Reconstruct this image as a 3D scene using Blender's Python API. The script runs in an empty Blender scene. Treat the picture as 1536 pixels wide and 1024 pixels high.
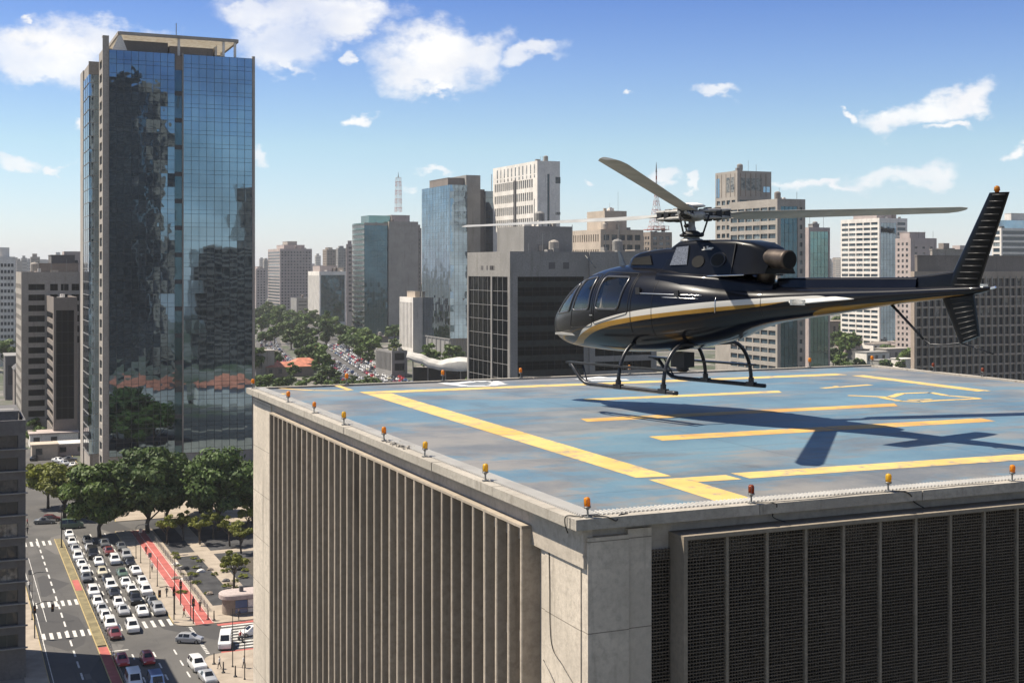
import bpy, math, random
from mathutils import Vector, Matrix
R = random.Random(7)
S = bpy.context.scene
COL = S.collection
# ------------------------------------------------------------------ camera maths (world: X,Y along the street grid, camera at height CH)
F, HX, HY, T, CH = 1950.0, 768.0, 401.0, math.radians(23.5), 55.0
fx, fy = math.sin(T), math.cos(T)
def at(px, py, d):
    u = (px-HX)/F; v = (HY-py)/F
    return Vector((d*(fx+u*fy), d*(fy-u*fx), CH+d*v))
def ground(px, py, z=0.0):
    return at(px, py, (CH-z)*F/(py-HY))
def ang(px): return math.atan((px-HX)/F)+T
def zof(py, d): return CH+(HY-py)/F*d
# ------------------------------------------------------------------ materials
def new_mat(name):
    m = bpy.data.materials.new(name); m.use_nodes = True
    nt = m.node_tree; b = nt.nodes['Principled BSDF']
    return m, nt, b
def N(nt, t, **kw):
    n = nt.nodes.new(t)
    for k, v in kw.items():
        if k.startswith('i_'): n.inputs[k[2:].replace('_', ' ')].default_value = v
        else: setattr(n, k, v)
    return n
def L(nt, a, b): nt.links.new(a, b)
def c4(c): return (c[0], c[1], c[2], 1.0)
def mix(nt, fac, a, b, typ='MIX'):
    n = nt.nodes.new('ShaderNodeMix'); n.data_type = 'RGBA'; n.blend_type = typ
    for s, v in ((n.inputs[0], fac), (n.inputs[6], a), (n.inputs[7], b)):
        if hasattr(v, 'is_linked'): L(nt, v, s)
        elif isinstance(v, (int, float)): s.default_value = v
        else: s.default_value = c4(v)
    return n.outputs[2]
def ramp(nt, src, lo, hi):
    n = N(nt, 'ShaderNodeMapRange'); n.inputs[1].default_value = lo; n.inputs[2].default_value = hi
    n.interpolation_type = 'SMOOTHSTEP'; L(nt, src, n.inputs[0]); return n.outputs[0]
def noise(nt, co, scale, detail=4, rough=.6, sc=(1, 1, 1)):
    if sc != (1, 1, 1):
        mp = N(nt, 'ShaderNodeMapping'); mp.inputs['Scale'].default_value = sc; L(nt, co, mp.inputs[0]); co = mp.outputs[0]
    n = N(nt, 'ShaderNodeTexNoise', i_Scale=scale, i_Detail=detail, i_Roughness=rough); L(nt, co, n.inputs['Vector']); return n.outputs[0]
def objco(nt): return N(nt, 'ShaderNodeTexCoord').outputs['Object']
def worldco(nt): return N(nt, 'ShaderNodeNewGeometry').outputs['Position']
def plain(name, col, rough=.6, metal=0.0, var=.12, scale=1.5, spec=.5, bump=0.0, rnd=0.0, coat=0.0, detail=5):
    m, nt, b = new_mat(name); co = objco(nt)
    f = ramp(nt, noise(nt, co, scale, detail), .3, .7)
    lo = tuple(c*(1-var) for c in col); hi = tuple(min(1, c*(1+var)) for c in col)
    o = mix(nt, f, lo, hi)
    if rnd:
        oi = N(nt, 'ShaderNodeObjectInfo'); mr = N(nt, 'ShaderNodeMapRange'); L(nt, oi.outputs['Random'], mr.inputs[0])
        mr.inputs[3].default_value = 1-rnd; mr.inputs[4].default_value = 1+rnd
        hsv = N(nt, 'ShaderNodeHueSaturation'); L(nt, o, hsv.inputs['Color']); L(nt, mr.outputs[0], hsv.inputs['Value']); o = hsv.outputs[0]
    L(nt, o, b.inputs['Base Color'])
    b.inputs['Roughness'].default_value = rough; b.inputs['Metallic'].default_value = metal
    b.inputs['Specular IOR Level'].default_value = spec; b.inputs['Coat Weight'].default_value = coat
    if bump:
        bp = N(nt, 'ShaderNodeBump', i_Strength=bump, i_Distance=.02); L(nt, noise(nt, co, scale*6, 6), bp.inputs['Height']); L(nt, bp.outputs[0], b.inputs['Normal'])
    return m
def concrete(name, col, streak=.35, scale=1.0, bump=.3, stain=(.09, .075, .06), joints=0.0, rnd=0.0):
    """weathered concrete: broad tone patches, vertical rain streaks, small pits; optional horizontal pour joints"""
    m, nt, b = new_mat(name); co = worldco(nt); col = tuple(c*.86 for c in col)
    base = mix(nt, ramp(nt, noise(nt, co, .5*scale, 5), .3, .7), tuple(c*.84 for c in col), tuple(c*1.12 for c in col))
    base = mix(nt, ramp(nt, noise(nt, co, 9*scale, 6, .7), .35, .75), base, tuple(c*.72 for c in col))
    st = ramp(nt, noise(nt, co, 2.2*scale, 5, .65, (1, 1, .07)), .55, .78)
    mm = N(nt, 'ShaderNodeMath', operation='MULTIPLY'); L(nt, st, mm.inputs[0]); mm.inputs[1].default_value = streak
    base = mix(nt, mm.outputs[0], base, stain)
    if rnd:
        oi = N(nt, 'ShaderNodeObjectInfo'); mr = N(nt, 'ShaderNodeMapRange'); L(nt, oi.outputs['Random'], mr.inputs[0]); mr.inputs[3].default_value = 1-rnd; mr.inputs[4].default_value = 1+rnd
        hsv = N(nt, 'ShaderNodeHueSaturation'); L(nt, base, hsv.inputs['Color']); L(nt, mr.outputs[0], hsv.inputs['Value']); base = hsv.outputs[0]
    if joints:
        sx = N(nt, 'ShaderNodeSeparateXYZ'); L(nt, co, sx.inputs[0])
        w = N(nt, 'ShaderNodeMath', operation='PINGPONG'); L(nt, sx.outputs[2], w.inputs[0]); w.inputs[1].default_value = joints/2
        lt = N(nt, 'ShaderNodeMath', operation='LESS_THAN'); L(nt, w.outputs[0], lt.inputs[0]); lt.inputs[1].default_value = .006*joints
        nn = N(nt, 'ShaderNodeMath', operation='MULTIPLY'); L(nt, lt.outputs[0], nn.inputs[0]); nn.inputs[1].default_value = .65
        base = mix(nt, nn.outputs[0], base, stain)
    L(nt, base, b.inputs['Base Color']); b.inputs['Roughness'].default_value = .85; b.inputs['Specular IOR Level'].default_value = .25
    if bump:
        bp = N(nt, 'ShaderNodeBump', i_Strength=bump, i_Distance=.015); L(nt, noise(nt, co, 22*scale, 7, .7), bp.inputs['Height']); L(nt, bp.outputs[0], b.inputs['Normal'])
    return m
def window_glass(name, dark=(.025, .032, .04), pale=(.30, .28, .25), share=.42, rough=.06, metal=0.0, spec=.5):
    """one pane's tone comes from its object: mostly dark rooms, some with blinds drawn"""
    m, nt, b = new_mat(name); oi = N(nt, 'ShaderNodeObjectInfo')
    f = ramp(nt, oi.outputs['Random'], 1-share-.12, 1.0)
    co = worldco(nt)
    f2 = N(nt, 'ShaderNodeMath', operation='MULTIPLY'); L(nt, f, f2.inputs[0]); L(nt, ramp(nt, noise(nt, co, .8, 3), .35, .6), f2.inputs[1])
    L(nt, mix(nt, f2.outputs[0], dark, pale), b.inputs['Base Color'])
    b.inputs['Roughness'].default_value = rough; b.inputs['Metallic'].default_value = metal; b.inputs['Specular IOR Level'].default_value = spec
    bp = N(nt, 'ShaderNodeBump', i_Strength=.12, i_Distance=.3); L(nt, noise(nt, co, .5, 2), bp.inputs['Height']); L(nt, bp.outputs[0], b.inputs['Normal'])
    return m
def mirror_glass(name, tint, rough=.03, warp=.25, wscale=.12, metal=1.0, var=.2):
    """coated curtain-wall glass: tinted mirror with slightly wavy panes"""
    m, nt, b = new_mat(name); co = worldco(nt)
    o = mix(nt, ramp(nt, noise(nt, co, .06, 3), .3, .7), tuple(c*(1-var) for c in tint), tuple(c*(1+var) for c in tint))
    L(nt, o, b.inputs['Base Color']); b.inputs['Metallic'].default_value = metal; b.inputs['Roughness'].default_value = rough
    bp = N(nt, 'ShaderNodeBump', i_Strength=warp, i_Distance=1.0); L(nt, noise(nt, co, wscale, 2, .5), bp.inputs['Height']); L(nt, bp.outputs[0], b.inputs['Normal'])
    return m
M = {}
M['conc'] = concrete('warm_concrete', (.54, .475, .395), .55, 1.0, .35)  # warm concrete of the core wall and fascia
M['conc_pier'] = concrete('pier_concrete', (.66, .58, .48), .75, 1.2, .35, joints=1.1)
M['conc_fin'] = concrete('fin_concrete', (.47, .40, .32), .85, 1.0, .3, rnd=.16)
M['fin_back'] = plain('dark_gap_backing', (.018, .017, .016), .4, 0, .4, 1.2, .2)  # near-black colour for the shaded gaps between fins
M['coping'] = concrete('coping_concrete', (.46, .42, .36), .75, 1.6, .4)
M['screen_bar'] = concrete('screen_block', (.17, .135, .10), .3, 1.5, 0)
M['screen_back'] = concrete('screen_back', (.014, .012, .010), .3, .8, 0)  # near-black: the shade behind the screens is put into this colour
M['screen_frame'] = concrete('screen_frame', (.30, .255, .20), .4, 1.0, .2)
M['grate'] = plain('galvanised_grate', (.52, .50, .46), .6, .1)
M['grate_pit'] = plain('gutter_dark', (.09, .085, .08), .9)
M['cable'] = plain('black_cable', (.02, .02, .02), .5)
M['steel'] = plain('grey_steel', (.22, .22, .21), .45, .6)
def lamp_glass(name, col):
    m, nt, b = new_mat(name); b.inputs['Base Color'].default_value = c4(col); b.inputs['Roughness'].default_value = .15
    tr = N(nt, 'ShaderNodeBsdfTranslucent'); tr.inputs[0].default_value = c4(col); ms = N(nt, 'ShaderNodeMixShader'); ms.inputs[0].default_value = .5
    L(nt, b.outputs[0], ms.inputs[1]); L(nt, tr.outputs[0], ms.inputs[2]); L(nt, ms.outputs[0], nt.nodes['Material Output'].inputs[0]); return m
M['amber'] = lamp_glass('amber_lens', (.85, .36, .02))
M['yellow_lens'] = lamp_glass('yellow_lens', (.85, .55, .04))
M['beacon'] = lamp_glass('brown_amber_lens', (.55, .24, .03)); M['redlens'] = lamp_glass('dark_red_lens', (.35, .07, .02))
# deck paint -------------------------------------------------------
def deck_mat():
    m, nt, b = new_mat('blue_deck_paint'); co = worldco(nt)
    base = mix(nt, ramp(nt, noise(nt, co, .35, 5), .35, .65), (.070, .140, .200), (.102, .190, .250))
    worn = ramp(nt, noise(nt, co, .26, 11, .70, (.6, 1.6, 1)), .46, .57)
    sx = N(nt, 'ShaderNodeSeparateXYZ'); L(nt, co, sx.inputs[0])
    def edge(out, a, c): return ramp(nt, out, a, c)
    e1 = edge(sx.outputs[0], 9.9, 7.6); e2 = edge(sx.outputs[1], 16.6, 14.6)
    mx = N(nt, 'ShaderNodeMath', operation='MAXIMUM'); L(nt, e1, mx.inputs[0]); L(nt, e2, mx.inputs[1])
    e3 = edge(sx.outputs[0], 23.6, 25.6); e4 = edge(sx.outputs[1], 30.2, 32.0)
    mx2 = N(nt, 'ShaderNodeMath', operation='MAXIMUM'); L(nt, e3, mx2.inputs[0]); L(nt, e4, mx2.inputs[1])
    mx3 = N(nt, 'ShaderNodeMath', operation='MAXIMUM'); L(nt, mx.outputs[0], mx3.inputs[0]); L(nt, mx2.outputs[0], mx3.inputs[1])
    w2 = N(nt, 'ShaderNodeMath', operation='MULTIPLY'); L(nt, mx3.outputs[0], w2.inputs[0]); L(nt, ramp(nt, noise(nt, co, .5, 10, .7), .42, .57), w2.inputs[1])
    w3 = N(nt, 'ShaderNodeMath', operation='MULTIPLY_ADD'); L(nt, worn, w3.inputs[0]); w3.inputs[1].default_value = .8; L(nt, w2.outputs[0], w3.inputs[2]); w3.use_clamp = True
    grey = mix(nt, ramp(nt, noise(nt, co, .7, 5), .35, .65), (.105, .115, .125), (.20, .19, .175))
    base = mix(nt, w3.outputs[0], base, grey)
    # tyre-dark smears and pale scratches of weathering
    sm = ramp(nt, noise(nt, co, .8, 6, .7, (1, .35, 1)), .60, .75)
    s2 = N(nt, 'ShaderNodeMath', operation='MULTIPLY'); L(nt, sm, s2.inputs[0]); s2.inputs[1].default_value = .4
    base = mix(nt, s2.outputs[0], base, (.045, .05, .062))
    scr = ramp(nt, noise(nt, co, 5, 7, .75, (.22, 2.4, 1)), .63, .72); sc2 = N(nt, 'ShaderNodeMath', operation='MULTIPLY'); L(nt, scr, sc2.inputs[0]); sc2.inputs[1].default_value = .35
    base = mix(nt, sc2.outputs[0], base, (.30, .29, .27))
    scd = ramp(nt, noise(nt, co, 6, 7, .75, (1.8, .3, 1)), .66, .74); sd2 = N(nt, 'ShaderNodeMath', operation='MULTIPLY'); L(nt, scd, sd2.inputs[0]); sd2.inputs[1].default_value = .5
    base = mix(nt, sd2.outputs[0], base, (.03, .033, .04))
    fine = ramp(nt, noise(nt, co, 14, 6, .75), .35, .75)
    f2 = N(nt, 'ShaderNodeMath', operation='MULTIPLY'); L(nt, fine, f2.inputs[0]); f2.inputs[1].default_value = .16
    base = mix(nt, f2.outputs[0], base, (.26, .26, .26))
    br = N(nt, 'ShaderNodeTexBrick'); br.offset = 0; br.inputs['Scale'].default_value = 1; br.inputs['Mortar Size'].default_value = .011
    br.inputs['Brick Width'].default_value = 3.1; br.inputs['Row Height'].default_value = 3.1; L(nt, co, br.inputs['Vector'])
    br.inputs['Color1'].default_value = br.inputs['Color2'].default_value = (1, 1, 1, 1); br.inputs['Mortar'].default_value = (.58, .58, .58, 1)
    base = mix(nt, 1.0, base, br.outputs[0], 'MULTIPLY')
    L(nt, base, b.inputs['Base Color'])
    L(nt, ramp(nt, noise(nt, co, .6, 5), .2, .9), b.inputs['Roughness'])
    mr = N(nt, 'ShaderNodeMapRange'); L(nt, noise(nt, co, .6, 5), mr.inputs[0]); mr.inputs[3].default_value = .38; mr.inputs[4].default_value = .72; L(nt, mr.outputs[0], b.inputs['Roughness'])
    b.inputs['Specular IOR Level'].default_value = .5
    bp = N(nt, 'ShaderNodeBump', i_Strength=.25, i_Distance=.01); L(nt, noise(nt, co, 30, 6, .7), bp.inputs['Height']); L(nt, bp.outputs[0], b.inputs['Normal'])
    return m
M['deck'] = deck_mat()
def paint(name, a, bcol, wear=(.35, .33, .30), amt=.55):
    m, nt, b = new_mat(name); co = worldco(nt)
    o = mix(nt, ramp(nt, noise(nt, co, .9, 4), .4, .62), a, bcol)
    w = ramp(nt, noise(nt, co, 3.2, 9, .75), .50, .66); w2 = N(nt, 'ShaderNodeMath', operation='MULTIPLY'); L(nt, w, w2.inputs[0]); w2.inputs[1].default_value = amt
    L(nt, mix(nt, w2.outputs[0], o, wear), b.inputs['Base Color']); b.inputs['Roughness'].default_value = .6; b.inputs['Specular IOR Level'].default_value = .3
    return m
M['yellow'] = paint('worn_yellow_paint', (.62, .43, .15), (.56, .37, .12), (.20, .20, .20), .85)
M['orange'] = paint('worn_orange_paint', (.50, .27, .07), (.58, .36, .10), (.20, .19, .18), .75)
M['whitep'] = paint('worn_white_paint', (.62, .62, .60), (.55, .55, .54), (.12, .17, .22))
# helicopter --------------------------------------------------------
M['black_paint'] = plain('gloss_black_paint', (.004, .0045, .007), .3, 0, .3, 2, .08, coat=.4)
M['dark_panel'] = plain('dark_cowling', (.0035, .004, .0055), .32, 0, .3, 2, .15, coat=.12)
M['matt_black'] = plain('matt_black', (.012, .012, .013), .55)
M['hole'] = plain('dark_opening', (.002, .002, .002), .9)
def canopy_glass():
    m, nt, b = new_mat('tinted_canopy_glass'); t = N(nt, 'ShaderNodeBsdfTransparent'); t.inputs[0].default_value = (.74, .76, .76, 1); g = N(nt, 'ShaderNodeBsdfGlossy'); g.inputs['Roughness'].default_value = .03; g.inputs[0].default_value = (.85, .82, .76, 1)
    lw = N(nt, 'ShaderNodeLayerWeight'); pw_ = N(nt, 'ShaderNodeMath', operation='POWER'); L(nt, lw.outputs['Facing'], pw_.inputs[0]); pw_.inputs[1].default_value = 4; fr = N(nt, 'ShaderNodeMath', operation='MULTIPLY_ADD'); L(nt, pw_.outputs[0], fr.inputs[0]); fr.inputs[1].default_value = .8; fr.inputs[2].default_value = .08; ms = N(nt, 'ShaderNodeMixShader'); L(nt, fr.outputs[0], ms.inputs[0]); L(nt, t.outputs[0], ms.inputs[1]); L(nt, g.outputs[0], ms.inputs[2]); L(nt, ms.outputs[0], nt.nodes['Material Output'].inputs[0]); return m
M['heliglass'] = canopy_glass(); M['chinglass'] = plain('chin_glass', (.012, .014, .018), .08, 0, .3, 1.2, .5)
M['seat'] = plain('seat_leather', (.30, .25, .20), .6); M['cabin'] = plain('cabin_lining', (.30, .29, .27), .7)
M['rotor_paint'] = plain('rotor_grey_paint', (.33, .325, .30), .45, 0, .15, 3)
M['rotor_metal'] = plain('rotor_metal', (.36, .345, .32), .45, .3, .3, 8)
M['hubwhite'] = plain('white_hub_cap', (.72, .70, .66), .4)
M['skid'] = plain('skid_metal', (.035, .036, .04), .35, .5, .3, 6)
M['exhaust'] = plain('burnt_exhaust', (.07, .055, .045), .5, .7, .4, 6)
M['chrome'] = plain('bright_trim', (.55, .55, .55), .2, 1.0)
M['ventgrille'] = plain('vent_grille', (.22, .22, .215), .35, .7, .5, 60)
M['seam'] = plain('rubber_seam', (.003, .003, .003), .6)
M['trim'] = plain('window_trim', (.10, .10, .105), .3, .6)
# city ---------------------------------------------------------------
M['glass_dark'] = window_glass('dark_window_glass')
M['glass_blue'] = window_glass('blue_window_glass', (.03, .055, .075), (.22, .26, .27), .36, .05)
M['glass_black'] = window_glass('black_window_glass', (.004, .005, .006), (.02, .024, .024), .2, .1, spec=.1)
M['blind_dark'] = plain('dark_blinds', (.010, .014, .014), .4, 0, .5, .8, .3)
M['mirror'] = mirror_glass('tower_mirror_glass', (.19, .27, .34), .02, .022, .12)
M['mirror_wavy'] = mirror_glass('tower_wavy_glass', (.15, .22, .29), .02, .045, .16)
M['mirror_blue'] = mirror_glass('blue_mirror_glass', (.24, .33, .42), .05, .06, .15)
M['mirror_dark'] = mirror_glass('dark_mirror_glass', (.055, .10, .13), .06, .06, .15)
M['mirror_green'] = mirror_glass('green_mirror_glass', (.13, .21, .21), .06, .06, .15)
M['mullion'] = plain('dark_mullion', (.05, .055, .06), .5, .3)
M['mullion_pale'] = plain('pale_mullion', (.32, .31, .30), .5, .3)
M['white'] = concrete('white_render', (.86, .81, .74), .55, .3, 0)
M['canopy'] = concrete('canopy_render', (.58, .56, .52), .5, .4, 0)
M['grid'] = concrete('warm_grid_concrete', (.45, .37, .30), .5, .3, 0)
M['cream'] = concrete('cream_render', (.56, .47, .38), .55, .3, 0)
M['beige'] = concrete('beige_concrete', (.42, .38, .335), .55, .3, 0)
M['grey'] = concrete('grey_concrete', (.31, .30, .285), .55, .3, 0)
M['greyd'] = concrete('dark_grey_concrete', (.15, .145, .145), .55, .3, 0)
M['pink'] = concrete('pinkish_render', (.50, .42, .39), .55, .3, 0)
M['brown'] = concrete('brown_concrete', (.30, .245, .20), .55, .3, 0)
M['taupe'] = concrete('taupe_concrete', (.26, .225, .20), .55, .3, 0)
M['tilered'] = plain('terracotta_tiles', (.42, .15, .09), .8, 0, .3, .6)
M['redwhite_r'] = plain('mast_red', (.36, .09, .06), .5); M['redwhite_w'] = plain('mast_white', (.5, .48, .47), .5)
def lit_slab_mat():
    m, nt, b = new_mat('translucent_roof_slab'); co = worldco(nt); o = mix(nt, ramp(nt, noise(nt, co, .7, 5), .35, .7), (.75, .72, .66), (.6, .54, .45))
    L(nt, o, b.inputs['Base Color']); tr = N(nt, 'ShaderNodeBsdfTranslucent'); L(nt, o, tr.inputs[0]); ms = N(nt, 'ShaderNodeMixShader'); ms.inputs[0].default_value = .55
    L(nt, b.outputs[0], ms.inputs[1]); L(nt, tr.outputs[0], ms.inputs[2]); L(nt, ms.outputs[0], nt.nodes['Material Output'].inputs[0]); return m
M['lit_slab'] = lit_slab_mat()
def asphalt_mat():
    m, nt, b = new_mat('asphalt'); co = worldco(nt)
    o = mix(nt, ramp(nt, noise(nt, co, .08, 5), .35, .65), (.072, .069, .066), (.105, .10, .094))
    v = N(nt, 'ShaderNodeTexVoronoi', i_Scale=.11); mp = N(nt, 'ShaderNodeMapping'); mp.inputs['Scale'].default_value = (1.6, .5, 1); L(nt, co, mp.inputs[0]); L(nt, mp.outputs[0], v.inputs['Vector']); sp = N(nt, 'ShaderNodeSeparateColor'); L(nt, v.outputs['Color'], sp.inputs[0])
    o = mix(nt, ramp(nt, sp.outputs[0], .82, .84), o, (.060, .058, .057)); o = mix(nt, ramp(nt, sp.outputs[1], .88, .9), o, (.125, .118, .11))
    st = ramp(nt, noise(nt, co, .9, 6, .7, (1, .08, 1)), .56, .72); s2 = N(nt, 'ShaderNodeMath', operation='MULTIPLY'); L(nt, st, s2.inputs[0]); s2.inputs[1].default_value = .6
    o = mix(nt, s2.outputs[0], o, (.045, .043, .042)); o = mix(nt, ramp(nt, noise(nt, co, 1.7, 6, .7), .66, .74), o, (.035, .034, .034))
    L(nt, o, b.inputs['Base Color']); b.inputs['Roughness'].default_value = .85; b.inputs['Specular IOR Level'].default_value = .25; return m
M['asphalt'] = asphalt_mat()
M['asphalt2'] = plain('dark_asphalt', (.05, .05, .052), .9, 0, .3, .3, .2)
M['pave'] = plain('tan_paving', (.32, .27, .215), .85, 0, .15, .4, .2)
M['bike'] = plain('red_bike_lane', (.37, .105, .09), .8, 0, .15, .5, .2)
M['kerby'] = plain('yellow_kerb', (.42, .32, .14), .8)
M['medgrass'] = plain('median_paving', (.17, .14, .07), .85, 0, .3, .5)
M['roadwhite'] = paint('road_white', (.62, .60, .56), (.52, .50, .46), (.12, .115, .11), .95)
def ground_mat():
    m, nt, b = new_mat('city_ground'); co = worldco(nt)
    v = N(nt, 'ShaderNodeTexVoronoi', i_Scale=.06); L(nt, co, v.inputs['Vector'])
    o = mix(nt, ramp(nt, noise(nt, co, .02, 8, .7), .40, .58), (.135, .125, .112), (.045, .062, .026))
    o = mix(nt, ramp(nt, noise(nt, co, .25, 6, .7), .45, .75), o, (.09, .085, .075))
    sep = N(nt, 'ShaderNodeSeparateColor'); L(nt, v.outputs['Color'], sep.inputs[0])
    o = mix(nt, ramp(nt, sep.outputs[0], .8, .82), o, (.19, .172, .15))
    L(nt, o, b.inputs['Base Color']); b.inputs['Roughness'].default_value = .95; return m
M['ground'] = ground_mat()
def leaf_mat(name, a, bcol, rnd=.25):
    m, nt, b = new_mat(name); co = objco(nt)
    o = mix(nt, ramp(nt, noise(nt, co, .35, 3), .35, .65), a, bcol)
    o = mix(nt, ramp(nt, noise(nt, co, 2.5, 2), .4, .7), o, tuple(c*1.5 for c in bcol))
    oi = N(nt, 'ShaderNodeObjectInfo'); mr = N(nt, 'ShaderNodeMapRange'); L(nt, oi.outputs['Random'], mr.inputs[0]); mr.inputs[3].default_value = 1-rnd; mr.inputs[4].default_value = 1+rnd
    hsv = N(nt, 'ShaderNodeHueSaturation'); L(nt, o, hsv.inputs['Color']); L(nt, mr.outputs[0], hsv.inputs['Value'])
    L(nt, hsv.outputs[0], b.inputs['Base Color']); b.inputs['Roughness'].default_value = .6; b.inputs['Specular IOR Level'].default_value = .3
    tr = N(nt, 'ShaderNodeBsdfTranslucent'); L(nt, hsv.outputs[0], tr.inputs[0]); ms = N(nt, 'ShaderNodeMixShader'); ms.inputs[0].default_value = .2
    L(nt, b.outputs[0], ms.inputs[1]); L(nt, tr.outputs[0], ms.inputs[2]); L(nt, ms.outputs[0], nt.nodes['Material Output'].inputs[0]); return m
M['leaf'] = leaf_mat('leaf_green', (.035, .065, .014), (.085, .13, .025))
M['leaf_dark'] = leaf_mat('leaf_dark_green', (.026, .048, .015), (.062, .098, .024))
M['leaf_yellow'] = leaf_mat('leaf_yellow_green', (.085, .10, .014), (.16, .17, .022))
M['soil'] = plain('planting_soil', (.06, .05, .035), .95, 0, .4, 1.5)
M['bark'] = plain('bark', (.07, .055, .042), .9, 0, .3, 2)
# ------------------------------------------------------------------ mesh builder
class MB:
    def __init__(s): s.v = []; s.f = []; s.m = []
    def quad(s, a, b, c, d, m=0):
        n = len(s.v); s.v += [tuple(a), tuple(b), tuple(c), tuple(d)]; s.f.append((n, n+1, n+2, n+3)); s.m.append(m)
    def poly(s, pts, m=0):
        n = len(s.v); s.v += [tuple(p) for p in pts]; s.f.append(tuple(range(n, n+len(pts)))); s.m.append(m)
    def box(s, x0, x1, y0, y1, z0, z1, m=0):
        n = len(s.v)
        s.v += [(x0, y0, z0), (x1, y0, z0), (x1, y1, z0), (x0, y1, z0), (x0, y0, z1), (x1, y0, z1), (x1, y1, z1), (x0, y1, z1)]
        for q in ((0, 3, 2, 1), (4, 5, 6, 7), (0, 1, 5, 4), (1, 2, 6, 5), (2, 3, 7, 6), (3, 0, 4, 7)): s.f.append(tuple(n+i for i in q)); s.m.append(m)
    def loft(s, rings, m=0, caps=True, closed=True):
        n = len(s.v); k = len(rings[0])
        for r in rings: s.v += [tuple(p) for p in r]
        for i in range(len(rings)-1):
            for j in range(k if closed else k-1):
                a = n+i*k+j; b = n+i*k+(j+1) % k
                s.f.append((a, b, b+k, a+k)); s.m.append(m)
        if caps:
            s.f.append(tuple(n+j for j in reversed(range(k)))); s.m.append(m)
            s.f.append(tuple(n+(len(rings)-1)*k+j for j in range(k))); s.m.append(m)
    def tube(s, pts, r, n=8, m=0):
        pts = [Vector(p) for p in pts]; rs = r if isinstance(r, (list, tuple)) else [r]*len(pts); rings = []
        up = Vector((0, 0, 1)); pu = None
        for i, p in enumerate(pts):
            t = (pts[min(i+1, len(pts)-1)]-pts[max(i-1, 0)]).normalized()
            if pu is None:
                a = t.cross(up); a = t.cross(Vector((1, 0, 0))) if a.length < .1 else a
            else: a = pu-t*pu.dot(t)
            a.normalize(); pu = a; b = t.cross(a)
            rings.append([p+(a*math.cos(q)+b*math.sin(q))*rs[i] for q in [2*math.pi*j/n for j in range(n)]])
        s.loft(rings, m)
    def lathe(s, prof, c=(0, 0, 0), n=16, m=0):
        s.loft([[(c[0]+r*math.cos(2*math.pi*j/n), c[1]+r*math.sin(2*math.pi*j/n), c[2]+z) for j in range(n)] for r, z in prof], m)
    def mesh(s, name, mats, smooth=False):
        me = bpy.data.meshes.new(name); me.from_pydata(s.v, [], s.f)
        for mm in (mats if isinstance(mats, (list, tuple)) else [mats]): me.materials.append(mm)
        me.polygons.foreach_set('material_index', s.m)
        if smooth: me.polygons.foreach_set('use_smooth', [True]*len(s.f))
        me.update(); return me
    def build(s, name, mats, parent=None, smooth=False, loc=None, rz=0, auto=None):
        me = s.mesh(name, mats, smooth)
        if auto: me.set_sharp_from_angle(angle=math.radians(auto))
        o = bpy.data.objects.new(name, me); COL.objects.link(o)
        if parent: o.parent = parent
        if loc is not None: o.location = loc
        if rz: o.rotation_euler[2] = rz
        return o
def tag(o, label, cat, group=None):
    o['label'] = label; o['category'] = cat
    if group: o['group'] = group
    return o
def struct(o): o['kind'] = 'structure'; return o
def root(name, label, cat, loc=(0, 0, 0), rz=0, group=None):
    o = bpy.data.objects.new(name, None); COL.objects.link(o); o.location = loc; o.rotation_euler[2] = rz; o.empty_display_size = .5
    return tag(o, label, cat, group)
def inst(me, name, parent, loc, rz=0, sc=None):
    o = bpy.data.objects.new(name, me); COL.objects.link(o)
    if parent: o.parent = parent
    o.location = loc; o.rotation_euler[2] = rz
    if sc: o.scale = sc
    return o
def copy_tree(o, parent=None):
    c = o.copy(); COL.objects.link(c); c.parent = parent
    for ch in list(o.children): copy_tree(ch, c)
    return c
# ------------------------------------------------------------------ camera, sky, sun, air
cd = bpy.data.cameras.new('camera'); cam = bpy.data.objects.new('camera', cd); COL.objects.link(cam); S.camera = cam
cam.location = (0, 0, CH); cam.rotation_euler = (math.pi/2, 0, -T)
cd.sensor_width = 36; cd.lens = 36*F/1536; cd.shift_y = -(512-HY)/1536; cd.clip_end = 40000; cd.clip_start = .2
S.view_settings.view_transform = 'Standard'; S.view_settings.look = 'None'; S.view_settings.exposure = .78; S.view_settings.gamma = 1
SUN_EL = math.radians(57); sx_, sy_ = -.82, .57       # towards the sun: from the avenue side, a little beyond
sl = math.hypot(sx_, sy_); sx_ /= sl; sy_ /= sl
sdir = Vector((sx_*math.cos(SUN_EL), sy_*math.cos(SUN_EL), math.sin(SUN_EL)))
sd = bpy.data.lights.new('sun', 'SUN'); sd.energy = 5.0; sd.angle = math.radians(.5); sd.color = (1, .91, .77)
so = bpy.data.objects.new('sun', sd); COL.objects.link(so); so.rotation_euler = (-sdir).to_track_quat('-Z', 'Y').to_euler(); so.location = (0, 0, 200)
w = bpy.data.worlds.new('World'); S.world = w; w.use_nodes = True; nt = w.node_tree
for n in list(nt.nodes): nt.nodes.remove(n)
sky = N(nt, 'ShaderNodeTexSky', sky_type='NISHITA', sun_disc=False, sun_elevation=SUN_EL, sun_rotation=math.atan2(sx_, sy_), altitude=800, air_density=1.0, dust_density=.6, ozone_density=2.2)
bg1 = N(nt, 'ShaderNodeBackground', i_Strength=.0755)
tc = N(nt, 'ShaderNodeTexCoord'); sep = N(nt, 'ShaderNodeSeparateXYZ'); L(nt, tc.outputs['Generated'], sep.inputs[0])
az = N(nt, 'ShaderNodeMath', operation='ARCTAN2'); L(nt, sep.outputs[0], az.inputs[0]); L(nt, sep.outputs[1], az.inputs[1])
el = N(nt, 'ShaderNodeMath', operation='ARCSINE'); L(nt, sep.outputs[2], el.inputs[0])
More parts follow.
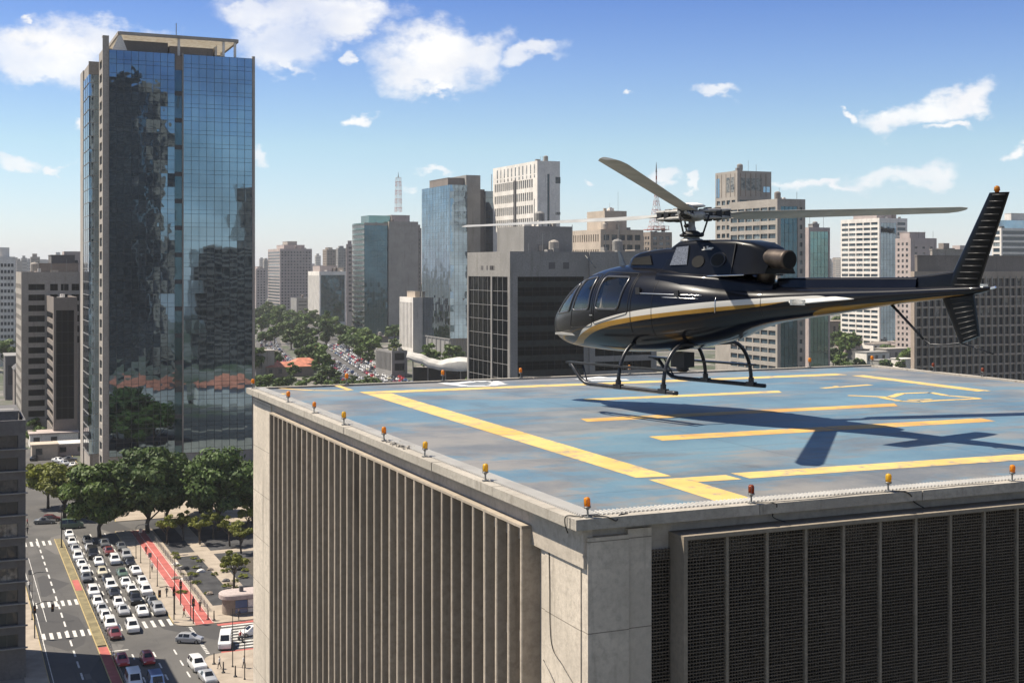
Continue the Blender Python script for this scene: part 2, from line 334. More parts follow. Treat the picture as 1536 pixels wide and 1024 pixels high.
# the city's air washes the sky out towards the horizon: a mild colour correction of the clear-sky model by elevation
elr = N(nt, 'ShaderNodeMapRange'); elr.inputs[1].default_value = 0; elr.inputs[2].default_value = math.radians(24); L(nt, el.outputs[0], elr.inputs[0])
cr = N(nt, 'ShaderNodeValToRGB'); L(nt, elr.outputs[0], cr.inputs[0]); ce = cr.color_ramp.elements
SK = [(0, (1.0, 1.03, 1.27)), (2/24, (1.0, 1.03, 1.17)), (5.3/24, (.97, 1.04, 1.05)), (8.8/24, (.74, .85, 1.07)), (11.6/24, (.53, .68, 1.03)), (15/24, (.50, .64, .98)), (1, (.62, .69, .80))]
while len(ce) < len(SK): ce.new(.5)
for e_, (p_, c_) in zip(ce, SK): e_.position = p_; e_.color = (c_[0]/1.5, c_[1]/1.5, c_[2]/1.5, 1)
scl = N(nt, 'ShaderNodeVectorMath', operation='SCALE'); scl.inputs['Scale'].default_value = 1.5; L(nt, cr.outputs[0], scl.inputs[0])
L(nt, mix(nt, 1.0, sky.outputs[0], scl.outputs[0], 'MULTIPLY'), bg1.inputs[0])
cmb = N(nt, 'ShaderNodeCombineXYZ'); L(nt, az.outputs[0], cmb.inputs[0]); L(nt, el.outputs[0], cmb.inputs[1])
def wnoise(scale, detail, rough, off=0.0, col=False):
    n = N(nt, 'ShaderNodeTexNoise', i_Scale=scale, i_Detail=detail, i_Roughness=rough)
    mp = N(nt, 'ShaderNodeMapping'); mp.inputs['Location'].default_value = (off, off*.7, off); mp.inputs['Scale'].default_value = (1, 1.5, 1)
    L(nt, cmb.outputs[0], mp.inputs[0]); L(nt, mp.outputs[0], n.inputs['Vector']); return n.outputs['Color' if col else 0]
wn = wnoise(16, 5, .6, 3.3, True)
vs = N(nt, 'ShaderNodeVectorMath', operation='SUBTRACT'); L(nt, wn, vs.inputs[0]); vs.inputs[1].default_value = (.5, .5, .5)
vm = N(nt, 'ShaderNodeVectorMath', operation='SCALE'); L(nt, vs.outputs[0], vm.inputs[0]); vm.inputs['Scale'].default_value = .075
va = N(nt, 'ShaderNodeVectorMath', operation='ADD'); L(nt, cmb.outputs[0], va.inputs[0]); L(nt, vm.outputs[0], va.inputs[1])
# cumulus patches: (x, y, half width, half height, tilt) read off the photograph, turned into azimuth and elevation
CL = [(30, 85, 75, 32, 0), (95, 82, 85, 38, 0), (165, 60, 80, 22, -6), (70, 100, 40, 15, 0), (470, 14, 140, 30, -4), (430, 60, 75, 42, -10), (520, 38, 85, 30, -25), (375, 22, 45, 18, 0), (440, 92, 30, 10, 20),
      (655, 72, 100, 46, -6), (630, 104, 80, 30, 8), (722, 62, 52, 32, -20), (650, 129, 24, 11, -15), (800, 73, 55, 18, -8), (545, 163, 26, 12, -15), (518, 101, 16, 9, -30),
      (1072, 131, 36, 13, -8), (950, 131, 9, 8, 0), (1335, 168, 52, 20, -18), (1400, 150, 68, 23, -10), (1462, 136, 40, 22, -10), (1430, 181, 22, 8, 0), (1270, 179, 8, 9, 0),
      (1335, 259, 88, 20, -3), (1235, 270, 85, 11, 0), (1395, 262, 42, 16, 5), (985, 265, 30, 11, 0), (1037, 268, 10, 8, 0), (872, 276, 14, 6, 0), (38, 249, 34, 14, -8), (96, 249, 18, 8, 0), (392, 221, 16, 14, 0),
      (110, 170, 14, 10, 0), (655, 262, 30, 9, 0), (1534, 224, 18, 14, 0), (42, 40, 8, 6, 0)]
acc = None
for (px, py, rx, ry, rot) in CL:
    mp = N(nt, 'ShaderNodeMapping', vector_type='TEXTURE')
    e_ = math.atan2((HY-py)/F, math.hypot(1, (px-HX)/F))
    mp.inputs['Location'].default_value = (ang(px), e_, 0); mp.inputs['Rotation'].default_value = (0, 0, math.radians(-rot)); mp.inputs['Scale'].default_value = (rx*1.35/F, ry*1.35/F, 1)
    L(nt, va.outputs[0], mp.inputs[0]); g = N(nt, 'ShaderNodeTexGradient', gradient_type='SPHERICAL'); L(nt, mp.outputs[0], g.inputs[0])
    if acc is None: acc = g.outputs['Fac']
    else:
        sm = N(nt, 'ShaderNodeMath', operation='MAXIMUM'); L(nt, acc, sm.inputs[0]); L(nt, g.outputs['Fac'], sm.inputs[1]); acc = sm.outputs[0]
# more broken cumulus in the part of the sky behind the camera
bk = ramp(nt, sep.outputs[1], .15, -.15); bn = ramp(nt, wnoise(3.2, 4, .55, 9.1), .50, .75)
bm = N(nt, 'ShaderNodeMath', operation='MULTIPLY'); L(nt, bk, bm.inputs[0]); L(nt, bn, bm.inputs[1])
mxn = N(nt, 'ShaderNodeMath', operation='MAXIMUM'); L(nt, acc, mxn.inputs[0]); L(nt, bm.outputs[0], mxn.inputs[1])
rag = N(nt, 'ShaderNodeMath', operation='MULTIPLY_ADD'); L(nt, wnoise(26, 10, .66, 1.7), rag.inputs[0]); rag.inputs[1].default_value = .9; rag.inputs[2].default_value = -.45
sm2 = N(nt, 'ShaderNodeMath', operation='ADD'); L(nt, mxn.outputs[0], sm2.inputs[0]); L(nt, rag.outputs[0], sm2.inputs[1])
gate = ramp(nt, mxn.outputs[0], .02, .16)
dens = N(nt, 'ShaderNodeMath', operation='MULTIPLY'); L(nt, ramp(nt, sm2.outputs[0], .08, .72), dens.inputs[0]); L(nt, gate, dens.inputs[1])
ccol = mix(nt, ramp(nt, wnoise(22, 5, .5, 5.5), .35, .7), (.86, .87, .90), (1.0, .99, .97))
thin = N(nt, 'ShaderNodeMapRange'); L(nt, wnoise(11, 6, .6, 12.4), thin.inputs[0]); thin.inputs[1].default_value = .3; thin.inputs[2].default_value = .62; thin.inputs[3].default_value = .55; thin.inputs[4].default_value = 1.0
dens2 = N(nt, 'ShaderNodeMath', operation='MULTIPLY'); L(nt, dens.outputs[0], dens2.inputs[0]); L(nt, thin.outputs[0], dens2.inputs[1])
bg2 = N(nt, 'ShaderNodeBackground', i_Strength=.64); L(nt, ccol, bg2.inputs[0])
mxs = N(nt, 'ShaderNodeMixShader'); L(nt, dens2.outputs[0], mxs.inputs[0]); L(nt, bg1.outputs[0], mxs.inputs[1]); L(nt, bg2.outputs[0], mxs.inputs[2])
wo = N(nt, 'ShaderNodeOutputWorld'); L(nt, mxs.outputs[0], wo.inputs[0])
S.cycles.use_denoising = True; S.cycles.max_bounces = 6; S.cycles.diffuse_bounces = 3; S.cycles.glossy_bounces = 4; S.cycles.transmission_bounces = 4; S.cycles.volume_bounces = 0
S.cycles.caustics_reflective = False; S.cycles.caustics_refractive = False
def haze():
    mb = MB(); mb.box(-5200, 10200, -900, 13200, -1.2, 182)
    m = bpy.data.materials.new('haze_air'); m.use_nodes = True; t = m.node_tree
    t.nodes.remove(t.nodes['Principled BSDF']); v = N(t, 'ShaderNodeVolumePrincipled'); v.inputs['Color'].default_value = (.95, .97, 1, 1); v.inputs['Density'].default_value = HAZE_D
    L(t, v.outputs[0], t.nodes['Material Output'].inputs['Volume'])
    o = mb.build('haze', m); o['kind'] = 'stuff'
HAZE_D = 7.5e-5
haze()
# ------------------------------------------------------------------ ground, avenue, side street, plaza
def sheet(name, pts, z, mat):
    mb = MB(); mb.poly([(p[0], p[1], z) for p in pts]); return struct(mb.build(name, mat))
def rect(name, x0, x1, y0, y1, z, mat): return sheet(name, [(x0, y0), (x1, y0), (x1, y1), (x0, y1)], z, mat)
def slab(name, x0, x1, y0, y1, h, mat):
    mb = MB(); mb.box(x0, x1, y0, y1, -.05, h); return struct(mb.build(name, mat))
rect('ground', -5000, 10000, -700, 13000, 0, M['ground'])
rect('avenue_road', 12.4, 33.6, -60, 420, .01, M['asphalt'])
rect('cross_street_road', 33.6, 140, 186.6, 202.2, .01, M['asphalt'])
rect('crossing_road', -40, 12.4, 281, 292, .01, M['asphalt'])
rect('crossing_road', 33.6, 46, 281, 292, .01, M['asphalt'])
rect('plaza', 39.5, 110, 213, 345, .012, M['asphalt2'])
# pavements with kerbs
slab('sidewalk', 9.5, 12.4, 60, 281, .14, M['pave']); slab('sidewalk', 9.5, 12.4, 292, 420, .14, M['pave'])
def roundslab(name, x0, x1, y0, y1, r, corner, h, mat):
    pts = [(x0, y0), (x1, y0), (x1, y1), (x0, y1)]; out = []
    for i, (x, y) in enumerate(pts):
        if i == corner:
            cx = x+(r if x == x0 else -r); cy = y+(r if y == y0 else -r)
            a0 = {0: math.pi, 1: 1.5*math.pi, 2: 0, 3: .5*math.pi}[i]
            out += [(cx+r*math.cos(a0+q*math.pi/16), cy+r*math.sin(a0+q*math.pi/16)) for q in range(9)]
        else: out.append((x, y))
    mb = MB(); mb.loft([[(x, y, -.05) for x, y in out], [(x, y, h) for x, y in out]]); return struct(mb.build(name, mat))
roundslab('sidewalk', 32.2, 39.6, 202.4, 281, 2.6, 0, .14, M['pave'])
roundslab('sidewalk', 33.0, 80, 60, 186.4, 3.0, 3, .14, M['pave'])
slab('sidewalk', 39.6, 80, 202.4, 212.9, .14, M['pave']); slab('sidewalk', 33.6, 80, 292, 346, .14, M['pave'])
rect('bicycle_lane', 35.0, 37.9, 202.5, 280, .146, M['bike'])
rect('bicycle_lane', 38.2, 64, 201.1, 202.2, .016, M['bike']); rect('bicycle_lane', 36, 64, 186.7, 187.4, .016, M['bike'])
slab('median', 20.0, 21.3, 60, 196, .16, M['bike']); slab('median', 20.0, 21.3, 197, 278, .16, M['medgrass'])
rect('median', 20.12, 21.18, 232, 240, .166, M['bike'])
mb = MB()
for x in (19.9, 21.3): mb.box(x, x+.1, 60, 278, -.02, .19)
struct(mb.build('median_kerb', M['kerby']))
mb = MB()
mb.box(33.45, 33.6, 292, 420, -.02, .15); mb.box(32.1, 32.2, 205, 281, -.02, .155); mb.box(12.4, 12.5, 60, 281, -.02, .155)
struct(mb.build('kerb', M['kerby']))
mb = MB()
def dash(x, y0, y1, wd=.13): mb.quad((x-wd, y0, .018), (x+wd, y0, .018), (x+wd, y1, .018), (x-wd, y1, .018))
y = 70
while y < 278:
    for x in (16.7,): dash(x, y, y+3.2)
    for x in (24.2, 27.1, 30.0):
        if not 188 < y < 214 or y > 206: dash(x, y+1, y+3.6, .11)
    y += 5.6
for x in (14.2,): dash(x, 214, 262, .05)
dash(13.0, 100, 262, .06)
for i in range(26): dash(24.2+i*0+0, 0, 0)
struct(mb.build('lane_marking', M['roadwhite']))
mb = MB()
for y0, y1, xs in ((273, 277.5, [12.9+i*1.15 for i in range(6)]), (223.0, 226.6, [13.0+i*1.05 for i in range(7)]), (203.6, 207.2, [13.0+i*1.1 for i in range(7)]), (204.2, 208.2, [24.0+i*1.25 for i in range(7)])):
    for x in xs: mb.quad((x, y0, .02), (x+.5, y0, .02), (x+.5, y1, .02), (x, y1, .02))
for i in range(9): mb.quad((38.6, 188.2+i*1.5, .02), (43.5, 188.2+i*1.5, .02), (43.5, 188.8+i*1.5, .02), (38.6, 188.8+i*1.5, .02))
struct(mb.build('crosswalk_marking', M['roadwhite']))
mb = MB()
for i in range(19): mb.quad((33.9, 187.2+i*.8, .02), (34.4, 187.2+i*.8, .02), (34.4, 187.65+i*.8, .02), (33.9, 187.65+i*.8, .02))
for x in (35.1, 36.4, 37.8): mb.quad((x-.04, 203, .151), (x+.04, 203, .151), (x+.04, 278, .151), (x-.04, 278, .151))
mb.quad((21.5, 193.6, .02), (24, 193.6, .02), (24, 194, .02), (21.5, 194, .02))
struct(mb.build('road_marking', M['roadwhite']))
# the avenue further on, where it bends away
FA = [(166, 470), (181, 560), (208, 715), (249, 940), (318, 1220), (420, 1560)]
def along(P, y, o=0):
    for a, b in zip(P, P[1:]):
        if a[1] <= y <= b[1]:
            t = (y-a[1])/(b[1]-a[1]); dx, dy = b[0]-a[0], b[1]-a[1]; l = math.hypot(dx, dy)
            return a[0]+t*dx+o*dy/l, y-o*dx/l, math.atan2(-dx, dy)
mb = MB()
for a, b in zip(FA, FA[1:]): mb.quad((a[0]-22, a[1], .012), (a[0]+19, a[1], .012), (b[0]+19, b[1], .012), (b[0]-22, b[1], .012))
struct(mb.build('far_avenue_road', M['asphalt']))
FB = [(150, 640), (178, 745), (204, 890), (246, 1080), (300, 1260)]
mb = MB()
for a, b in zip(FB, FB[1:]): mb.quad((a[0]-9, a[1], .014), (a[0]+9, a[1], .014), (b[0]+9, b[1], .014), (b[0]-9, b[1], .014))
struct(mb.build('far_service_road', M['asphalt']))
# ------------------------------------------------------------------ the concrete building with the helipad
BX0, BX1, BY0, BY1, BZ = 6.85, 26.2, 13.85, 32.4, 52.0
bd = root('helipad_building', 'concrete office building with vertical fins and a blue helipad on its roof', 'building', (0, 0, 0))
def part(mb, name, mats, parent=bd, **k): return mb.build(name, mats, parent, **k)
mb = MB(); mb.box(7.14, BX1-.3, BY0+.32, BY1-.3, 0, BZ-.15); part(mb, 'wall', M['conc'])
# roof deck slab top, 12 cm under nothing: flush with the coping inside edge
mb = MB(); mb.box(BX0+.42, BX1-.42, BY0+.42, BY1-.42, BZ-.14, BZ-.02); part(mb, 'helipad_deck', M['deck'])
DZ = BZ-.02
# coping made of precast lengths with open joints
mb = MB(); rr = random.Random(3)
def coping_run(ax, a0, a1, lo, hi, step):
    a = a0
    while a < a1-.05:
        b = min(a1, a+step); dz = rr.uniform(-.006, .006); dx = rr.uniform(-.008, .008)
        if ax == 'y': mb.box(lo+dx, hi, a+.006, b-.006, BZ-.13, BZ+dz)
        else: mb.box(a+.006, b-.006, lo+dx, hi, BZ-.13, BZ+dz)
        a = b
coping_run('y', BY0+.17, BY1-.17, BX0, BX0+.16, 2.42)
coping_run('x', BX0, BX1, BY0, BY0+.16, 2.6)
coping_run('y', BY0+.17, BY1-.17, BX1-.16, BX1, 2.4)
coping_run('x', BX0, BX1, BY1-.16, BY1, 2.6)
part(mb, 'coping', M['coping'])
# gutter with its wire grating, just inside the coping
mb = MB()
mb.box(BX0+.16, BX0+.42, BY0+.16, BY1-.16, BZ-.12, BZ-.075); mb.box(BX1-.42, BX1-.16, BY0+.16, BY1-.16, BZ-.12, BZ-.075)
mb.box(BX0+.42, BX1-.42, BY0+.16, BY0+.42, BZ-.12, BZ-.075); mb.box(BX0+.42, BX1-.42, BY1-.42, BY1-.16, BZ-.12, BZ-.075)
part(mb, 'gutter', M['grate_pit'])
mb = MB()
y = BY0+.2
while y < BY1-.2: mb.box(BX0+.17, BX0+.40, y, y+.03, BZ+.002, BZ+.02); y += .06
for x in (BX0+.175, BX0+.24, BX0+.31, BX0+.385): mb.box(x, x+.016, BY0+.2, BY1-.2, BZ-.02, BZ+.001)
x = BX0+.45
while x < BX1-.2: mb.box(x, x+.018, BY0+.17, BY0+.40, BZ+.002, BZ+.02); x += .06
for y in (BY0+.175, BY0+.24, BY0+.31, BY0+.385): mb.box(BX0+.42, BX1-.2, y, y+.016, BZ-.02, BZ+.001)
part(mb, 'gutter_grating', M['grate'])
# recessed band under the coping
mb = MB(); mb.box(7.02, 7.14, BY0+.14, BY1-.2, BZ-.62, BZ-.13); mb.box(7.14, BX1-.2, BY0+.2, BY0+.32, BZ-.62, BZ-.13); mb.box(BX1-.3, BX1-.18, BY0+.3, BY1-.2, BZ-.62, BZ-.13); mb.box(7.14, BX1-.3, BY1-.3, BY1-.18, BZ-.62, BZ-.13)
part(mb, 'fascia', M['conc'])
# fin wall on the sunny side: top cap, 35 vertical fins
FY0, FY1, FX0, FX1, FZ = 15.5, 30.0, 6.88, 7.14, BZ-.37
mb = MB(); yy = FY0
for i in range(6):
    b = FY0+(FY1-FY0)*(i+1)/6; mb.box(FX0+rr.uniform(-.006, .006), FX1+.02, yy+.004, b-.004, FZ-.035, FZ); yy = b
part(mb, 'fin_cap', M['conc_fin'])
NF = 35; pitch = (FY1-FY0-.07)/(NF-1)
fins = []
mb = MB(); mb.box(7.10, 7.136, FY0+.1, FY1-.05, 30, FZ-.04); part(mb, 'dark_gap_panel', M['fin_back'])  # added dark panel that paints the gaps between the fins as black shade
for i in range(NF):
    mb = MB(); y = FY0+i*pitch; zb = 30.0
    prof = [(FX0+.012, y), (FX0, y+.012), (FX0, y+.058), (FX0+.012, y+.07), (FX0+(.26 if i == 0 else .15), y+.07), (FX0+(.26 if i == 0 else .15), y)]
    rings = []
    for q in range(13):
        z = FZ-.036-(FZ-.036-zb)*q/12
        j = rr.uniform(-.004, .004)
        rings.append([(px_+(j if k_ < 4 else 0), py_, z) for k_, (px_, py_) in enumerate(prof)])
    mb.loft(rings); part(mb, 'fin', M['conc_fin'])
mb = MB()
z = BZ-1.9
while z > 30: mb.box(7.075, 7.098, FY0+.1, FY1-.1, z-.12, z); z -= 1.75
part(mb, 'slab_edge', M['greyd'])
# corner piers
mb = MB(); mb.box(7.06, 7.62, 13.95, 15.28, 20, BZ-.25); mb.box(7.622, 7.95, 13.98, 14.4, 20, BZ-.19); part(mb, 'corner_pier', M['conc_pier'])
mb = MB(); mb.box(7.0, 7.4, 30.35, 32.25, 20, BZ-.24); part(mb, 'corner_pier', M['conc_pier'])
mb = MB(); mb.box(7.045, 7.058, 14.12, 15.14, BZ-3.1, BZ-.42); part(mb, 'cast_panel', M['conc_pier'])
# shaded side: block screens in protruding frames
FRY = 13.68; sx0, sx1, sz1 = 8.23, 25.6, BZ-.275
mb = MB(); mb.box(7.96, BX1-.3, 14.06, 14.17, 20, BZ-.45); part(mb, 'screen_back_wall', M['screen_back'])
mb = MB()
mb.box(sx0, sx1, FRY, 14.12, sz1-.05, sz1)                     # head
mb.box(sx0, sx0+.055, FRY, 14.12, 30, sz1-.052); mb.box(sx1-.055, sx1, FRY, 14.12, 30, sz1-.052)
part(mb, 'screen_head', M['screen_frame'])
PW = .59; xs = []; x = sx0+.055+PW
while x < sx1-.1:
    mb = MB(); mb.box(x-.018, x+.018, FRY+.03, 14.04, 30, sz1-.053); part(mb, 'screen_post', M['screen_frame']); xs.append(x); x += PW
mb = MB()
for z in (BZ-1.02, BZ-2.35, BZ-3.6, BZ-4.9): mb.box(sx0+.06, sx1-.06, 13.99, 14.055, z-.07, z)
part(mb, 'screen_rail', M['greyd'])
edges = [sx0+.037]+xs+[sx1-.037]
def screen(xa, xb, ztop, zlow, yy):
    mb = MB(); z = ztop; p = .042
    while z > zlow: q_ = rr.uniform(-.003, .003); mb.box(xa, xb, yy+q_, yy+.022+q_, z-.012+q_, z+q_*.5); z -= p
    n = max(3, int((xb-xa)/p))
    for i in range(n+1):
        x = xa+(xb-xa)*i/n+rr.uniform(-.002, .002); mb.box(x-.006, x+.006, yy+.027, yy+.049, zlow, ztop)
    return mb
for a, b in zip(edges, edges[1:]):
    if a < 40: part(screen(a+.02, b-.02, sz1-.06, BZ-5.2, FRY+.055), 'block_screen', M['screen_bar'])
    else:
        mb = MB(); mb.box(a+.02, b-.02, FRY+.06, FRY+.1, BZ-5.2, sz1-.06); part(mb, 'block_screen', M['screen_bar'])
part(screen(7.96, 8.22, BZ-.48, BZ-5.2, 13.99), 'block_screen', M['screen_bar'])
# painted markings on the deck (each a 2 mm skin)
def stroke(mb, pts, wd, z, closed=False):
    P = [Vector((p[0], p[1])) for p in pts]
    if closed: P = P+[P[0]]
    for a, b in zip(P, P[1:]):
        t = (b-a).normalized(); n = Vector((-t.y, t.x))*wd/2; a2 = a-t*wd*.0; b2 = b+t*wd*.0
        mb.quad((a2.x-n.x, a2.y-n.y, z), (b2.x-n.x, b2.y-n.y, z), (b2.x+n.x, b2.y+n.y, z), (a2.x+n.x, a2.y+n.y, z))
MZ = DZ+.003
def mark(name, quads, mat):
    mb = MB()
    for q in quads: mb.poly([(x, y, MZ) for x, y in q])
    return part(mb, name, M[mat])
mark('painted_line', [[(9.08, 16.42), (9.62, 16.34), (9.78, 29.75), (9.18, 29.85)]], 'yellow')
MZ += .002; mark('repaired_patch', [[(9.12, 21.6), (9.68, 21.55), (9.70, 22.5), (9.13, 22.55)]], 'orange'); MZ -= .002
mark('painted_line', [[(9.16, 16.2), (9.7, 16.15), (9.66, 14.35), (9.12, 14.35)]], 'yellow')
mark('painted_line', [[(9.70, 15.75), (10.4, 15.7), (10.4, 16.12), (9.70, 16.15)]], 'yellow')
mark('painted_line', [[(9.18, 29.88), (23.2, 29.72), (23.2, 30.25), (9.18, 30.42)]], 'yellow')
mark('painted_line', [[(23.0, 24.5), (23.45, 24.5), (23.6, 29.5), (23.15, 29.5)]], 'yellow')
mark('painted_line', [[(10.55, 15.72), (17.0, 15.45), (17.0, 15.98), (10.55, 16.22)], [(17.05, 15.45), (22.5, 15.3), (22.5, 15.8), (17.05, 15.98)]], 'yellow')
mark('painted_line', [[(11.5, 22.75), (19.0, 22.62), (19.3, 23.1), (11.6, 23.25)]], 'orange')
mark('painted_line', [[(11.45, 19.75), (15.2, 19.68), (15.2, 20.25), (11.5, 20.32)], [(15.25, 19.7), (18.9, 19.62), (19.0, 20.15), (15.25, 20.25)]], 'orange')
mark('painted_line', [[(13.3, 26.3), (18.5, 26.2), (18.7, 26.62), (13.4, 26.75)]], 'yellow')
def dk(px, py): p = ground(px, py, DZ); return (p.x, p.y)
mb = MB(); stroke(mb, [dk(1233, 582), dk(1306, 577)], .22, MZ); stroke(mb, [dk(1252, 579), dk(1262, 581)], .14, MZ+.001); part(mb, 'painted_symbol', M['yellow'])
mb = MB(); stroke(mb, [dk(1272, 593), dk(1335, 595.5), dk(1352, 590), dk(1395, 588.5), dk(1420, 593), dk(1470, 597.5)], .2, MZ); stroke(mb, [dk(1322, 596), dk(1350, 601.5), dk(1380, 602.5), dk(1408, 600.5), dk(1470, 597.8)], .2, MZ+.001); stroke(mb, [dk(1362, 600), dk(1398, 599)], .16, MZ+.002); part(mb, 'painted_symbol', M['yellow'])
mb = MB(); stroke(mb, [dk(420, 582.5), dk(470, 585.5), dk(524, 585.5)], .16, MZ); stroke(mb, [dk(502, 577), dk(526, 585.2)], .16, MZ+.001); stroke(mb, [dk(413, 592), dk(428, 590)], .2, MZ); part(mb, 'painted_symbol', M['yellow'])
# white letters by the far edge, read from the other side: a closed bowl on a stem, then an open one
mb = MB(); stroke(mb, [dk(663, 574), dk(700, 579)], .3, MZ); stroke(mb, [dk(676, 575.5), dk(712, 572), dk(738, 571.5), dk(748, 575)], .34, MZ+.001); stroke(mb, [dk(700, 579), dk(735, 578.5), dk(748, 575.5)], .3, MZ+.002); stroke(mb, [dk(740, 575), dk(756, 577)], .3, MZ+.003); part(mb, 'painted_letter', M['whitep'])
mb = MB(); stroke(mb, [dk(868, 569), dk(905, 565)], .3, MZ); stroke(mb, [dk(890, 567.5), dk(930, 567)], .3, MZ+.001); stroke(mb, [dk(885, 570.5), dk(942, 569.5)], .34, MZ+.002); part(mb, 'painted_letter', M['whitep'])
# ------------------------------------------------------------------ obstruction lamps round the deck
def lamp_root(label, lens, x, y, s=1.0, tilt=(0, 0)):
    r = root('obstruction_lamp', label, 'lamp', (x, y, BZ), group='obstruction lamps round the helipad')
    r.rotation_euler = (tilt[0], tilt[1], 0); r.scale = (s, s, s)
    mb = MB(); mb.box(-.045, .045, -.03, .03, 0, .018); mb.lathe([(.02, .018), (.014, .03), (.012, .1), (.02, .105), (.022, .12)]); mb.build('stem', M['steel'], r, smooth=False)
    mb = MB(); mb.lathe([(.026, .12), (.048, .128), (.05, .146), (.044, .15)], n=20); mb.build('collar', M['steel'], r, smooth=True)
    mb = MB(); mb.lathe([(.04, .15), (.043, .19), (.043, .235), (.036, .258), (.018, .268), (.004, .27)], n=20); mb.build('lens', lens, r, smooth=True)
    mb = MB()
    for k in range(6):
        a = k*math.pi/3; mb.tube([(.046*math.cos(a), .046*math.sin(a), .15), (.046*math.cos(a), .046*math.sin(a), .238), (.02*math.cos(a), .02*math.sin(a), .273)], .0016, 4)
    mb.build('wire_guard', M['steel'], r)
    return r
def coping_pt(px, edge):
    if edge == 'L': x = BX0+.09; return x, x/math.tan(ang(px))
    if edge == 'N': y = BY0+.09; return y*math.tan(ang(px)), y
    if edge == 'Fa': y = BY1-.1; return y*math.tan(ang(px)), y
    x = BX1-.1; return x, x/math.tan(ang(px))
AM, YL, RD = M['amber'], M['yellow_lens'], M['redlens']
for px, e, lens, s, label in [
    (379, 'L', AM, 1.0, 'orange lamp on the helipad corner nearest the glass tower'), (432, 'L', AM, 1.05, 'amber lamp on the fin wall edge, next to the tower-side corner lamp'),
    (471, 'L', AM, .95, 'small orange lamp above the tenth fin, second from the tower-side corner lamp'), (516, 'L', YL, 1.05, 'yellow lamp over the fin wall, third after the tower-side corner lamp'),
    (576, 'L', AM, 1.0, 'orange lamp beside the rubble patch on the fin wall coping'), (637, 'L', YL, 1.0, 'yellow lamp just after the rubble patch on the coping'), (728, 'L', YL, 1.0, 'large yellow lamp on the coping above the nearest fins'),
    (882, 'N', AM, 1.0, 'orange lamp with tangled cable on the nearest helipad corner'), (1127, 'N', RD, .98, 'dark red unlit lamp above the block screens'), (1332, 'N', YL, 1.0, 'yellow lamp above the block screens between red and orange ones'),
    (1518, 'N', AM, .95, 'orange lamp above the block screens, farthest from the corner pier'),
    (520, 'Fa', AM, 1.15, 'tiny orange lamp on the far coping in front of the traffic jam'), (664, 'Fa', AM, 1.15, 'tiny orange lamp on the far coping below the curved white canopy'), (781, 'Fa', AM, 1.1, 'tiny orange lamp on the far coping before the black office block'),
    (944, 'Fa', AM, 1.0, 'tiny lamp on the far coping seen under the helicopter belly'), (1214, 'Fa', AM, 1.15, 'tiny amber lamp on the far coping before the glass office tower'), (1308, 'Fa', AM, 1.15, 'tiny orange lamp at the far helipad corner by the low houses'),
    (1400, 'Ri', RD, 1.0, 'dull brown lamp on the coping before the brown grid building'), (1474, 'Ri', RD, 1.0, 'dull brown lamp below the grid building, nearer than its twin')]:
    x, y = coping_pt(px, e); lamp_root(label, lens, x, y, s*.92, (rr.uniform(-.05, .05), rr.uniform(-.05, .05)))
# loose cables and debris on the coping
def cable(label, pts, r=.007, mat='cable'):
    P = [Vector(p) for p in pts]; out = []
    for i in range(len(P)-1):
        p0, p1, p2, p3 = P[max(i-1, 0)], P[i], P[i+1], P[min(i+2, len(P)-1)]
        for q in range(6):
            t = q/6; out.append(.5*((2*p1)+(p2-p0)*t+(2*p0-5*p1+4*p2-p3)*t*t+(3*p1-p0-3*p2+p3)*t**3))
    out.append(P[-1]); mb = MB(); mb.tube(out, r, 6); return tag(mb.build('loose_cable', M[mat], smooth=True), label, 'cable', 'loose cables on the parapet')
x0, y0 = coping_pt(882, 'N')
cable('black cable looping over the coping at the nearest corner', [(x0-.02, y0+.02, BZ+.03), (x0+.1, y0+.02, BZ+.012), (x0+.2, y0-.05, BZ+.01), (x0+.26, y0-.1, BZ-.01), (x0+.33, y0-.105, BZ-.04), (x0+.42, y0-.02, BZ+.006), (x0+.55, y0+.02, BZ+.006)], .009)
cable('second black cable hanging down the sunny side of the nearest corner', [(x0-.05, y0+.03, BZ+.01), (x0-.12, y0+.12, BZ+.01), (BX0-.012, y0+.16, BZ+.004), (BX0-.016, y0+.17, BZ-.1), (BX0+.02, y0+.17, BZ-.2)], .008)
x1, y1 = coping_pt(1127, 'N')
cable('thin cable drooping from the coping below the red lamp', [(x1+.05, y1, BZ+.01), (x1+.25, y1-.09, BZ+.008), (x1+.32, BY0-.012, BZ-.03), (x1+.36, BY0+.14, BZ-.2), (x1+.55, BY0+.1, BZ-.28)], .006)
x1, y1 = coping_pt(1332, 'N')
cable('frayed cable sagging from the coping below the yellow lamp', [(x1+.03, y1, BZ+.01), (x1+.2, y1-.09, BZ+.006), (x1+.3, BY0-.012, BZ-.05), (x1+.45, BY0+.12, BZ-.16), (x1+.62, BY0+.1, BZ-.26)], .009)
cable('long pale cable lying along the coping above the screens', [(x1-1.9, y1-.03, BZ+.007), (x1-1.2, y1-.06, BZ+.007), (x1-.5, y1+.01, BZ+.007), (x1+.3, y1-.05, BZ+.007), (x1+1.2, y1+.0, BZ+.007), (x1+1.8, y1-.04, BZ+.007)], .005, 'steel')
cable('dark cable looping down the sunny face of the nearest corner pier', [(7.05, 15.12, BZ-.35), (7.04, 15.02, BZ-.5), (7.035, 14.98, BZ-1.0), (7.035, 14.93, BZ-1.75), (7.035, 14.6, BZ-1.95), (7.035, 14.15, BZ-2.15), (7.04, 13.94, BZ-2.22), (7.3, 13.93, BZ-2.2), (7.9, 13.95, BZ-2.1)], .006)
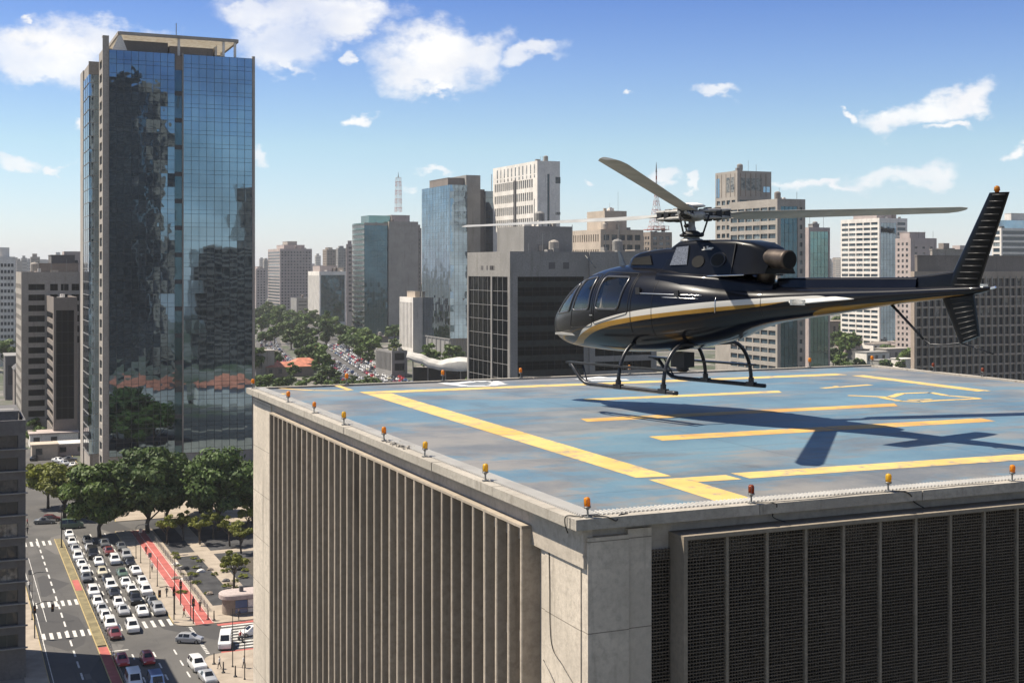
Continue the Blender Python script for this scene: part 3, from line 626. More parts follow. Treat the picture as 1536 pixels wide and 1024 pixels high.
cable('second dark cable crossing the nearest corner pier lower down', [(7.05, 15.2, BZ-2.05), (7.04, 14.9, BZ-2.2), (7.035, 14.4, BZ-2.55), (7.03, 13.93, BZ-2.72), (7.5, 13.93, BZ-2.66), (7.92, 13.96, BZ-2.6)], .006)
x2, y2 = coping_pt(781, 'Fa')
cable('pale cable trailing from the lamp before the black office block', [(x2, y2, BZ+.06), (x2+.25, y2, BZ+.03), (x2+.6, y2-.02, BZ+.012), (x2+.9, y2, BZ+.01)], .012, 'steel')
x3, y3 = coping_pt(590, 'L')
mb = MB()
for i in range(26):
    a, b, s = x3+rr.uniform(-.07, .2), y3+rr.uniform(-.7, .35), rr.uniform(.015, .05)
    mb.loft([[(a+s*rr.uniform(.6, 1.2)*math.cos(q), b+s*rr.uniform(.6, 1.3)*math.sin(q), BZ-.02) for q in (0, 1.2, 2.5, 3.7, 5)], [(a+s*rr.uniform(.3, .8)*math.cos(q), b+s*rr.uniform(.3, .8)*math.sin(q), BZ+s*rr.uniform(.5, 1)) for q in (0, 1.2, 2.5, 3.7, 5)]])
o = tag(mb.build('rubble', M['coping']), 'patch of crumbled concrete between two lamps on the fin wall coping', 'rubble'); o['kind'] = 'stuff'
# ------------------------------------------------------------------ helicopter (own axes: x to the nose, y to its left, z up from the skids; metres)
K = 1.16; HD = 26.2; HEAD = math.radians(38)
hp = at(1040, 401, HD)
heli = root('helicopter', 'glossy black helicopter with white and gold side stripe hovering low over the helipad', 'helicopter', (hp.x, hp.y, CH-2.44), T+HEAD-2*T+math.pi/2)
heli.scale = (K, K, K)
def hpart(mb, name, mats, parent=heli, smooth=True, auto=None): return mb.build(name, mats, parent, smooth, auto=auto)
ST = [(3.60, .96, 1.07, .03, 1.01), (3.56, .86, 1.19, .15, 1.0), (3.42, .74, 1.33, .27, 1.0), (3.15, .65, 1.55, .41, 1.02), (2.75, .60, 1.81, .575, 1.09), (2.25, .58, 2.02, .735, 1.18), (1.6, .57, 2.14, .875, 1.26),
      (.9, .60, 2.165, .93, 1.30), (.25, .66, 2.14, .93, 1.33), (-.35, .76, 2.06, .88, 1.37), (-.9, .89, 1.95, .77, 1.42), (-1.4, 1.07, 1.85, .60, 1.48), (-1.85, 1.19, 1.80, .45, 1.52), (-2.45, 1.29, 1.79, .34, 1.57),
      (-3.2, 1.40, 1.80, .27, 1.63), (-4.2, 1.56, 1.81, .205, 1.70), (-5.0, 1.65, 1.835, .15, 1.755), (-5.55, 1.74, 1.84, .09, 1.80), (-5.70, 1.79, 1.83, .03, 1.81)]
def prof(x):
    x = max(min(x, 3.6), -5.7)
    for i in range(len(ST)-1):
        if ST[i][0] >= x >= ST[i+1][0]:
            p0, p1, p2, p3 = ST[max(i-1, 0)], ST[i], ST[i+1], ST[min(i+2, len(ST)-1)]
            h = p2[0]-p1[0]; t = (x-p1[0])/h; out = []
            for k in range(1, 5):
                m1 = (p2[k]-p0[k])/(p2[0]-p0[0])*h if i > 0 else (p2[k]-p1[k]); m2 = (p3[k]-p1[k])/(p3[0]-p1[0])*h if i+2 < len(ST) else (p2[k]-p1[k])
                out.append((2*t**3-3*t*t+1)*p1[k]+(t**3-2*t*t+t)*m1+(-2*t**3+3*t*t)*p2[k]+(t**3-t*t)*m2)
            return out
NU, NL = 2.35, 2.5
def ysurf(x, z):
    zb, zt, wd, zw = prof(x)
    q, n = ((z-zw)/(zt-zw), NU) if z >= zw else ((zw-z)/(zw-zb), NL)
    q = min(abs(q), .9999); return wd*(1-q**n)**(1/n)
def body_ring(x, k=56):
    zb, zt, wd, zw = prof(x); out = []
    for j in range(k):
        a = 2*math.pi*j/k; c_, s_ = math.cos(a), math.sin(a)
        n = NU if s_ >= 0 else NL
        y = wd*math.copysign(abs(c_)**(2/n), c_); zz = abs(s_)**(2/n)
        out.append((x, y, zw+(zt-zw)*zz if s_ >= 0 else zw-(zw-zb)*zz))
    return out
def body_mat():
    """gloss black with a white flash over a gold one, each bounded by curves of z against x along the flank"""
    m, nt, b = new_mat('black_paint_with_stripes'); co = objco(nt); sp = N(nt, 'ShaderNodeSeparateXYZ'); L(nt, co, sp.inputs[0])
    X0_, X1_ = -5.8, 3.0
    fx_ = N(nt, 'ShaderNodeMapRange'); L(nt, sp.outputs[0], fx_.inputs[0]); fx_.inputs[1].default_value = X0_; fx_.inputs[2].default_value = X1_
    def curve(pts):
        c = N(nt, 'ShaderNodeFloatCurve'); cv = c.mapping.curves[0]
        pts = sorted(pts); P = [((x-X0_)/(X1_-X0_), z/2.5) for x, z in pts]
        while len(cv.points) < len(P): cv.points.new(.5, .5)
        for q, (a, e) in zip(cv.points, P): q.location = (a, e)
        c.mapping.update(); L(nt, fx_.outputs[0], c.inputs['Value'])
        o = N(nt, 'ShaderNodeMath', operation='MULTIPLY'); L(nt, c.outputs[0], o.inputs[0]); o.inputs[1].default_value = 2.5; return o.outputs[0]
    def between(lo, hi):
        g = N(nt, 'ShaderNodeMath', operation='GREATER_THAN'); L(nt, sp.outputs[2], g.inputs[0]); L(nt, lo, g.inputs[1])
        l = N(nt, 'ShaderNodeMath', operation='LESS_THAN'); L(nt, sp.outputs[2], l.inputs[0]); L(nt, hi, l.inputs[1])
        o = N(nt, 'ShaderNodeMath', operation='MULTIPLY'); L(nt, g.outputs[0], o.inputs[0]); L(nt, l.outputs[0], o.inputs[1]); return o.outputs[0]
    wu = curve([(3.0, .60), (2.5, .72), (2.24, .86), (2.0, 1.0), (1.4, 1.18), (.66, 1.33), (-.44, 1.472), (-1.18, 1.55), (-2.0, 1.615), (-2.6, 1.65), (-3.05, 1.655), (-3.15, 1.6), (-5.8, 1.6)])
    wl = curve([(3.0, .63), (2.5, .74), (2.24, .85), (2.0, .94), (1.4, 1.115), (.66, 1.235), (-.44, 1.37), (-1.18, 1.455), (-2.0, 1.53), (-2.6, 1.59), (-3.05, 1.64), (-3.15, 1.62), (-5.8, 1.62)])
    gl = curve([(3.0, .62), (2.6, .66), (2.35, .69), (2.15, .77), (1.46, 1.0), (.72, 1.14), (-.23, 1.275), (-1.13, 1.38), (-1.9, 1.48), (-2.4, 1.575), (-2.5, 1.6), (-5.8, 1.7)])
    tu = curve([(3.0, .5), (-2.6, 1.0), (-2.72, 1.34), (-2.95, 1.455), (-3.4, 1.52), (-4.2, 1.60), (-5.0, 1.69), (-5.3, 1.715), (-5.8, 1.74)])
    tl = curve([(3.0, .6), (-2.6, 1.1), (-2.72, 1.33), (-3.0, 1.39), (-3.4, 1.45), (-4.2, 1.555), (-5.0, 1.665), (-5.3, 1.71), (-5.8, 1.76)])
    gcol = mix(nt, ramp(nt, noise(nt, co, 2, 4), .3, .7), (.30, .17, .035), (.24, .135, .03))
    base = mix(nt, ramp(nt, noise(nt, co, 1.2, 4), .3, .7), (.003, .0035, .006), (.006, .0065, .010))
    base = mix(nt, between(gl, wl), base, gcol); base = mix(nt, between(tl, tu), base, gcol); base = mix(nt, between(wl, wu), base, (.50, .48, .44))
    L(nt, base, b.inputs['Base Color']); b.inputs['Roughness'].default_value = .3; b.inputs['Specular IOR Level'].default_value = .08; b.inputs['Coat Weight'].default_value = .42; b.inputs['Coat Roughness'].default_value = .03
    bp = N(nt, 'ShaderNodeBump', i_Strength=.06, i_Distance=.02); L(nt, noise(nt, co, 3, 3), bp.inputs['Height']); L(nt, bp.outputs[0], b.inputs['Normal']); L(nt, bp.outputs[0], b.inputs['Coat Normal'])
    return m
M['body'] = body_mat()
def outline(c, rad=.16, n=9):
    """rounded polygon through the corners c (x,z)"""
    out = []; k = len(c)
    for i in range(k):
        p = Vector(c[i]); a = Vector(c[i-1]); b = Vector(c[(i+1) % k])
        ra = min(rad, (a-p).length*.45); rb = min(rad, (b-p).length*.45)
        s_ = p+(a-p).normalized()*ra; e_ = p+(b-p).normalized()*rb
        for q in range(n):
            t = q/(n-1); out.append((1-t)**2*s_+2*t*(1-t)*p+t*t*e_)
    P = []
    for i in range(len(out)):
        a, b = out[i], out[(i+1) % len(out)]; m_ = max(1, int((b-a).length/.06))
        P += [a.lerp(b, q/m_) for q in range(m_)]
    return P
WSC = [(3.20, 1.22), (2.92, 1.50), (2.64, 1.71), (2.40, 1.83), (2.58, 1.29)]; WFR = [(2.42, 1.31), (2.24, 1.87), (1.78, 1.94), (1.80, 1.34)]; WRE = [(1.58, 1.36), (1.52, 1.94), (.80, 1.93), (.93, 1.37)]
HOLES = [outline(c, r_) for c, r_ in ((WSC, .08), (WFR, .09), (WRE, .09))]
def inside(x, z):
    for P in HOLES:
        c = False; k = len(P)
        for i in range(k):
            a, b = P[i], P[i-1]
            if (a.y > z) != (b.y > z) and x < (b.x-a.x)*(z-a.y)/(b.y-a.y)+a.x: c = not c
        if c: return True
    return False
xs_ = [3.6-9.3*(8/120)*(i/8)**1.6 for i in range(9)]
while xs_[-1] > .75: xs_.append(xs_[-1]-.022)
x_ = xs_[-1]-.08
while x_ > -5.68: xs_.append(x_); x_ -= .08
xs_.append(-5.7)
KR = 220; mb = MB(); rings = [body_ring(x, KR) for x in xs_]
for r_ in rings: mb.v += r_
for i in range(len(xs_)-1):
    for j in range(KR):
        a, b = i*KR+j, i*KR+(j+1) % KR; q = (a, b, b+KR, a+KR); cx = (xs_[i]+xs_[i+1])/2; cz = (mb.v[a][2]+mb.v[b][2]+mb.v[b+KR][2]+mb.v[a+KR][2])/4
        if .75 < cx < 3.35 and 1.2 < cz < 2 and inside(cx, cz): continue
        mb.f.append(q); mb.m.append(0)
mb.f.append(tuple(reversed(range(KR)))); mb.m.append(0); mb.f.append(tuple((len(xs_)-1)*KR+j for j in range(KR))); mb.m.append(0)
body = hpart(mb, 'fuselage', M['body'])
def onbody(p, side, off): 
    y = ysurf(p.x, p.y); return (p.x, side*(y+off), p.y+off*.3*(1 if p.y > prof(p.x)[3]+.35 else 0))
def pane(name, corners, side, rad=.1, mat='heliglass', off=.005, trim=True, parent=heli):
    o = outline(corners, rad); c = sum(o, Vector((0, 0)))/len(o); mb = MB()
    rings = [[onbody(c.lerp(p, s_), side, off) for p in o] for s_ in (1, .85, .7, .55, .4, .25, .12, .02)]
    mb.loft(rings, caps=False); w_ = hpart(mb, name, M[mat], parent)
    if trim:
        mb = MB(); pts = [onbody(p, side, .004) for p in o]; mb.tube(pts+[pts[0]], .021, 6); hpart(mb, 'window_trim', M['trim'], w_)
    return w_
def seam(name, corners, side, rad=.1, r=.006, mat='seam', parent=heli, closed=True):
    if closed: o = outline(corners, rad)+[outline(corners, rad)[0]]
    else:
        o = []
        for a, b in zip(corners, corners[1:]):
            a, b = Vector(a), Vector(b); m_ = max(1, int((b-a).length/.06)); o += [a.lerp(b, q/m_) for q in range(m_)]
        o.append(Vector(corners[-1]))
    mb = MB(); mb.tube([onbody(p, side, .002) for p in o], r, 5); return hpart(mb, name, M[mat], parent)
for side in (1, -1):
    pane('windscreen', WSC, side, .08)
    pane('front_window', WFR, side, .09)
    pane('rear_window', WRE, side, .09)
    d_ = seam('door', [(2.52, .98), (2.32, 1.93), (1.70, 2.0), (1.69, 1.05)], side, .1)
    seam('door_seam', [(1.64, 1.08), (1.62, 2.02), (.66, 2.0), (.68, 1.3)], side, .06, parent=d_)
    seam('door_seam', [(.6, .98), (.62, 1.98)], side, closed=False, parent=d_)
    seam('panel_seam', [(-1.15, 1.36), (-1.15, 1.62)], side, closed=False, r=.008, mat='chrome')
    seam('panel_seam', [(.1, .9), (.1, 1.9)], side, closed=False, r=.004)
    seam('panel_seam', [(-1.9, 1.3), (-1.9, 1.75)], side, closed=False, r=.004)
    seam('slide_rail', [(.5, 1.66), (-.9, 1.64)], side, closed=False, r=.012, mat='chrome')
    seam('slide_rail', [(-.1, 1.60), (-.85, 1.585)], side, closed=False, r=.008, mat='chrome')
    mb = MB()
    for x, z in ((.46, 1.70), (-.42, 1.66)):
        y = ysurf(x, z)*side; mb.box(x-.05, x+.05, min(y, y+side*.03), max(y, y+side*.03), z-.06, z+.06)
    hpart(mb, 'door_latch', M['matt_black'], smooth=False)
    mb = MB(); y = ysurf(1.73, 1.22)*side; mb.box(1.66, 1.74, min(y, y+side*.02), max(y, y+side*.02), 1.235, 1.255); hpart(mb, 'door_handle', M['chrome'], smooth=False)
# cabin: floor, bulkhead, instrument panel, four seats
mb = MB(); mb.box(.62, 3.0, -.62, .62, .84, .88); hpart(mb, 'cabin_floor', M['cabin'], smooth=False)
mb = MB(); rg = [(x*0+.62, y*.97, 1.35+(z-1.35)*.97) for x, y, z in body_ring(.62, 40)]; mb.loft([rg, [(.60, y, z) for x, y, z in rg]]); hpart(mb, 'bulkhead', M['cabin'], smooth=False)
mb = MB(); mb.loft([[(2.62, -.34, 1.0), (2.62, .34, 1.0), (2.50, .38, 1.42), (2.50, -.38, 1.42)], [(2.90, -.28, 1.0), (2.90, .28, 1.0), (2.78, .3, 1.40), (2.78, -.3, 1.40)]]); hpart(mb, 'instrument_panel', M['matt_black'], smooth=False)
for sx in (1.72, .92):
    for sy in (-.42, .42):
        mb = MB(); sec = [(-.22, .0), (-.2, .05), (.2, .05), (.22, 0), (.2, -.05), (-.2, -.05)]
        path = [(sx+.5, 1.17, .9), (sx+.25, 1.19, 1.0), (sx+.06, 1.2, 1.0), (sx, 1.3, 1.0), (sx-.08, 1.6, .95), (sx-.11, 1.78, .8), (sx-.12, 1.80, .5), (sx-.13, 1.96, .45)]
        rings = []
        for k_, (px_, pz_, wd_) in enumerate(path):
            a_ = path[max(0, k_-1)]; b2 = path[min(len(path)-1, k_+1)]; t_ = Vector((b2[0]-a_[0], 0, b2[1]-a_[1])).normalized(); n_ = Vector((-t_.z, 0, t_.x))
            rings.append([(px_+n_.x*q, sy+p_*wd_, pz_+n_.z*q) for p_, q in sec])
        mb.loft(rings); mb.box(sx-.05, sx+.4, sy-.16, sy+.16, .88, 1.12); hpart(mb, 'seat', M['seat'], auto=40)
# cowlings on the roof
def sbox(sections, name, mat, n=4, auto=40):
    """loft of rounded boxes: (x, y half width at foot, half width at top, z foot, z top)"""
    mb = MB(); rings = []
    for x, wf, wt, zf, zt in sections:
        r_ = min(.1, (zt-zf)*.4, wt*.6); ring = [(x, wf, zf)]
        for k in range(n+1):
            a = math.pi/2*k/n; ring.append((x, wt-r_+r_*math.cos(a), zt-r_+r_*math.sin(a)))
        rings.append(ring+[(p[0], -p[1], p[2]) for p in reversed(ring)])
    mb.loft(rings); return hpart(mb, name, M[mat], auto=auto)
sbox([(1.34, .30, .2, 2.06, 2.10), (1.31, .36, .28, 2.05, 2.19), (1.24, .41, .34, 2.05, 2.27), (1.12, .44, .38, 2.05, 2.33), (.95, .45, .40, 2.05, 2.37), (.7, .46, .42, 2.04, 2.40), (.3, .46, .42, 2.02, 2.43), (.02, .46, .42, 2.0, 2.44)], 'intake_fairing', 'black_paint')
sbox([(.30, .50, .40, 1.98, 2.30), (.16, .50, .40, 1.97, 2.47), (.02, .50, .38, 1.95, 2.55), (-.4, .52, .37, 1.95, 2.57), (-1.0, .52, .37, 1.97, 2.565), (-1.3, .51, .37, 1.98, 2.555), (-1.6, .47, .34, 1.99, 2.51), (-1.82, .42, .29, 2.0, 2.43), (-1.94, .38, .25, 2.0, 2.30)], 'engine_cowling', 'dark_panel')
sbox([(.42, .30, .2, 2.1, 2.15), (.2, .76, .72, 1.80, 2.03), (-.4, .74, .70, 1.75, 2.0), (-1.0, .62, .58, 1.70, 1.96), (-1.6, .44, .40, 1.68, 1.90), (-2.0, .3, .26, 1.66, 1.84)], 'engine_deck', 'black_paint')
for side in (1, -1):
    mb = MB(); mb.tube([(-.3, side*.535, 1.945), (-1.0, side*.54, 1.962), (-1.6, side*.49, 1.982)], .014, 6); hpart(mb, 'deck_edge', M['chrome'])
    def plate(name, pts, y, mat, th=.012):
        mb = MB(); r0 = [(x, side*y, z) for x, z in pts]; r1 = [(x, side*(y+th), z) for x, z in pts]; mb.loft([r0, r1]); return hpart(mb, name, M[mat], smooth=False)
    def ell(cx, cz, rx, rz, n=20): return [(cx+rx*math.cos(2*math.pi*i/n), cz+rz*math.sin(2*math.pi*i/n)) for i in range(n)]
    # the cowl flank leans in: plates follow the lean
    def cowlplate(name, pts, mat, off=.008):
        def yy(x, z):
            t = (z-1.93)/(2.5-1.93); wf, wt = (.515, .372) if x > -1.4 else (.515-.09*(-1.4-x)/.4, .372-.06*(-1.4-x)/.4); return wf+(wt-wf)*min(1, max(0, t))
        mb = MB(); mb.loft([[(x, side*(yy(x, z)-.01), z) for x, z in pts], [(x, side*(yy(x, z)+off), z) for x, z in pts]]); return hpart(mb, name, M[mat], smooth=False)
    o = cowlplate('cooling_opening', ell(-1.0, 2.23, .17, .125), 'matt_black', .022); mb = MB()
    o2 = cowlplate('opening_shadow', ell(-1.0, 2.23, .14, .10), 'hole', .027); o2.parent = o
    cowlplate('cooling_opening', ell(-.55, 2.20, .14, .10), 'hole', .016)
    cowlplate('side_vent', [(.10, 2.14), (.01, 2.45), (-.27, 2.47), (-.30, 2.15)], 'ventgrille', .014)
    cowlplate('cowl_seam', [(-1.32, 1.97), (-1.32, 2.5), (-1.335, 2.5), (-1.335, 1.97)], 'seam', .012)
    mb = MB()
    for x, z, w_, h_ in ((-.62, 2.40, .03, .008), (-.64, 2.42, .008, .03), (-.69, 2.405, .03, .008), (-.71, 2.43, .01, .03), (-.76, 2.41, .05, .01), (-.79, 2.43, .05, .008)):
        mb.box(x-w_, x+w_, side*.395-.012, side*.395+.012, z-h_, z+h_)
    hpart(mb, 'stencil_mark', M['hubwhite'], smooth=False)
    mb = MB(); mb.loft([[(1.12, side*.40, 2.15), (1.04, side*.41, 2.27), (.62, side*.42, 2.31), (.55, side*.44, 2.15)], [(1.12, side*.442, 2.15), (1.04, side*.432, 2.27), (.62, side*.437, 2.31), (.55, side*.465, 2.15)]])
    hpart(mb, 'intake_grille', M['hole'], smooth=False)
mb = MB(); mb.tube([(-1.5, .10, 2.22), (-1.75, .13, 2.24), (-2.0, .17, 2.24), (-2.24, .20, 2.225), (-2.30, .21, 2.22)], [.155, .16, .16, .155, .155], 20)
ex = hpart(mb, 'exhaust_pipe', M['exhaust'])
mb = MB(); mb.lathe([(.135, 0), (.137, .01)], n=20); o = mb.build('exhaust_mouth', M['hole'], ex); o.location = (-2.304, .2105, 2.22); o.rotation_euler = Vector((-1, .16, -.06)).to_track_quat('Z', 'Y').to_euler()
mb = MB(); mb.tube([(-1.72, .1, 1.88), (-1.78, .12, 2.06), (-1.84, .13, 2.18)], [.15, .15, .12], 12); hpart(mb, 'exhaust_shroud', M['exhaust'])
sbox([(-1.95, .13, .09, 1.74, 1.93), (-2.4, .12, .085, 1.76, 1.94), (-3.3, .11, .08, 1.77, 1.95), (-4.55, .10, .075, 1.79, 1.96)], 'drive_shaft_cover', 'black_paint')
sbox([(-4.3, .02, .01, 1.93, 1.95), (-4.56, .06, .05, 1.80, 1.975), (-4.8, .07, .06, 1.80, 2.0), (-5.15, .07, .06, 1.8, 2.05)], 'fin_root_fairing', 'dark_panel')
def fin(name, p, th, ribs):
    """p: lower front, lower rear, upper rear, upper front (x,z)"""
    mb = MB(); rings = []; nn = 14
    for i in range(nn+1):
        t = i/nn; lx = p[0][0]+(p[3][0]-p[0][0])*t; lz = p[0][1]+(p[3][1]-p[0][1])*t; tx = p[1][0]+(p[2][0]-p[1][0])*t; tz = p[1][1]+(p[2][1]-p[1][1])*t
        ring = []
        for f, h in ((0, .0), (.02, .5), (.08, .85), (.2, 1), (.4, 1), (.7, .75), (1, .28)): ring.append((lx+(tx-lx)*f, th*h, lz+(tz-lz)*f))
        rings.append(ring+[(a, -b, c) for a, b, c in reversed(ring[1:])])
    mb.loft(rings); o = hpart(mb, name, M['dark_panel'], auto=50)
    mb = MB()
    for i in range(ribs):
        t = (i+.6)/ribs; lx = p[0][0]+(p[3][0]-p[0][0])*t; lz = p[0][1]+(p[3][1]-p[0][1])*t; tx = p[1][0]+(p[2][0]-p[1][0])*t; tz = p[1][1]+(p[2][1]-p[1][1])*t
        for s_ in (1, -1):
            a = (lx+(tx-lx)*.32, s_*(th*1.0+.002), lz+(tz-lz)*.32); b = (lx+(tx-lx)*.93, s_*(th*.42+.004), lz+(tz-lz)*.93); mb.tube([a, b], .012, 5)
    hpart(mb, 'rib', M['matt_black'], o); return o
fin('upper_fin', [(-5.0, 1.80), (-5.50, 1.80), (-5.98, 3.14), (-5.70, 3.14)], .07, 15)
fin('lower_fin', [(-4.93, 1.68), (-5.44, 1.74), (-5.53, 1.14), (-5.23, 1.02)], .06, 9)
mb = MB(); mb.lathe([(.03, 3.14), (.03, 3.16), (.042, 3.165), (.038, 3.215), (.015, 3.235)], (-5.80, 0, 0), 14); hpart(mb, 'beacon', M['beacon'])
for s_ in (1, -1):
    mb = MB(); rings = []
    for y, xl, xt, z in ((.18, -3.08, -3.58, 1.63), (.7, -3.10, -3.56, 1.61), (1.2, -3.12, -3.52, 1.59), (1.22, -3.2, -3.45, 1.59)):
        ring = []
        for f, h in ((0, 0), (.04, .5), (.15, .9), (.35, 1), (.7, .6), (1, .1)): ring.append((xl+(xt-xl)*f, s_*y, z+.032*h))
        rings.append(ring+[(a, b, 2*z-c-.004) for a, b, c in reversed(ring)])
    mb.loft(rings); o = hpart(mb, 'stabilizer', M['hubwhite'] if s_ > 0 else M['black_paint'], auto=40)  # near half coloured white for the sky reflected on its top
    mb = MB(); mb.box(-3.44, -3.16, min(s_*1.205, s_*1.22), max(s_*1.205, s_*1.22), 1.545, 1.625); hpart(mb, 'end_plate', M['chrome'] if s_ > 0 else M['black_paint'], o, smooth=False)
# tail skid: a strut down and back, then a thin guard bow under the lower fin
mb = MB(); mb.tube([(-4.06, 0, 1.56), (-4.4, 0, 1.26), (-4.62, 0, 1.06)], [.022, .02, .018], 8); g_ = hpart(mb, 'tail_strut', M['matt_black'])
mb = MB(); mb.tube([(-4.62, 0, 1.06), (-4.74, 0, .99), (-4.95, 0, .99), (-5.22, 0, 1.03), (-5.45, 0, .98), (-5.75, 0, .90)], .010, 8); hpart(mb, 'guard_bow', M['skid'], g_)
mb = MB()
for x, z in ((-4.6, 1.80), (-5.2, 1.815), (-5.6, 1.83)): mb.box(x-.03, x+.03, -.05, .05, z, z+.04)
mb.tube([(-5.66, 0, 1.80), (-5.78, 0, 1.83)], .018, 6); hpart(mb, 'tail_fitting', M['chrome'], smooth=False)
# antennas
mb = MB(); mb.tube([(2.44, .1, 2.10), (2.73, .1, 2.33)], [.012, .006], 6); hpart(mb, 'antenna', M['steel'])
mb = MB(); mb.loft([[(1.72, -.02, 2.14), (1.86, -.02, 2.14), (1.92, -.012, 2.40), (1.87, -.012, 2.40)], [(1.72, .02, 2.14), (1.86, .02, 2.14), (1.92, .012, 2.40), (1.87, .012, 2.40)]]); hpart(mb, 'antenna', M['rotor_paint'], smooth=False)
# landing gear
gear = root('landing_gear', '', '', (0, 0, 0)); gear.parent = heli
for k_ in ('label', 'category'): del gear[k_]
for s_ in (1, -1):
    y = s_*1.085; mb = MB()
    mb.tube([(-.68, y, .035), (-.6, y, .035), (1.45, y, .035), (1.6, y, .05), (1.74, y, .12), (1.86, y, .24), (1.96, y, .345), (2.02, y, .36)], .036, 10); sk = hpart(mb, 'skid', M['skid'], gear)
    mb = MB(); mb.box(-.62, 1.42, y-.03, y+.03, -.002, .012); hpart(mb, 'wear_shoe', M['steel'], sk, smooth=False)
    mb = MB(); yb = s_*1.02; mb.box(-.45, 2.12, yb-.075+s_*.02, yb+.075+s_*.02, .375, .405); mb.tube([(1.95, y, .34), (2.05, yb, .38)], .02, 6); mb.tube([(1.55, y, .06), (1.75, yb, .38)], .014, 6); hpart(mb, 'boarding_step', M['skid'], sk, smooth=False)
for xc, xl in ((.98, .74), (.0, -.36)):
    pts = []
    for t in [i/30*2-1 for i in range(31)]:
        a = abs(t); yy = math.copysign(1.085*(min(1, a*1.02)), t)
        z = .80-.0*a if a < .45 else .80-.73*((a-.45)/.55)**1.75
        x = xc*0+xl+(0.0)
        yy = math.copysign(.62*a/.45 if a < .45 else .62+(1.085-.62)*math.sin((a-.45)/.55*math.pi/2), t)
        pts.append((x, yy, z))
    mb = MB(); mb.tube(pts, .034, 10); hpart(mb, 'cross_tube', M['skid'], gear)
    mb = MB()
    for s_ in (1, -1): mb = MB(); mb.box(xl-.09, xl+.09, s_*1.085-.045, s_*1.085+.045, .01, .085); mb.tube([(xl, s_*1.085, .07), (xl, s_*1.083, .16)], .05, 10); hpart(mb, 'saddle', M['skid'], gear, smooth=False)
mb = MB(); mb.box(.1, .42, -.13, .13, .36, .62); mb.lathe([(.08, .28), (.11, .31), (.11, .4)], (.26, 0, 0), 14); hpart(mb, 'belly_camera', M['matt_black'], smooth=False)
# rotor: mast, swashplate, star plate, sleeves, three blades drooping with the tilted disc
mb = MB(); mb.lathe([(.20, 2.54), (.195, 2.585), (.17, 2.60)], (.04, 0, 0), 24); mb.lathe([(.15, 2.60), (.13, 2.64), (.085, 2.72), (.07, 2.80), (.06, 2.82), (.055, 2.98)], (.04, 0, 0), 20); hpart(mb, 'mast', M['rotor_metal'])
mb = MB(); mb.lathe([(.09, 2.67), (.18, 2.63), (.21, 2.645), (.21, 2.67), (.10, 2.74)], (.04, 0, 0), 24); mb.lathe([(.03, 2.79), (.05, 2.82), (.03, 2.86)], (.04, .13, 0), 10); hpart(mb, 'swashplate', M['matt_black'])
mb = MB(); mb.lathe([(.06, 2.90), (.15, 2.91), (.22, 2.95), (.24, 3.0), (.24, 3.05), (.17, 3.09), (.10, 3.10)], (.04, 0, 0), 24); hpart(mb, 'rotor_hub', M['rotor_metal'])
mb = MB(); mb.lathe([(.10, 3.09), (.11, 3.14), (.23, 3.155), (.245, 3.17), (.2, 3.20), (.1, 3.225), (.01, 3.232)], (.04, 0, 0), 24); hpart(mb, 'hub_cap', M['hubwhite'])
import mathutils
def DISC(a_local):
    # slope of the tilted rotor disc in that direction: rises towards the camera side
    aw = a_local+heli.rotation_euler[2]; return .066*math.cos(aw-(math.radians(-95)-T))
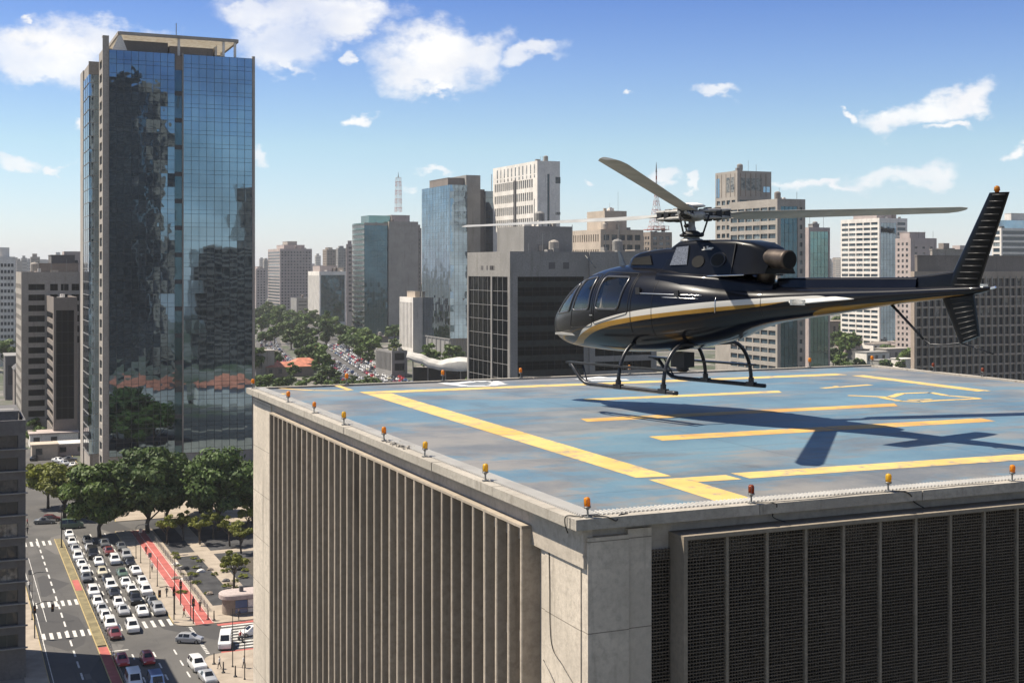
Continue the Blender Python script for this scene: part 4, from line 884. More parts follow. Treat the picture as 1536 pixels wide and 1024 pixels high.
for beta, flap, cone in ((13, .030, 0), (-111, .104, 0), (138, -.016, 0)):
    # beta: bearing in the ground plane against the camera's right; turned into the helicopter's own axes
    wdir = Vector((math.cos(math.radians(beta))*math.cos(T)+math.sin(math.radians(beta))*fx, -math.cos(math.radians(beta))*math.sin(T)+math.sin(math.radians(beta))*fy))
    a = math.atan2(wdir.y, wdir.x)-heli.rotation_euler[2]
    er = Vector((math.cos(a), math.sin(a), flap)).normalized(); et = Vector((math.sin(a), -math.cos(a), DISC(a-math.pi/2))).normalized(); en = et.cross(er); c0 = Vector((.04, 0, 3.02))
    def Pp(r_, t_, n_): return c0+er*r_+et*t_+en*n_
    rings = []
    for r_, ch, tw in ((.62, .10, .2), (.72, .15, .24), (.95, .38, .26), (1.2, .42, .26), (2.2, .42, .23), (3.4, .42, .2), (4.6, .42, .17), (5.15, .42, .16), (5.32, .30, .16), (5.37, .22, .16)):
        ring = []; sw = 0 if r_ < 5.2 else -.05*(r_-5.2)/.15
        for f, h in ((0, 0), (.04, .45), (.15, .9), (.3, 1), (.6, .7), (1, .06)): ring.append((f, h*.02*(1 if r_ > .9 else 1.8)))
        ring = ring+[(f, -h*.8) for f, h in reversed(ring)]
        rings.append([Pp(r_, (.27-f)*ch+sw, h+(.27-f)*ch*tw) for f, h in ring])
    mb = MB(); mb.loft(rings); bl = hpart(mb, 'rotor_blade', M['rotor_paint'], auto=35)
    mb = MB()
    for h in (-.06, .06): 
        for t in (-.06, .06): mb.tube([Pp(.10, t*1.8, h), Pp(.70, t, h)], .03, 8)
    mb.loft([[Pp(.05, -.16, -.012), Pp(.05, .16, -.012), Pp(.05, .16, .012), Pp(.05, -.16, .012)], [Pp(.5, -.04, -.012), Pp(.5, .04, -.012), Pp(.5, .04, .012), Pp(.5, -.04, .012)]])
    hpart(mb, 'blade_sleeve', M['rotor_metal'], bl, auto=30)
    mb = MB()
    for r_, hh, tt in ((.30, .12, .10), (.47, .11, .105), (.63, .09, .09)): mb.loft([[Pp(r_-.05, x*tt, y*hh) for x, y in ((-1, -.6), (-.6, -1), (.6, -1), (1, -.6), (1, .6), (.6, 1), (-.6, 1), (-1, .6))], [Pp(r_+.05, x*tt, y*hh) for x, y in ((-1, -.6), (-.6, -1), (.6, -1), (1, -.6), (1, .6), (.6, 1), (-.6, 1), (-1, .6))]])
    hpart(mb, 'damper', M['matt_black'], bl, smooth=False)
    p0 = Pp(.26, .16, -.03); ph = Vector((.04, 0, 2.66))+(Vector((p0.x-.04, p0.y, 0)).normalized())*.19
    mb = MB(); mb.tube([ph, p0], .016, 8); mb.tube([ph, ph+Vector((0, 0, .05))], .028, 8); hpart(mb, 'pitch_rod', M['matt_black'], bl)
# ------------------------------------------------------------------ buildings
GL = dict(d='glass_dark', b='glass_blue', k='glass_black')
class Bld:
    """a block on the street grid: corner at pixel xc and distance d; one face looks at the camera side (S, from xc to xr), one up the avenue (W, from xl to xc)"""
    def __init__(s, name, label, xl, xc, xr, yt, d, wall, depth=None, floor=3.5, r=.35, par=.9, group=None, cat='building'):
        p = at(xc, HY, d); s.X, s.Y = p.x, p.y; s.H = zof(yt, d)
        s.W = s.Y*math.tan(ang(xr))-s.X; s.D = (s.X/math.tan(ang(xl))-s.Y) if xl is not None else (depth or 20)
        if depth and xl is not None and s.D > depth*3: s.D = depth*3
        s.r = r; s.floor = floor; s.wall = wall; s.d = d
        s.root = root(name, label, cat, (s.X, s.Y, 0), 0, group)
        s.wb = MB(); s.wins = {}; s.n = 0; r_ = r
        H = s.H-par
        s.core = MB(); s.core.box(r, s.W, r, s.D, 0, H)
        s.wb.box(s.W-.3, s.W+.02, r, s.D, H+.001, s.H); s.wb.box(r, s.W-.3, s.D-.3, s.D+.02, H+.001, s.H)
        s.par = par
    def fb(s, face, u0, u1, z0, z1, o0=None, o1=0, mb=None):
        mb = mb or s.wb; o0 = -s.r if o0 is None else o0
        if face == 'S': mb.box(u0, u1, -o1, -o0, z0, z1)
        else: mb.box(-o1, -o0, u0, u1, z0, z1)
    def u0(s, face): return 0.0 if face == 'S' else s.r
    def ulen(s, face): return s.W if face == 'S' else s.D
    def win(s, face, u0, u1, z0, z1, mat, o=None):
        o = -s.r+.03 if o is None else o; k = (face, round(u1-u0, 2), round(z1-z0, 2), mat); s.wins.setdefault(k, []).append(((u0+u1)/2, (z0+z1)/2, o))
    def grid(s, face, bay=3.2, wf=.6, wh=1.6, floor=None, top=1.5, base=None, m0=1.0, m1=1.0, mat='d', ylim=585, frames=None, umin=None, umax=None, skip=None, ztop=None):
        """punched or ribbon windows (bay=None: one window per floor) between real spandrels and piers"""
        a = (s.u0(face) if umin is None else umin); b = (s.ulen(face) if umax is None else umax)
        fl = floor or s.floor; zt = (ztop or s.H)
        zmin = max(base if base is not None else 3.0, CH+(HY-ylim)/F*s.d)
        n = max(1, round((b-a-m0-m1)/bay)) if bay else 1
        pitch = (b-a-m0-m1)/n; w_ = pitch*wf if bay else pitch
        rows = []; z = zt-top
        while z-wh > zmin: rows.append((z-wh, z)); z -= fl
        if not rows: s.fb(face, a, b, 0, zt); return
        zc = zt
        for (z0, z1) in rows:
            s.fb(face, a, b, z1, zc); zc = z0; prev = a
            for i in range(n):
                c_ = a+m0+pitch*(i+.5); p0, p1 = c_-w_/2, c_+w_/2
                if p0-prev > .02: s.fb(face, prev, p0, z0, z1)
                s.win(face, p0, p1, z0, z1, mat); prev = p1
            if b-prev > .02: s.fb(face, prev, b, z0, z1)
        s.fb(face, a, b, 0, zc)
    def blank(s, face, **k): s.fb(face, k.get('umin', s.u0(face)), k.get('umax', s.ulen(face)), 0, s.H)
    def curtain(s, face, mat, pane=1.6, rows=None, fl=None, name='curtain_wall', mull='mullion', umin=None, umax=None, z0=0, z1=None, jitter=.02, o=0.0, bars=(.035, .05), sp=0):
        """glass panes, each a hair out of true, behind a lattice of mullions"""
        a = s.u0(face) if umin is None else umin; b = s.ulen(face) if umax is None else umax; z1 = z1 or s.H
        fl = fl or s.floor; s.fb(face, a, b, z0, z1, -s.r, o-.12)
        n = max(1, round((b-a)/pane)); m_ = max(1, round((z1-z0)/(rows or fl))); g = MB(); q = MB(); rj = random.Random(int(a*7+z1*3+n))
        def P(u, z, oo): return (u, -oo, z) if face == 'S' else (-oo, u, z)
        for i in range(n):
            for k in range(m_):
                ua, ub = a+(b-a)*i/n, a+(b-a)*(i+1)/n; za, zb = z0+(z1-z0)*k/m_, z0+(z1-z0)*(k+1)/m_
                j = [o-.06+rj.uniform(-1, 1)*jitter for _ in range(3)]; j.append(j[0]+j[2]-j[1])
                pts = [P(ua, za, j[0]), P(ub, za, j[1]), P(ub, zb, j[2]), P(ua, zb, j[3])]
                g.poly(pts if face == 'S' else pts[::-1])
        g.build(name, M[mat], s.root)
        for i in range(n+1):
            u = a+(b-a)*i/n; s.fb(face, max(a, u-bars[0]), min(b, u+bars[0]), z0, z1, o-.02, o+bars[1], q)
        for k in range(m_+1):
            z = z0+(z1-z0)*k/m_; s.fb(face, a, b, max(z0, z-bars[0]), min(z1, z+bars[0]), o-.02, o+bars[1]*.7, q)
            if sp and k < m_: s.fb(face, a, b, z+sp-bars[0]*.8, z+sp+bars[0]*.8, o-.02, o+bars[1]*.6, q)
        q.build('mullions', M[mull], s.root)
    def block(s, x0, x1, y0, y1, h, mat=None, name='roof_block', z=None):
        mb = MB(); z = s.H-s.par+.002 if z is None else z; mb.box(s.W*x0, s.W*x1, s.D*y0, s.D*y1, z, z+h); mb.box(s.W*x0-.15, s.W*x1+.15, s.D*y0-.15, s.D*y1+.15, z+h+.002, z+h+.3)
        return mb.build(name, M[mat or s.wall], s.root)
    def clutter(s, n=5, seed=1):
        s.cl = True
        rj = random.Random(seed)
        for i in range(n):
            mb = MB(); x = rj.uniform(1, max(1.2, s.W-3)); y = rj.uniform(.8, max(1, min(8, s.D-3))); w_, d_, h = rj.uniform(.8, 2.4), rj.uniform(.8, 2), rj.uniform(.8, 2.2); z = s.H-s.par
            mb.box(x, x+w_, y, y+d_, z+.15, z+h); mb.box(x+.1, x+w_-.1, y+.1, y+d_-.1, z, z+.149); mb.build('air_unit', M[rj.choice(['grey', 'beige', 'white'])], s.root)
        mb = MB(); x = rj.uniform(2, max(2.2, s.W-2)); mb.tube([(x, 2, s.H-s.par), (x, 2, s.H+rj.uniform(2, 5))], .06, 5); mb.build('mast', M['steel'], s.root)
    def done(s, mirror=None):
        if not hasattr(s, 'cl') and s.W > 8 and s.D > 6: s.clutter(4, int(s.X+s.Y))
        if s.W > 12 and s.d > 250 and s.D > 9:
            rj = random.Random(int(s.X*3)); x = rj.uniform(2, s.W-5); y = rj.uniform(3, 6); z = s.H-s.par
            mb = MB(); mb.lathe([(1.3, 1.2), (1.3, 3.6), (.9, 4.0), (.1, 4.2)], (x+1.5, y, z), 12); mb.build('water_tank', M[rj.choice(['grey', 'beige', 'mirror_dark' if False else 'taupe'])], s.root)
            for dx in (.7, 2.3): mb = MB(); mb.box(x+dx-.12, x+dx+.12, y-.12, y+.12, z, z+1.199); mb.build('tank_leg', M['steel'], s.root)
            for _ in range(rj.randrange(1, 4)): mb = MB(); xx = rj.uniform(1, s.W-1); mb.tube([(xx, 1.5, z), (xx, 1.5, z+rj.uniform(3, 8))], .09, 5); mb.build('antenna', M['steel'], s.root)
        s.core.build('core', M[s.wall], s.root); s.wb.build('wall', M[s.wall], s.root)
        tot = sum(len(v) for v in s.wins.values())
        allw = sorted([(-z, k, u, z, o) for k, v in s.wins.items() for (u, z, o) in v], key=lambda t: t[0]); cache = {}; rest = {}
        for i, (_, k, u, z, o) in enumerate(allw):
            face, w_, h_, mat = k
            if i < 100 or tot <= 100:
                if k not in cache:
                    mb = MB(); a = w_/2; c_ = h_/2; e = .07 if w_ > .8 else .03
                    mb.poly([(-a, 0, -c_), (a, 0, -c_), (a, 0, c_), (-a, 0, c_)], 0)
                    if s.d < 700:
                        for x in ([-a, a-e]+([-e/2] if 1.2 < w_ < 6 else [])+([-a+w_*q/6 for q in range(1, 6)] if w_ >= 6 else [])): mb.box(x, x+e, -.05, -.004, -c_, c_, 1)
                    cache[k] = mb.mesh('window', [M[GL.get(mat, mat)], M['mullion']])
                inst(cache[k], 'window', s.root, (u, -o, z) if face == 'S' else (-o, u, z), 0 if face == 'S' else -math.pi/2)
            else:
                mb = rest.setdefault(mat, MB()); a, c_ = w_/2, h_/2
                P = [(u-a, z-c_), (u+a, z-c_), (u+a, z+c_), (u-a, z+c_)]
                mb.poly([(p, -o, q) for p, q in P] if face == 'S' else [(-o, p, q) for p, q in P][::-1])
        for mat, mb in rest.items():
            o = mb.build('window', M[GL.get(mat, mat)], s.root); o['kind'] = 'stuff'
        return s
# ---- the tall glass tower
B = Bld('glass_tower', 'tall dark glass tower with two mirror panels and pale concrete edges beside the plaza trees', 148.5, 154, 382, 74, 335.5, 'beige', r=.4, par=1.0, floor=3.55)
Yf = B.Y
def uS(px): return Yf*math.tan(ang(px))-B.X
a0, a1, b0, b1, e1 = uS(163.5), uS(262), uS(275), uS(378), B.W
zt = B.H
B.fb('S', 0, a0, 0, zt+3.2)                                              # concrete column
B.fb('S', 0, a0, zt+3.21, zt+3.6, -1.6, .1)
B.curtain('S', 'mirror_wavy', 1.95, 3.55, umin=a0+.002, umax=a1, z0=6, o=.3, sp=1.1, jitter=.012)
B.curtain('S', 'mirror', 1.95, 3.55, umin=b0, umax=b1, z0=6, o=.3, sp=1.1, jitter=.006, name='curtain_wall')
B.fb('S', a0, a1, 0, 6); B.fb('S', b0, b1, 0, 6)
B.fb('S', b1+.002, e1, 0, zt+.6, -.4, .45); B.fb('S', b0-.25, b0-.002, 0, zt+.3, -3.2, .32)
# recess between the panels: dark glazed slot with slab bands
mb = MB(); mb.box(a1+.02, b0-.27, .30, .397, 0, zt-4.2); mb.build('recess_glass', M['mirror_dark'], B.root)
z = 8
while z < zt-5: mb = MB(); mb.box(a1+.02, b0-.27, .2, .297, z, z+1.2); mb.build('recess_band', M['mullion'], B.root); z += 7.1
mb = MB(); mb.box(a1+.02, b0-.27, .2, .397, zt-4.19, zt-.4); mb.build('recess_head', M['taupe'], B.root)
B.grid('W', bay=None, wh=2.2, floor=3.55, top=2.4, m0=1.5, m1=1.5, mat='glass_blue', ylim=800)
# lower wing behind, stepping out towards the avenue
pw = at(133, HY, 348); wx0, wy0 = pw.x-B.X, pw.y-B.Y; wx1 = pw.y*math.tan(ang(147.5))-B.X; wz = zof(92, 348); wy1 = pw.x/math.tan(ang(124.5))-B.Y; wy2 = pw.x/math.tan(ang(120.5))-B.Y
mb = MB(); mb.box(wx0+.3, 8, wy0+.3, wy2, 0, wz-.3); mb.box(wx0, wx1+3, wy0, wy0+.3, wz-3.5, wz); mb.box(wx0, wx0+.3, wy1, wy2, 0, zof(108, 365)); mb.build('wing_wall', M['beige'], B.root)
g = MB(); q = MB(); z = 5; rj = random.Random(5)
while z < wz-4:
    z1 = min(z+3.55, wz-3.5); j = rj.uniform(-.02, .02)
    g.quad((wx0, wy0+.1+j, z), (wx1+3, wy0+.1-j, z), (wx1+3, wy0+.1-j, z1), (wx0, wy0+.1+j, z1)); g.quad((wx0+.1, wy1, z), (wx0+.1+j, wy0, z), (wx0+.1+j, wy0, z1), (wx0+.1, wy1, z1))
    q.box(wx0-.04, wx1+3, wy0-.04, wy0+.05, z-.06, z+.06); q.box(wx0-.04, wx0+.05, wy0+.051, wy1, z-.06, z+.06); z = z1
for t in (.33, .66): q.box(wx0-.03, wx0+.06, wy0+(wy1-wy0)*t-.06, wy0+(wy1-wy0)*t+.06, 5, wz-3.5)
q.box(wx0+(wx1-wx0)*.5, wx0+(wx1-wx0)*.5+.1, wy0-.03, wy0+.06, 5, wz-3.5)
g.build('wing_glazing', M['mirror_blue'], B.root); q.build('wing_mullions', M['mullion_pale'], B.root)
# roof crown: flared white soffit round grey plant rooms
rx0, rx1 = uS(166), uS(357); Hc = zt+4.6
mb = MB()
def frus(x0, x1, y0, y1, z0, z1, k):
    lo = [(x0+k, y0+k, z0), (x1-k, y0+k, z0), (x1-k, y1-k, z0), (x0+k, y1-k, z0)]; hi = [(x0, y0, z1), (x1, y0, z1), (x1, y1, z1), (x0, y1, z1)]
    mb.loft([lo, hi], caps=False)
rxa = uS(180)
mb.box(rxa, rx1, 1.2, 26, Hc-.12, Hc); mb.build('crown_soffit', M['lit_slab'], B.root)  # translucency added to the roof slab to brighten its underside
mb = MB(); mb.box(rxa-.1, rx1+.1, .9, 1.19, Hc-.35, Hc+.5); mb.box(rxa-.1, rx1+.1, 26.01, 26.3, Hc-.35, Hc+.5); mb.box(rxa-.4, rxa-.01, 1.2, 26, Hc-.35, Hc+.5); mb.box(rx1+.01, rx1+.4, 1.2, 26, Hc-.35, Hc+.5); mb.build('crown_rim', M['beige'], B.root)
mb = MB(); mb.loft([[(rx0, 1.3, zt-.9), (rxa+2.4, 1.3, zt-.9), (rxa+.4, 1.3, Hc-.13), (rxa, 1.3, Hc-.13)], [(rx0, 1.6, zt-.9), (rxa+2.4, 1.6, zt-.9), (rxa+.4, 1.6, Hc-.13), (rxa, 1.6, Hc-.13)]]); mb.build('crown_cheek', M['white'], B.root)
for x in (rxa+15.2, rxa+27, rx1-.5): mb = MB(); mb.box(x-.3, x+.3, 1.3, 1.9, zt-.9, Hc-.13); mb.box(x-.3, x+.3, 20, 20.6, zt-.9, Hc-.13); mb.build('crown_post', M['white'], B.root)
mb = MB(); mb.box(rx0+3.6, rx0+15, 3.4, 10, zt-.9, zt+3.3); mb.build('plant_room', M['greyd'], B.root)
mb = MB(); mb.box(rx0+15.5, rx0+27, 4.2, 10, zt-.9, zt+2.7); mb.build('plant_room', M['taupe'], B.root)
mb = MB(); mb.box(rx0+27.5, rx1-5, 3.4, 10, zt-.9, zt+3.2); mb.build('plant_room', M['white'], B.root)
mb = MB(); mb.tube([(uS(268), 4, Hc), (uS(268), 4, Hc+4.2)], .12, 6); mb.build('antenna', M['steel'], B.root)
B.done()
# ---- blocks to the left of the tower
B = Bld('office_block', 'beige office block with dark ribbon windows beyond the avenue, half hidden by a dark slab', 24, 32, 124, 408, 430, 'beige', floor=3.5, depth=24)
B.grid('S', bay=None, wh=2.0, top=4.0, m0=2.2, m1=.8, mat='k', ylim=690, umax=B.W*.42)
B.grid('S', bay=3.4, wf=.72, wh=2.2, top=4.0, m0=.4, m1=.6, mat='k', ylim=520, umin=B.W*.42)
B.grid('W', bay=3, wf=.5, wh=1.6, top=4, ylim=690); B.block(.3, .98, .3, .9, 3.6, 'taupe'); B.block(.55, .95, .5, .9, 6.5, 'greyd'); B.clutter(3, 4); B.done()
B = Bld('dark_slab', 'dark glass slab block in a concrete frame standing before the beige ribbon block', 68, 80.5, 116, 446, 402, 'taupe', floor=3.4, depth=20)
w_ = B.W; B.curtain('S', 'glass_black', 2.0, 3.4, umin=w_*.1, umax=w_*.86, z0=8, z1=B.H-4, o=-.1, jitter=.01); B.fb('S', 0, w_*.1, 0, B.H); B.fb('S', w_*.86, w_, 0, B.H); B.fb('S', w_*.1, w_*.86, B.H-4, B.H); B.fb('S', w_*.1, w_*.86, 0, 8)
B.grid('W', bay=None, wh=2, top=5, m0=3, m1=1.2, ylim=680, mat='k'); B.clutter(4, 9); B.done()
# ---- near block at the edge of the frame, across the avenue
B = Bld('shaded_block', 'dark shaded apartment block at the edge of the avenue, casting its shadow over the road', None, -60, 38.5, 634, 171, 'greyd', depth=14, floor=2.95, r=.5, par=1.1)  # dark grey wall colour carries the deep shade of this front
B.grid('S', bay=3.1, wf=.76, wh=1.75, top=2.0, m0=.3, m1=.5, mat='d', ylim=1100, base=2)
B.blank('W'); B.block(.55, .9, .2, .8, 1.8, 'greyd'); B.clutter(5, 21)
mb = MB()
for i in range(10):
    z = B.H-3.75-i*2.95; mb.box(0, B.W+.25, -.45, -.003, z-.14, z)
mb.build('balcony_slab', M['grey'], B.root); B.done()
# ---- behind the tower, along the bending avenue
B = Bld('residential_tower', 'hazy pinkish residential tower with a green glass flank above the avenue trees', 402, 420, 468, 373, 1400, 'pink', floor=3.3)
B.grid('S', bay=3.4, wf=.6, wh=1.7, top=3, mat='d', ylim=470); B.grid('W', bay=None, wh=2.2, top=3, mat='b', ylim=470, m0=1, m1=1); B.block(.2, .85, .2, .8, 5); B.block(.35, .65, .3, .7, 9, 'beige'); B.done()
B = Bld('low_office', 'low pale office with a flat roof in front of the pinkish residential tower', 436, 445, 463, 447, 1290, 'grey', floor=3.5); B.grid('S', bay=None, wh=1.2, top=3, m0=2, m1=2, ylim=478); B.blank('W'); B.done()
B = Bld('office_block', 'dark glass office with a white frame and white vertical fins over the avenue trees', 462, 479, 520, 407, 1240, 'white', floor=3.5)
B.curtain('S', 'mirror_dark', 3, 3.6, umin=1.5, umax=B.W-2, z0=3, z1=B.H-3.5, o=-.1); B.fb('S', 0, 1.5, 0, B.H); B.fb('S', B.W-2, B.W, 0, B.H); B.fb('S', 1.5, B.W-2, B.H-3.5, B.H)
B.grid('W', bay=4, wf=.4, wh=B.H-14, floor=200, top=4, base=4, ylim=490); B.block(.1, .75, .2, .8, 6, 'pink'); B.block(.55, .98, .2, .8, 4, 'cream'); B.done()
for (nm, lb, xl, xc, xr, yt, d, wl, fl) in [
    ('apartment_block', 'pinkish apartment slab peeping out behind the curved green balconies', 519, 519.5, 531, 366, 1120, 'pink', 3.6),
    ('apartment_block', 'hazy beige twin block on the skyline above the white framed office', 484, 490, 504, 374, 1900, 'brown', 3.6),
    ('apartment_block', 'hazy grey block on the skyline next to the beige twin block', 504, 507, 520, 372, 1800, 'grey', 3.6),
    ('apartment_block', 'narrow hazy block right behind the edge of the tall glass tower', 378, 384, 400, 403, 1650, 'pink', 3.4),
    ('apartment_block', 'thin dark apartment block hidden behind the blank concrete core', 626, 626.5, 632, 342, 1150, 'taupe', 3.6)]:
    B = Bld(nm, lb, xl, xc, xr, yt, d, wl, floor=fl, group='far apartment blocks'); B.grid('S', bay=4, wf=.55, wh=1.7, top=2.5, ylim=470); B.grid('W', bay=4, wf=.5, wh=1.7, top=2.5, ylim=470); B.block(.2, .7, .2, .8, 3.5); B.done()
# curved balcony tower with a blank core
B = Bld('balcony_tower', 'office tower of green glass balconies and dark glass beside a blank concrete core', 528.5, 546.5, 626, 334, 1000, 'beige', floor=4.0, depth=30)
w1 = B.W*.445; B.curtain('S', 'mirror_dark', 2.2, 4.0, umin=0, umax=w1, z0=4, z1=B.H-2, o=-.1); B.fb('S', 0, w1, B.H-2, B.H); B.fb('S', w1+.01, B.W, 0, B.H+1.2, -.35, 2.0)
mb = MB(); mb2 = MB(); D_ = B.D; z = 4
while z < B.H-1:
    out = [(-2.6*math.sin(math.pi*t/8)-.4, B.r+(D_-B.r)*t/8) for t in range(9)]
    ring0 = [(x, y, z) for x, y in out]+[(.3, D_, z), (.3, B.r, z)]; ring1 = [(x, y, z+1.15) for x, y in out]+[(.3, D_, z+1.15), (.3, B.r, z+1.15)]; mb.loft([ring0, ring1]); z += 4.0
B.fb('W', B.r, D_, 0, B.H, -.35, -.2); mb.build('balconies', M['mirror_green'], B.root)
g = MB(); g.quad((-.1, B.r, 4), (-.1, D_, 4), (-.1, D_, B.H-1), (-.1, B.r, B.H-1)); g.build('balcony_glazing', M['glass_dark'], B.root)
B.block(.12, .52, .15, .8, 6.5, 'mirror_green'); B.block(.53, .88, .1, .8, 7, 'pink'); B.clutter(4, 3)
bt = B; B.done()
def lattice_mast(label, px, ytop, ybot, d, wd, bands):
    p = at(px, HY, d); zb, ztp = zof(ybot, d), zof(ytop, d)
    r_ = root('lattice_mast', label, 'mast', (p.x, p.y, zb))
    h = ztp-zb; n = bands*2
    def hw(t): return wd*(1-.25*t) if bands < 6 else wd*max(.06, (1-t)**2.2)
    for k in range(n):
        mb = MB(); t0, t1 = k/n*.86, (k+1)/n*.86; a, b = hw(t0), hw(t1); z0, z1 = t0*h, t1*h; th = (.085 if bands < 6 else .055)*wd**.5
        C0 = [(-a, -a, z0), (a, -a, z0), (a, a, z0), (-a, a, z0)]; C1 = [(-b, -b, z1), (b, -b, z1), (b, b, z1), (-b, b, z1)]
        for i in range(4):
            mb.tube([C0[i], C1[i]], th, 4); j = (i+1) % 4; mb.tube([C0[i], C1[j]], th*.7, 4); mb.tube([C0[j], C1[i]], th*.7, 4); mb.tube([C1[i], C1[j]], th*.8, 4)
        mb.build('mast_section', M['redwhite_r' if k % 2 == 0 else 'redwhite_w'], r_)
    if bands > 5: mb = MB(); mb.box(-6.5, 6.5, -6.5, 6.5, .4, .9); [mb.box(x-.15, x+.15, -6.5, -6.3, .9, 3) for x in (-6, -3, 0, 3, 6)]; mb.box(-6.5, 6.5, -6.5, -6.3, 2.8, 3.05); mb.build('platform', M['redwhite_r'], r_)
    mb = MB(); mb.tube([(0, 0, .85*h), (0, 0, h)], [.35*wd**.4, .1], 5); mb.build('antenna', M['steel'], r_)
lattice_mast('short red and white lattice mast on the roof of the balcony tower', 597.5, 258, 318, 1015, 2.2, 4)
B = Bld('white_block', 'low white office with thin vertical fins in front of the blank concrete core', 599.5, 619.5, 634, 446, 790, 'white', floor=3.6)
B.grid('W', bay=2.6, wf=.45, wh=B.H-9, floor=300, top=3.2, base=3, ylim=540, mat='d', m0=.8, m1=.8); B.blank('S'); B.block(.5, .98, .2, .8, 4, 'cream'); B.done()
B = Bld('glass_office', 'faceted blue mirror glass office tower standing over the curved white canopy', 633, 675, 701, 277, 750, 'grey', floor=3.9)
B.curtain('W', 'mirror_blue', 2.6, 3.9, z0=14, o=.1, jitter=.03, sp=1.3); B.curtain('S', 'mirror_blue', 2.4, 3.9, z0=14, o=.1, jitter=.03, sp=1.3)
g = B.H
mb = MB(); mb.box(B.W+.05, B.W+9, 2, B.D, 0, g+6); mb.build('core_wall', M['grey'], B.root)
mb = MB(); mb.box(B.W+9.02, B.W+12.5, 4, B.D, 0, g-2); mb.build('core_wall', M['greyd'], B.root)
mb = MB(); mb.box(B.W+12.52, B.W+24, 2.5, B.D, 0, g-3); mb.build('wing_core', M['grey'], B.root)
mb = MB(); q = MB(); z = 14; rj = random.Random(8)
while z < g-3.3:
    z1 = min(z+3.9, g-3.05); j = rj.uniform(-.04, .04); mb.quad((B.W+12.5, 2.4+j, z), (B.W+24, 2.4-j, z), (B.W+24, 2.4-j, z1), (B.W+12.5, 2.4+j, z1)); q.box(B.W+12.45, B.W+24.05, 2.3, 2.45, z-.06, z+.06); z = z1
mb.build('wing_glazing', M['mirror_blue'], B.root); q.build('wing_mullions', M['mullion'], B.root)
B.block(.05, .98, .1, .75, 5, 'taupe'); mb = MB(); mb.tube([(B.W+17, 4, g-3), (B.W+17, 4, g+7)], .2, 5); mb.build('antenna', M['steel'], B.root); B.clutter(3, 6)
mb = MB(); 
for i in range(6): mb.tube([(1.5+i*B.W/5.5, .6, 0), (1.5+i*B.W/5.5, .6, 14)], .8, 8)
for i in range(7): mb.tube([(.6, 2+i*B.D/6.6, 0), (.6, 2+i*B.D/6.6, 14)], .8, 8)
mb.build('column', M['grey'], B.root)
B.fb('S', 0, B.W, 13.2, 14, -3, .1); B.fb('W', B.r, B.D, 13.2, 14, -3, .1); B.fb('S', 3, B.W-3, 0, 13.1, -3, -2); B.done()
# curved canopy on posts
p0 = at(612, HY, 610); ca = root('entrance_canopy', 'curved white entrance canopy on thin posts at the foot of the blue glass tower', 'canopy', (p0.x, p0.y, 0))
mb = MB(); rings = []
KT = [(0, 533, 538), (.18, 537, 545), (.34, 544, 552), (.48, 547, 555), (.6, 544, 556), (.75, 542, 557), (.9, 543, 556), (1, 545, 556)]
for i in range(29):
    t = i/28
    for a_, b_ in zip(KT, KT[1:]):
        if a_[0] <= t <= b_[0]: f_ = (t-a_[0])/(b_[0]-a_[0]); f_ = f_*f_*(3-2*f_); yt_, yb_ = a_[1]+(b_[1]-a_[1])*f_, a_[2]+(b_[2]-a_[2])*f_; break
    px = 610+t*106; d_ = 618-16*t; q = at(px, HY, d_)-p0; z1_, z0_ = zof(yt_, d_), zof(yb_, d_)
    rings.append([(q.x, q.y, z0_), (q.x-.3, q.y-.3, (z0_+z1_)/2), (q.x, q.y, z1_), (q.x+5, q.y+13, z1_+1.2), (q.x+5, q.y+13, z1_+.4), (q.x+.8, q.y+1.6, z0_+.5)])
mb.loft(rings); mb.build('canopy_roof', M['canopy'], ca, True, auto=40)
for i in (2, 8, 15, 21, 27): mb = MB(); r0 = rings[i]; mb.tube([(r0[0][0]+2, r0[0][1]+4, 0), (r0[0][0]+2, r0[0][1]+4, r0[0][2]+.6)], .3, 8); mb.build('post', M['grey'], ca)
mb = MB(); a_, b_ = rings[2][0], rings[26][0]; mb.loft([[(a_[0]+4, a_[1]+9, 0), (b_[0]+4, b_[1]+9, 0), (b_[0]+4, b_[1]+9, 7), (a_[0]+4, a_[1]+9, 7)], [(a_[0]+4.3, a_[1]+9.6, 0), (b_[0]+4.3, b_[1]+9.6, 0), (b_[0]+4.3, b_[1]+9.6, 7), (a_[0]+4.3, a_[1]+9.6, 7)]]); mb.build('glass_front', M['glass_black'], ca)
B = Bld('garden_block', 'low office block with a planted roof and vertical fins beside the traffic jam', 563.5, 588, 611, 526, 650, 'grey', floor=9, par=.7, r=.5)
B.grid('W', bay=2.0, wf=.55, wh=9, floor=30, top=1.2, base=1.5, ylim=600, mat='b'); B.grid('S', bay=5.5, wf=.86, wh=3.6, floor=5.2, top=1.2, base=1.0, ylim=600, mat='k'); B.done(); gb = B
B = Bld('low_block', 'small grey block with square windows at the foot of the balcony tower', 548, 556, 582, 505, 950, 'taupe', floor=5); B.grid('S', bay=8, wf=.4, wh=2.4, top=2, ylim=530); B.blank('W'); B.done()
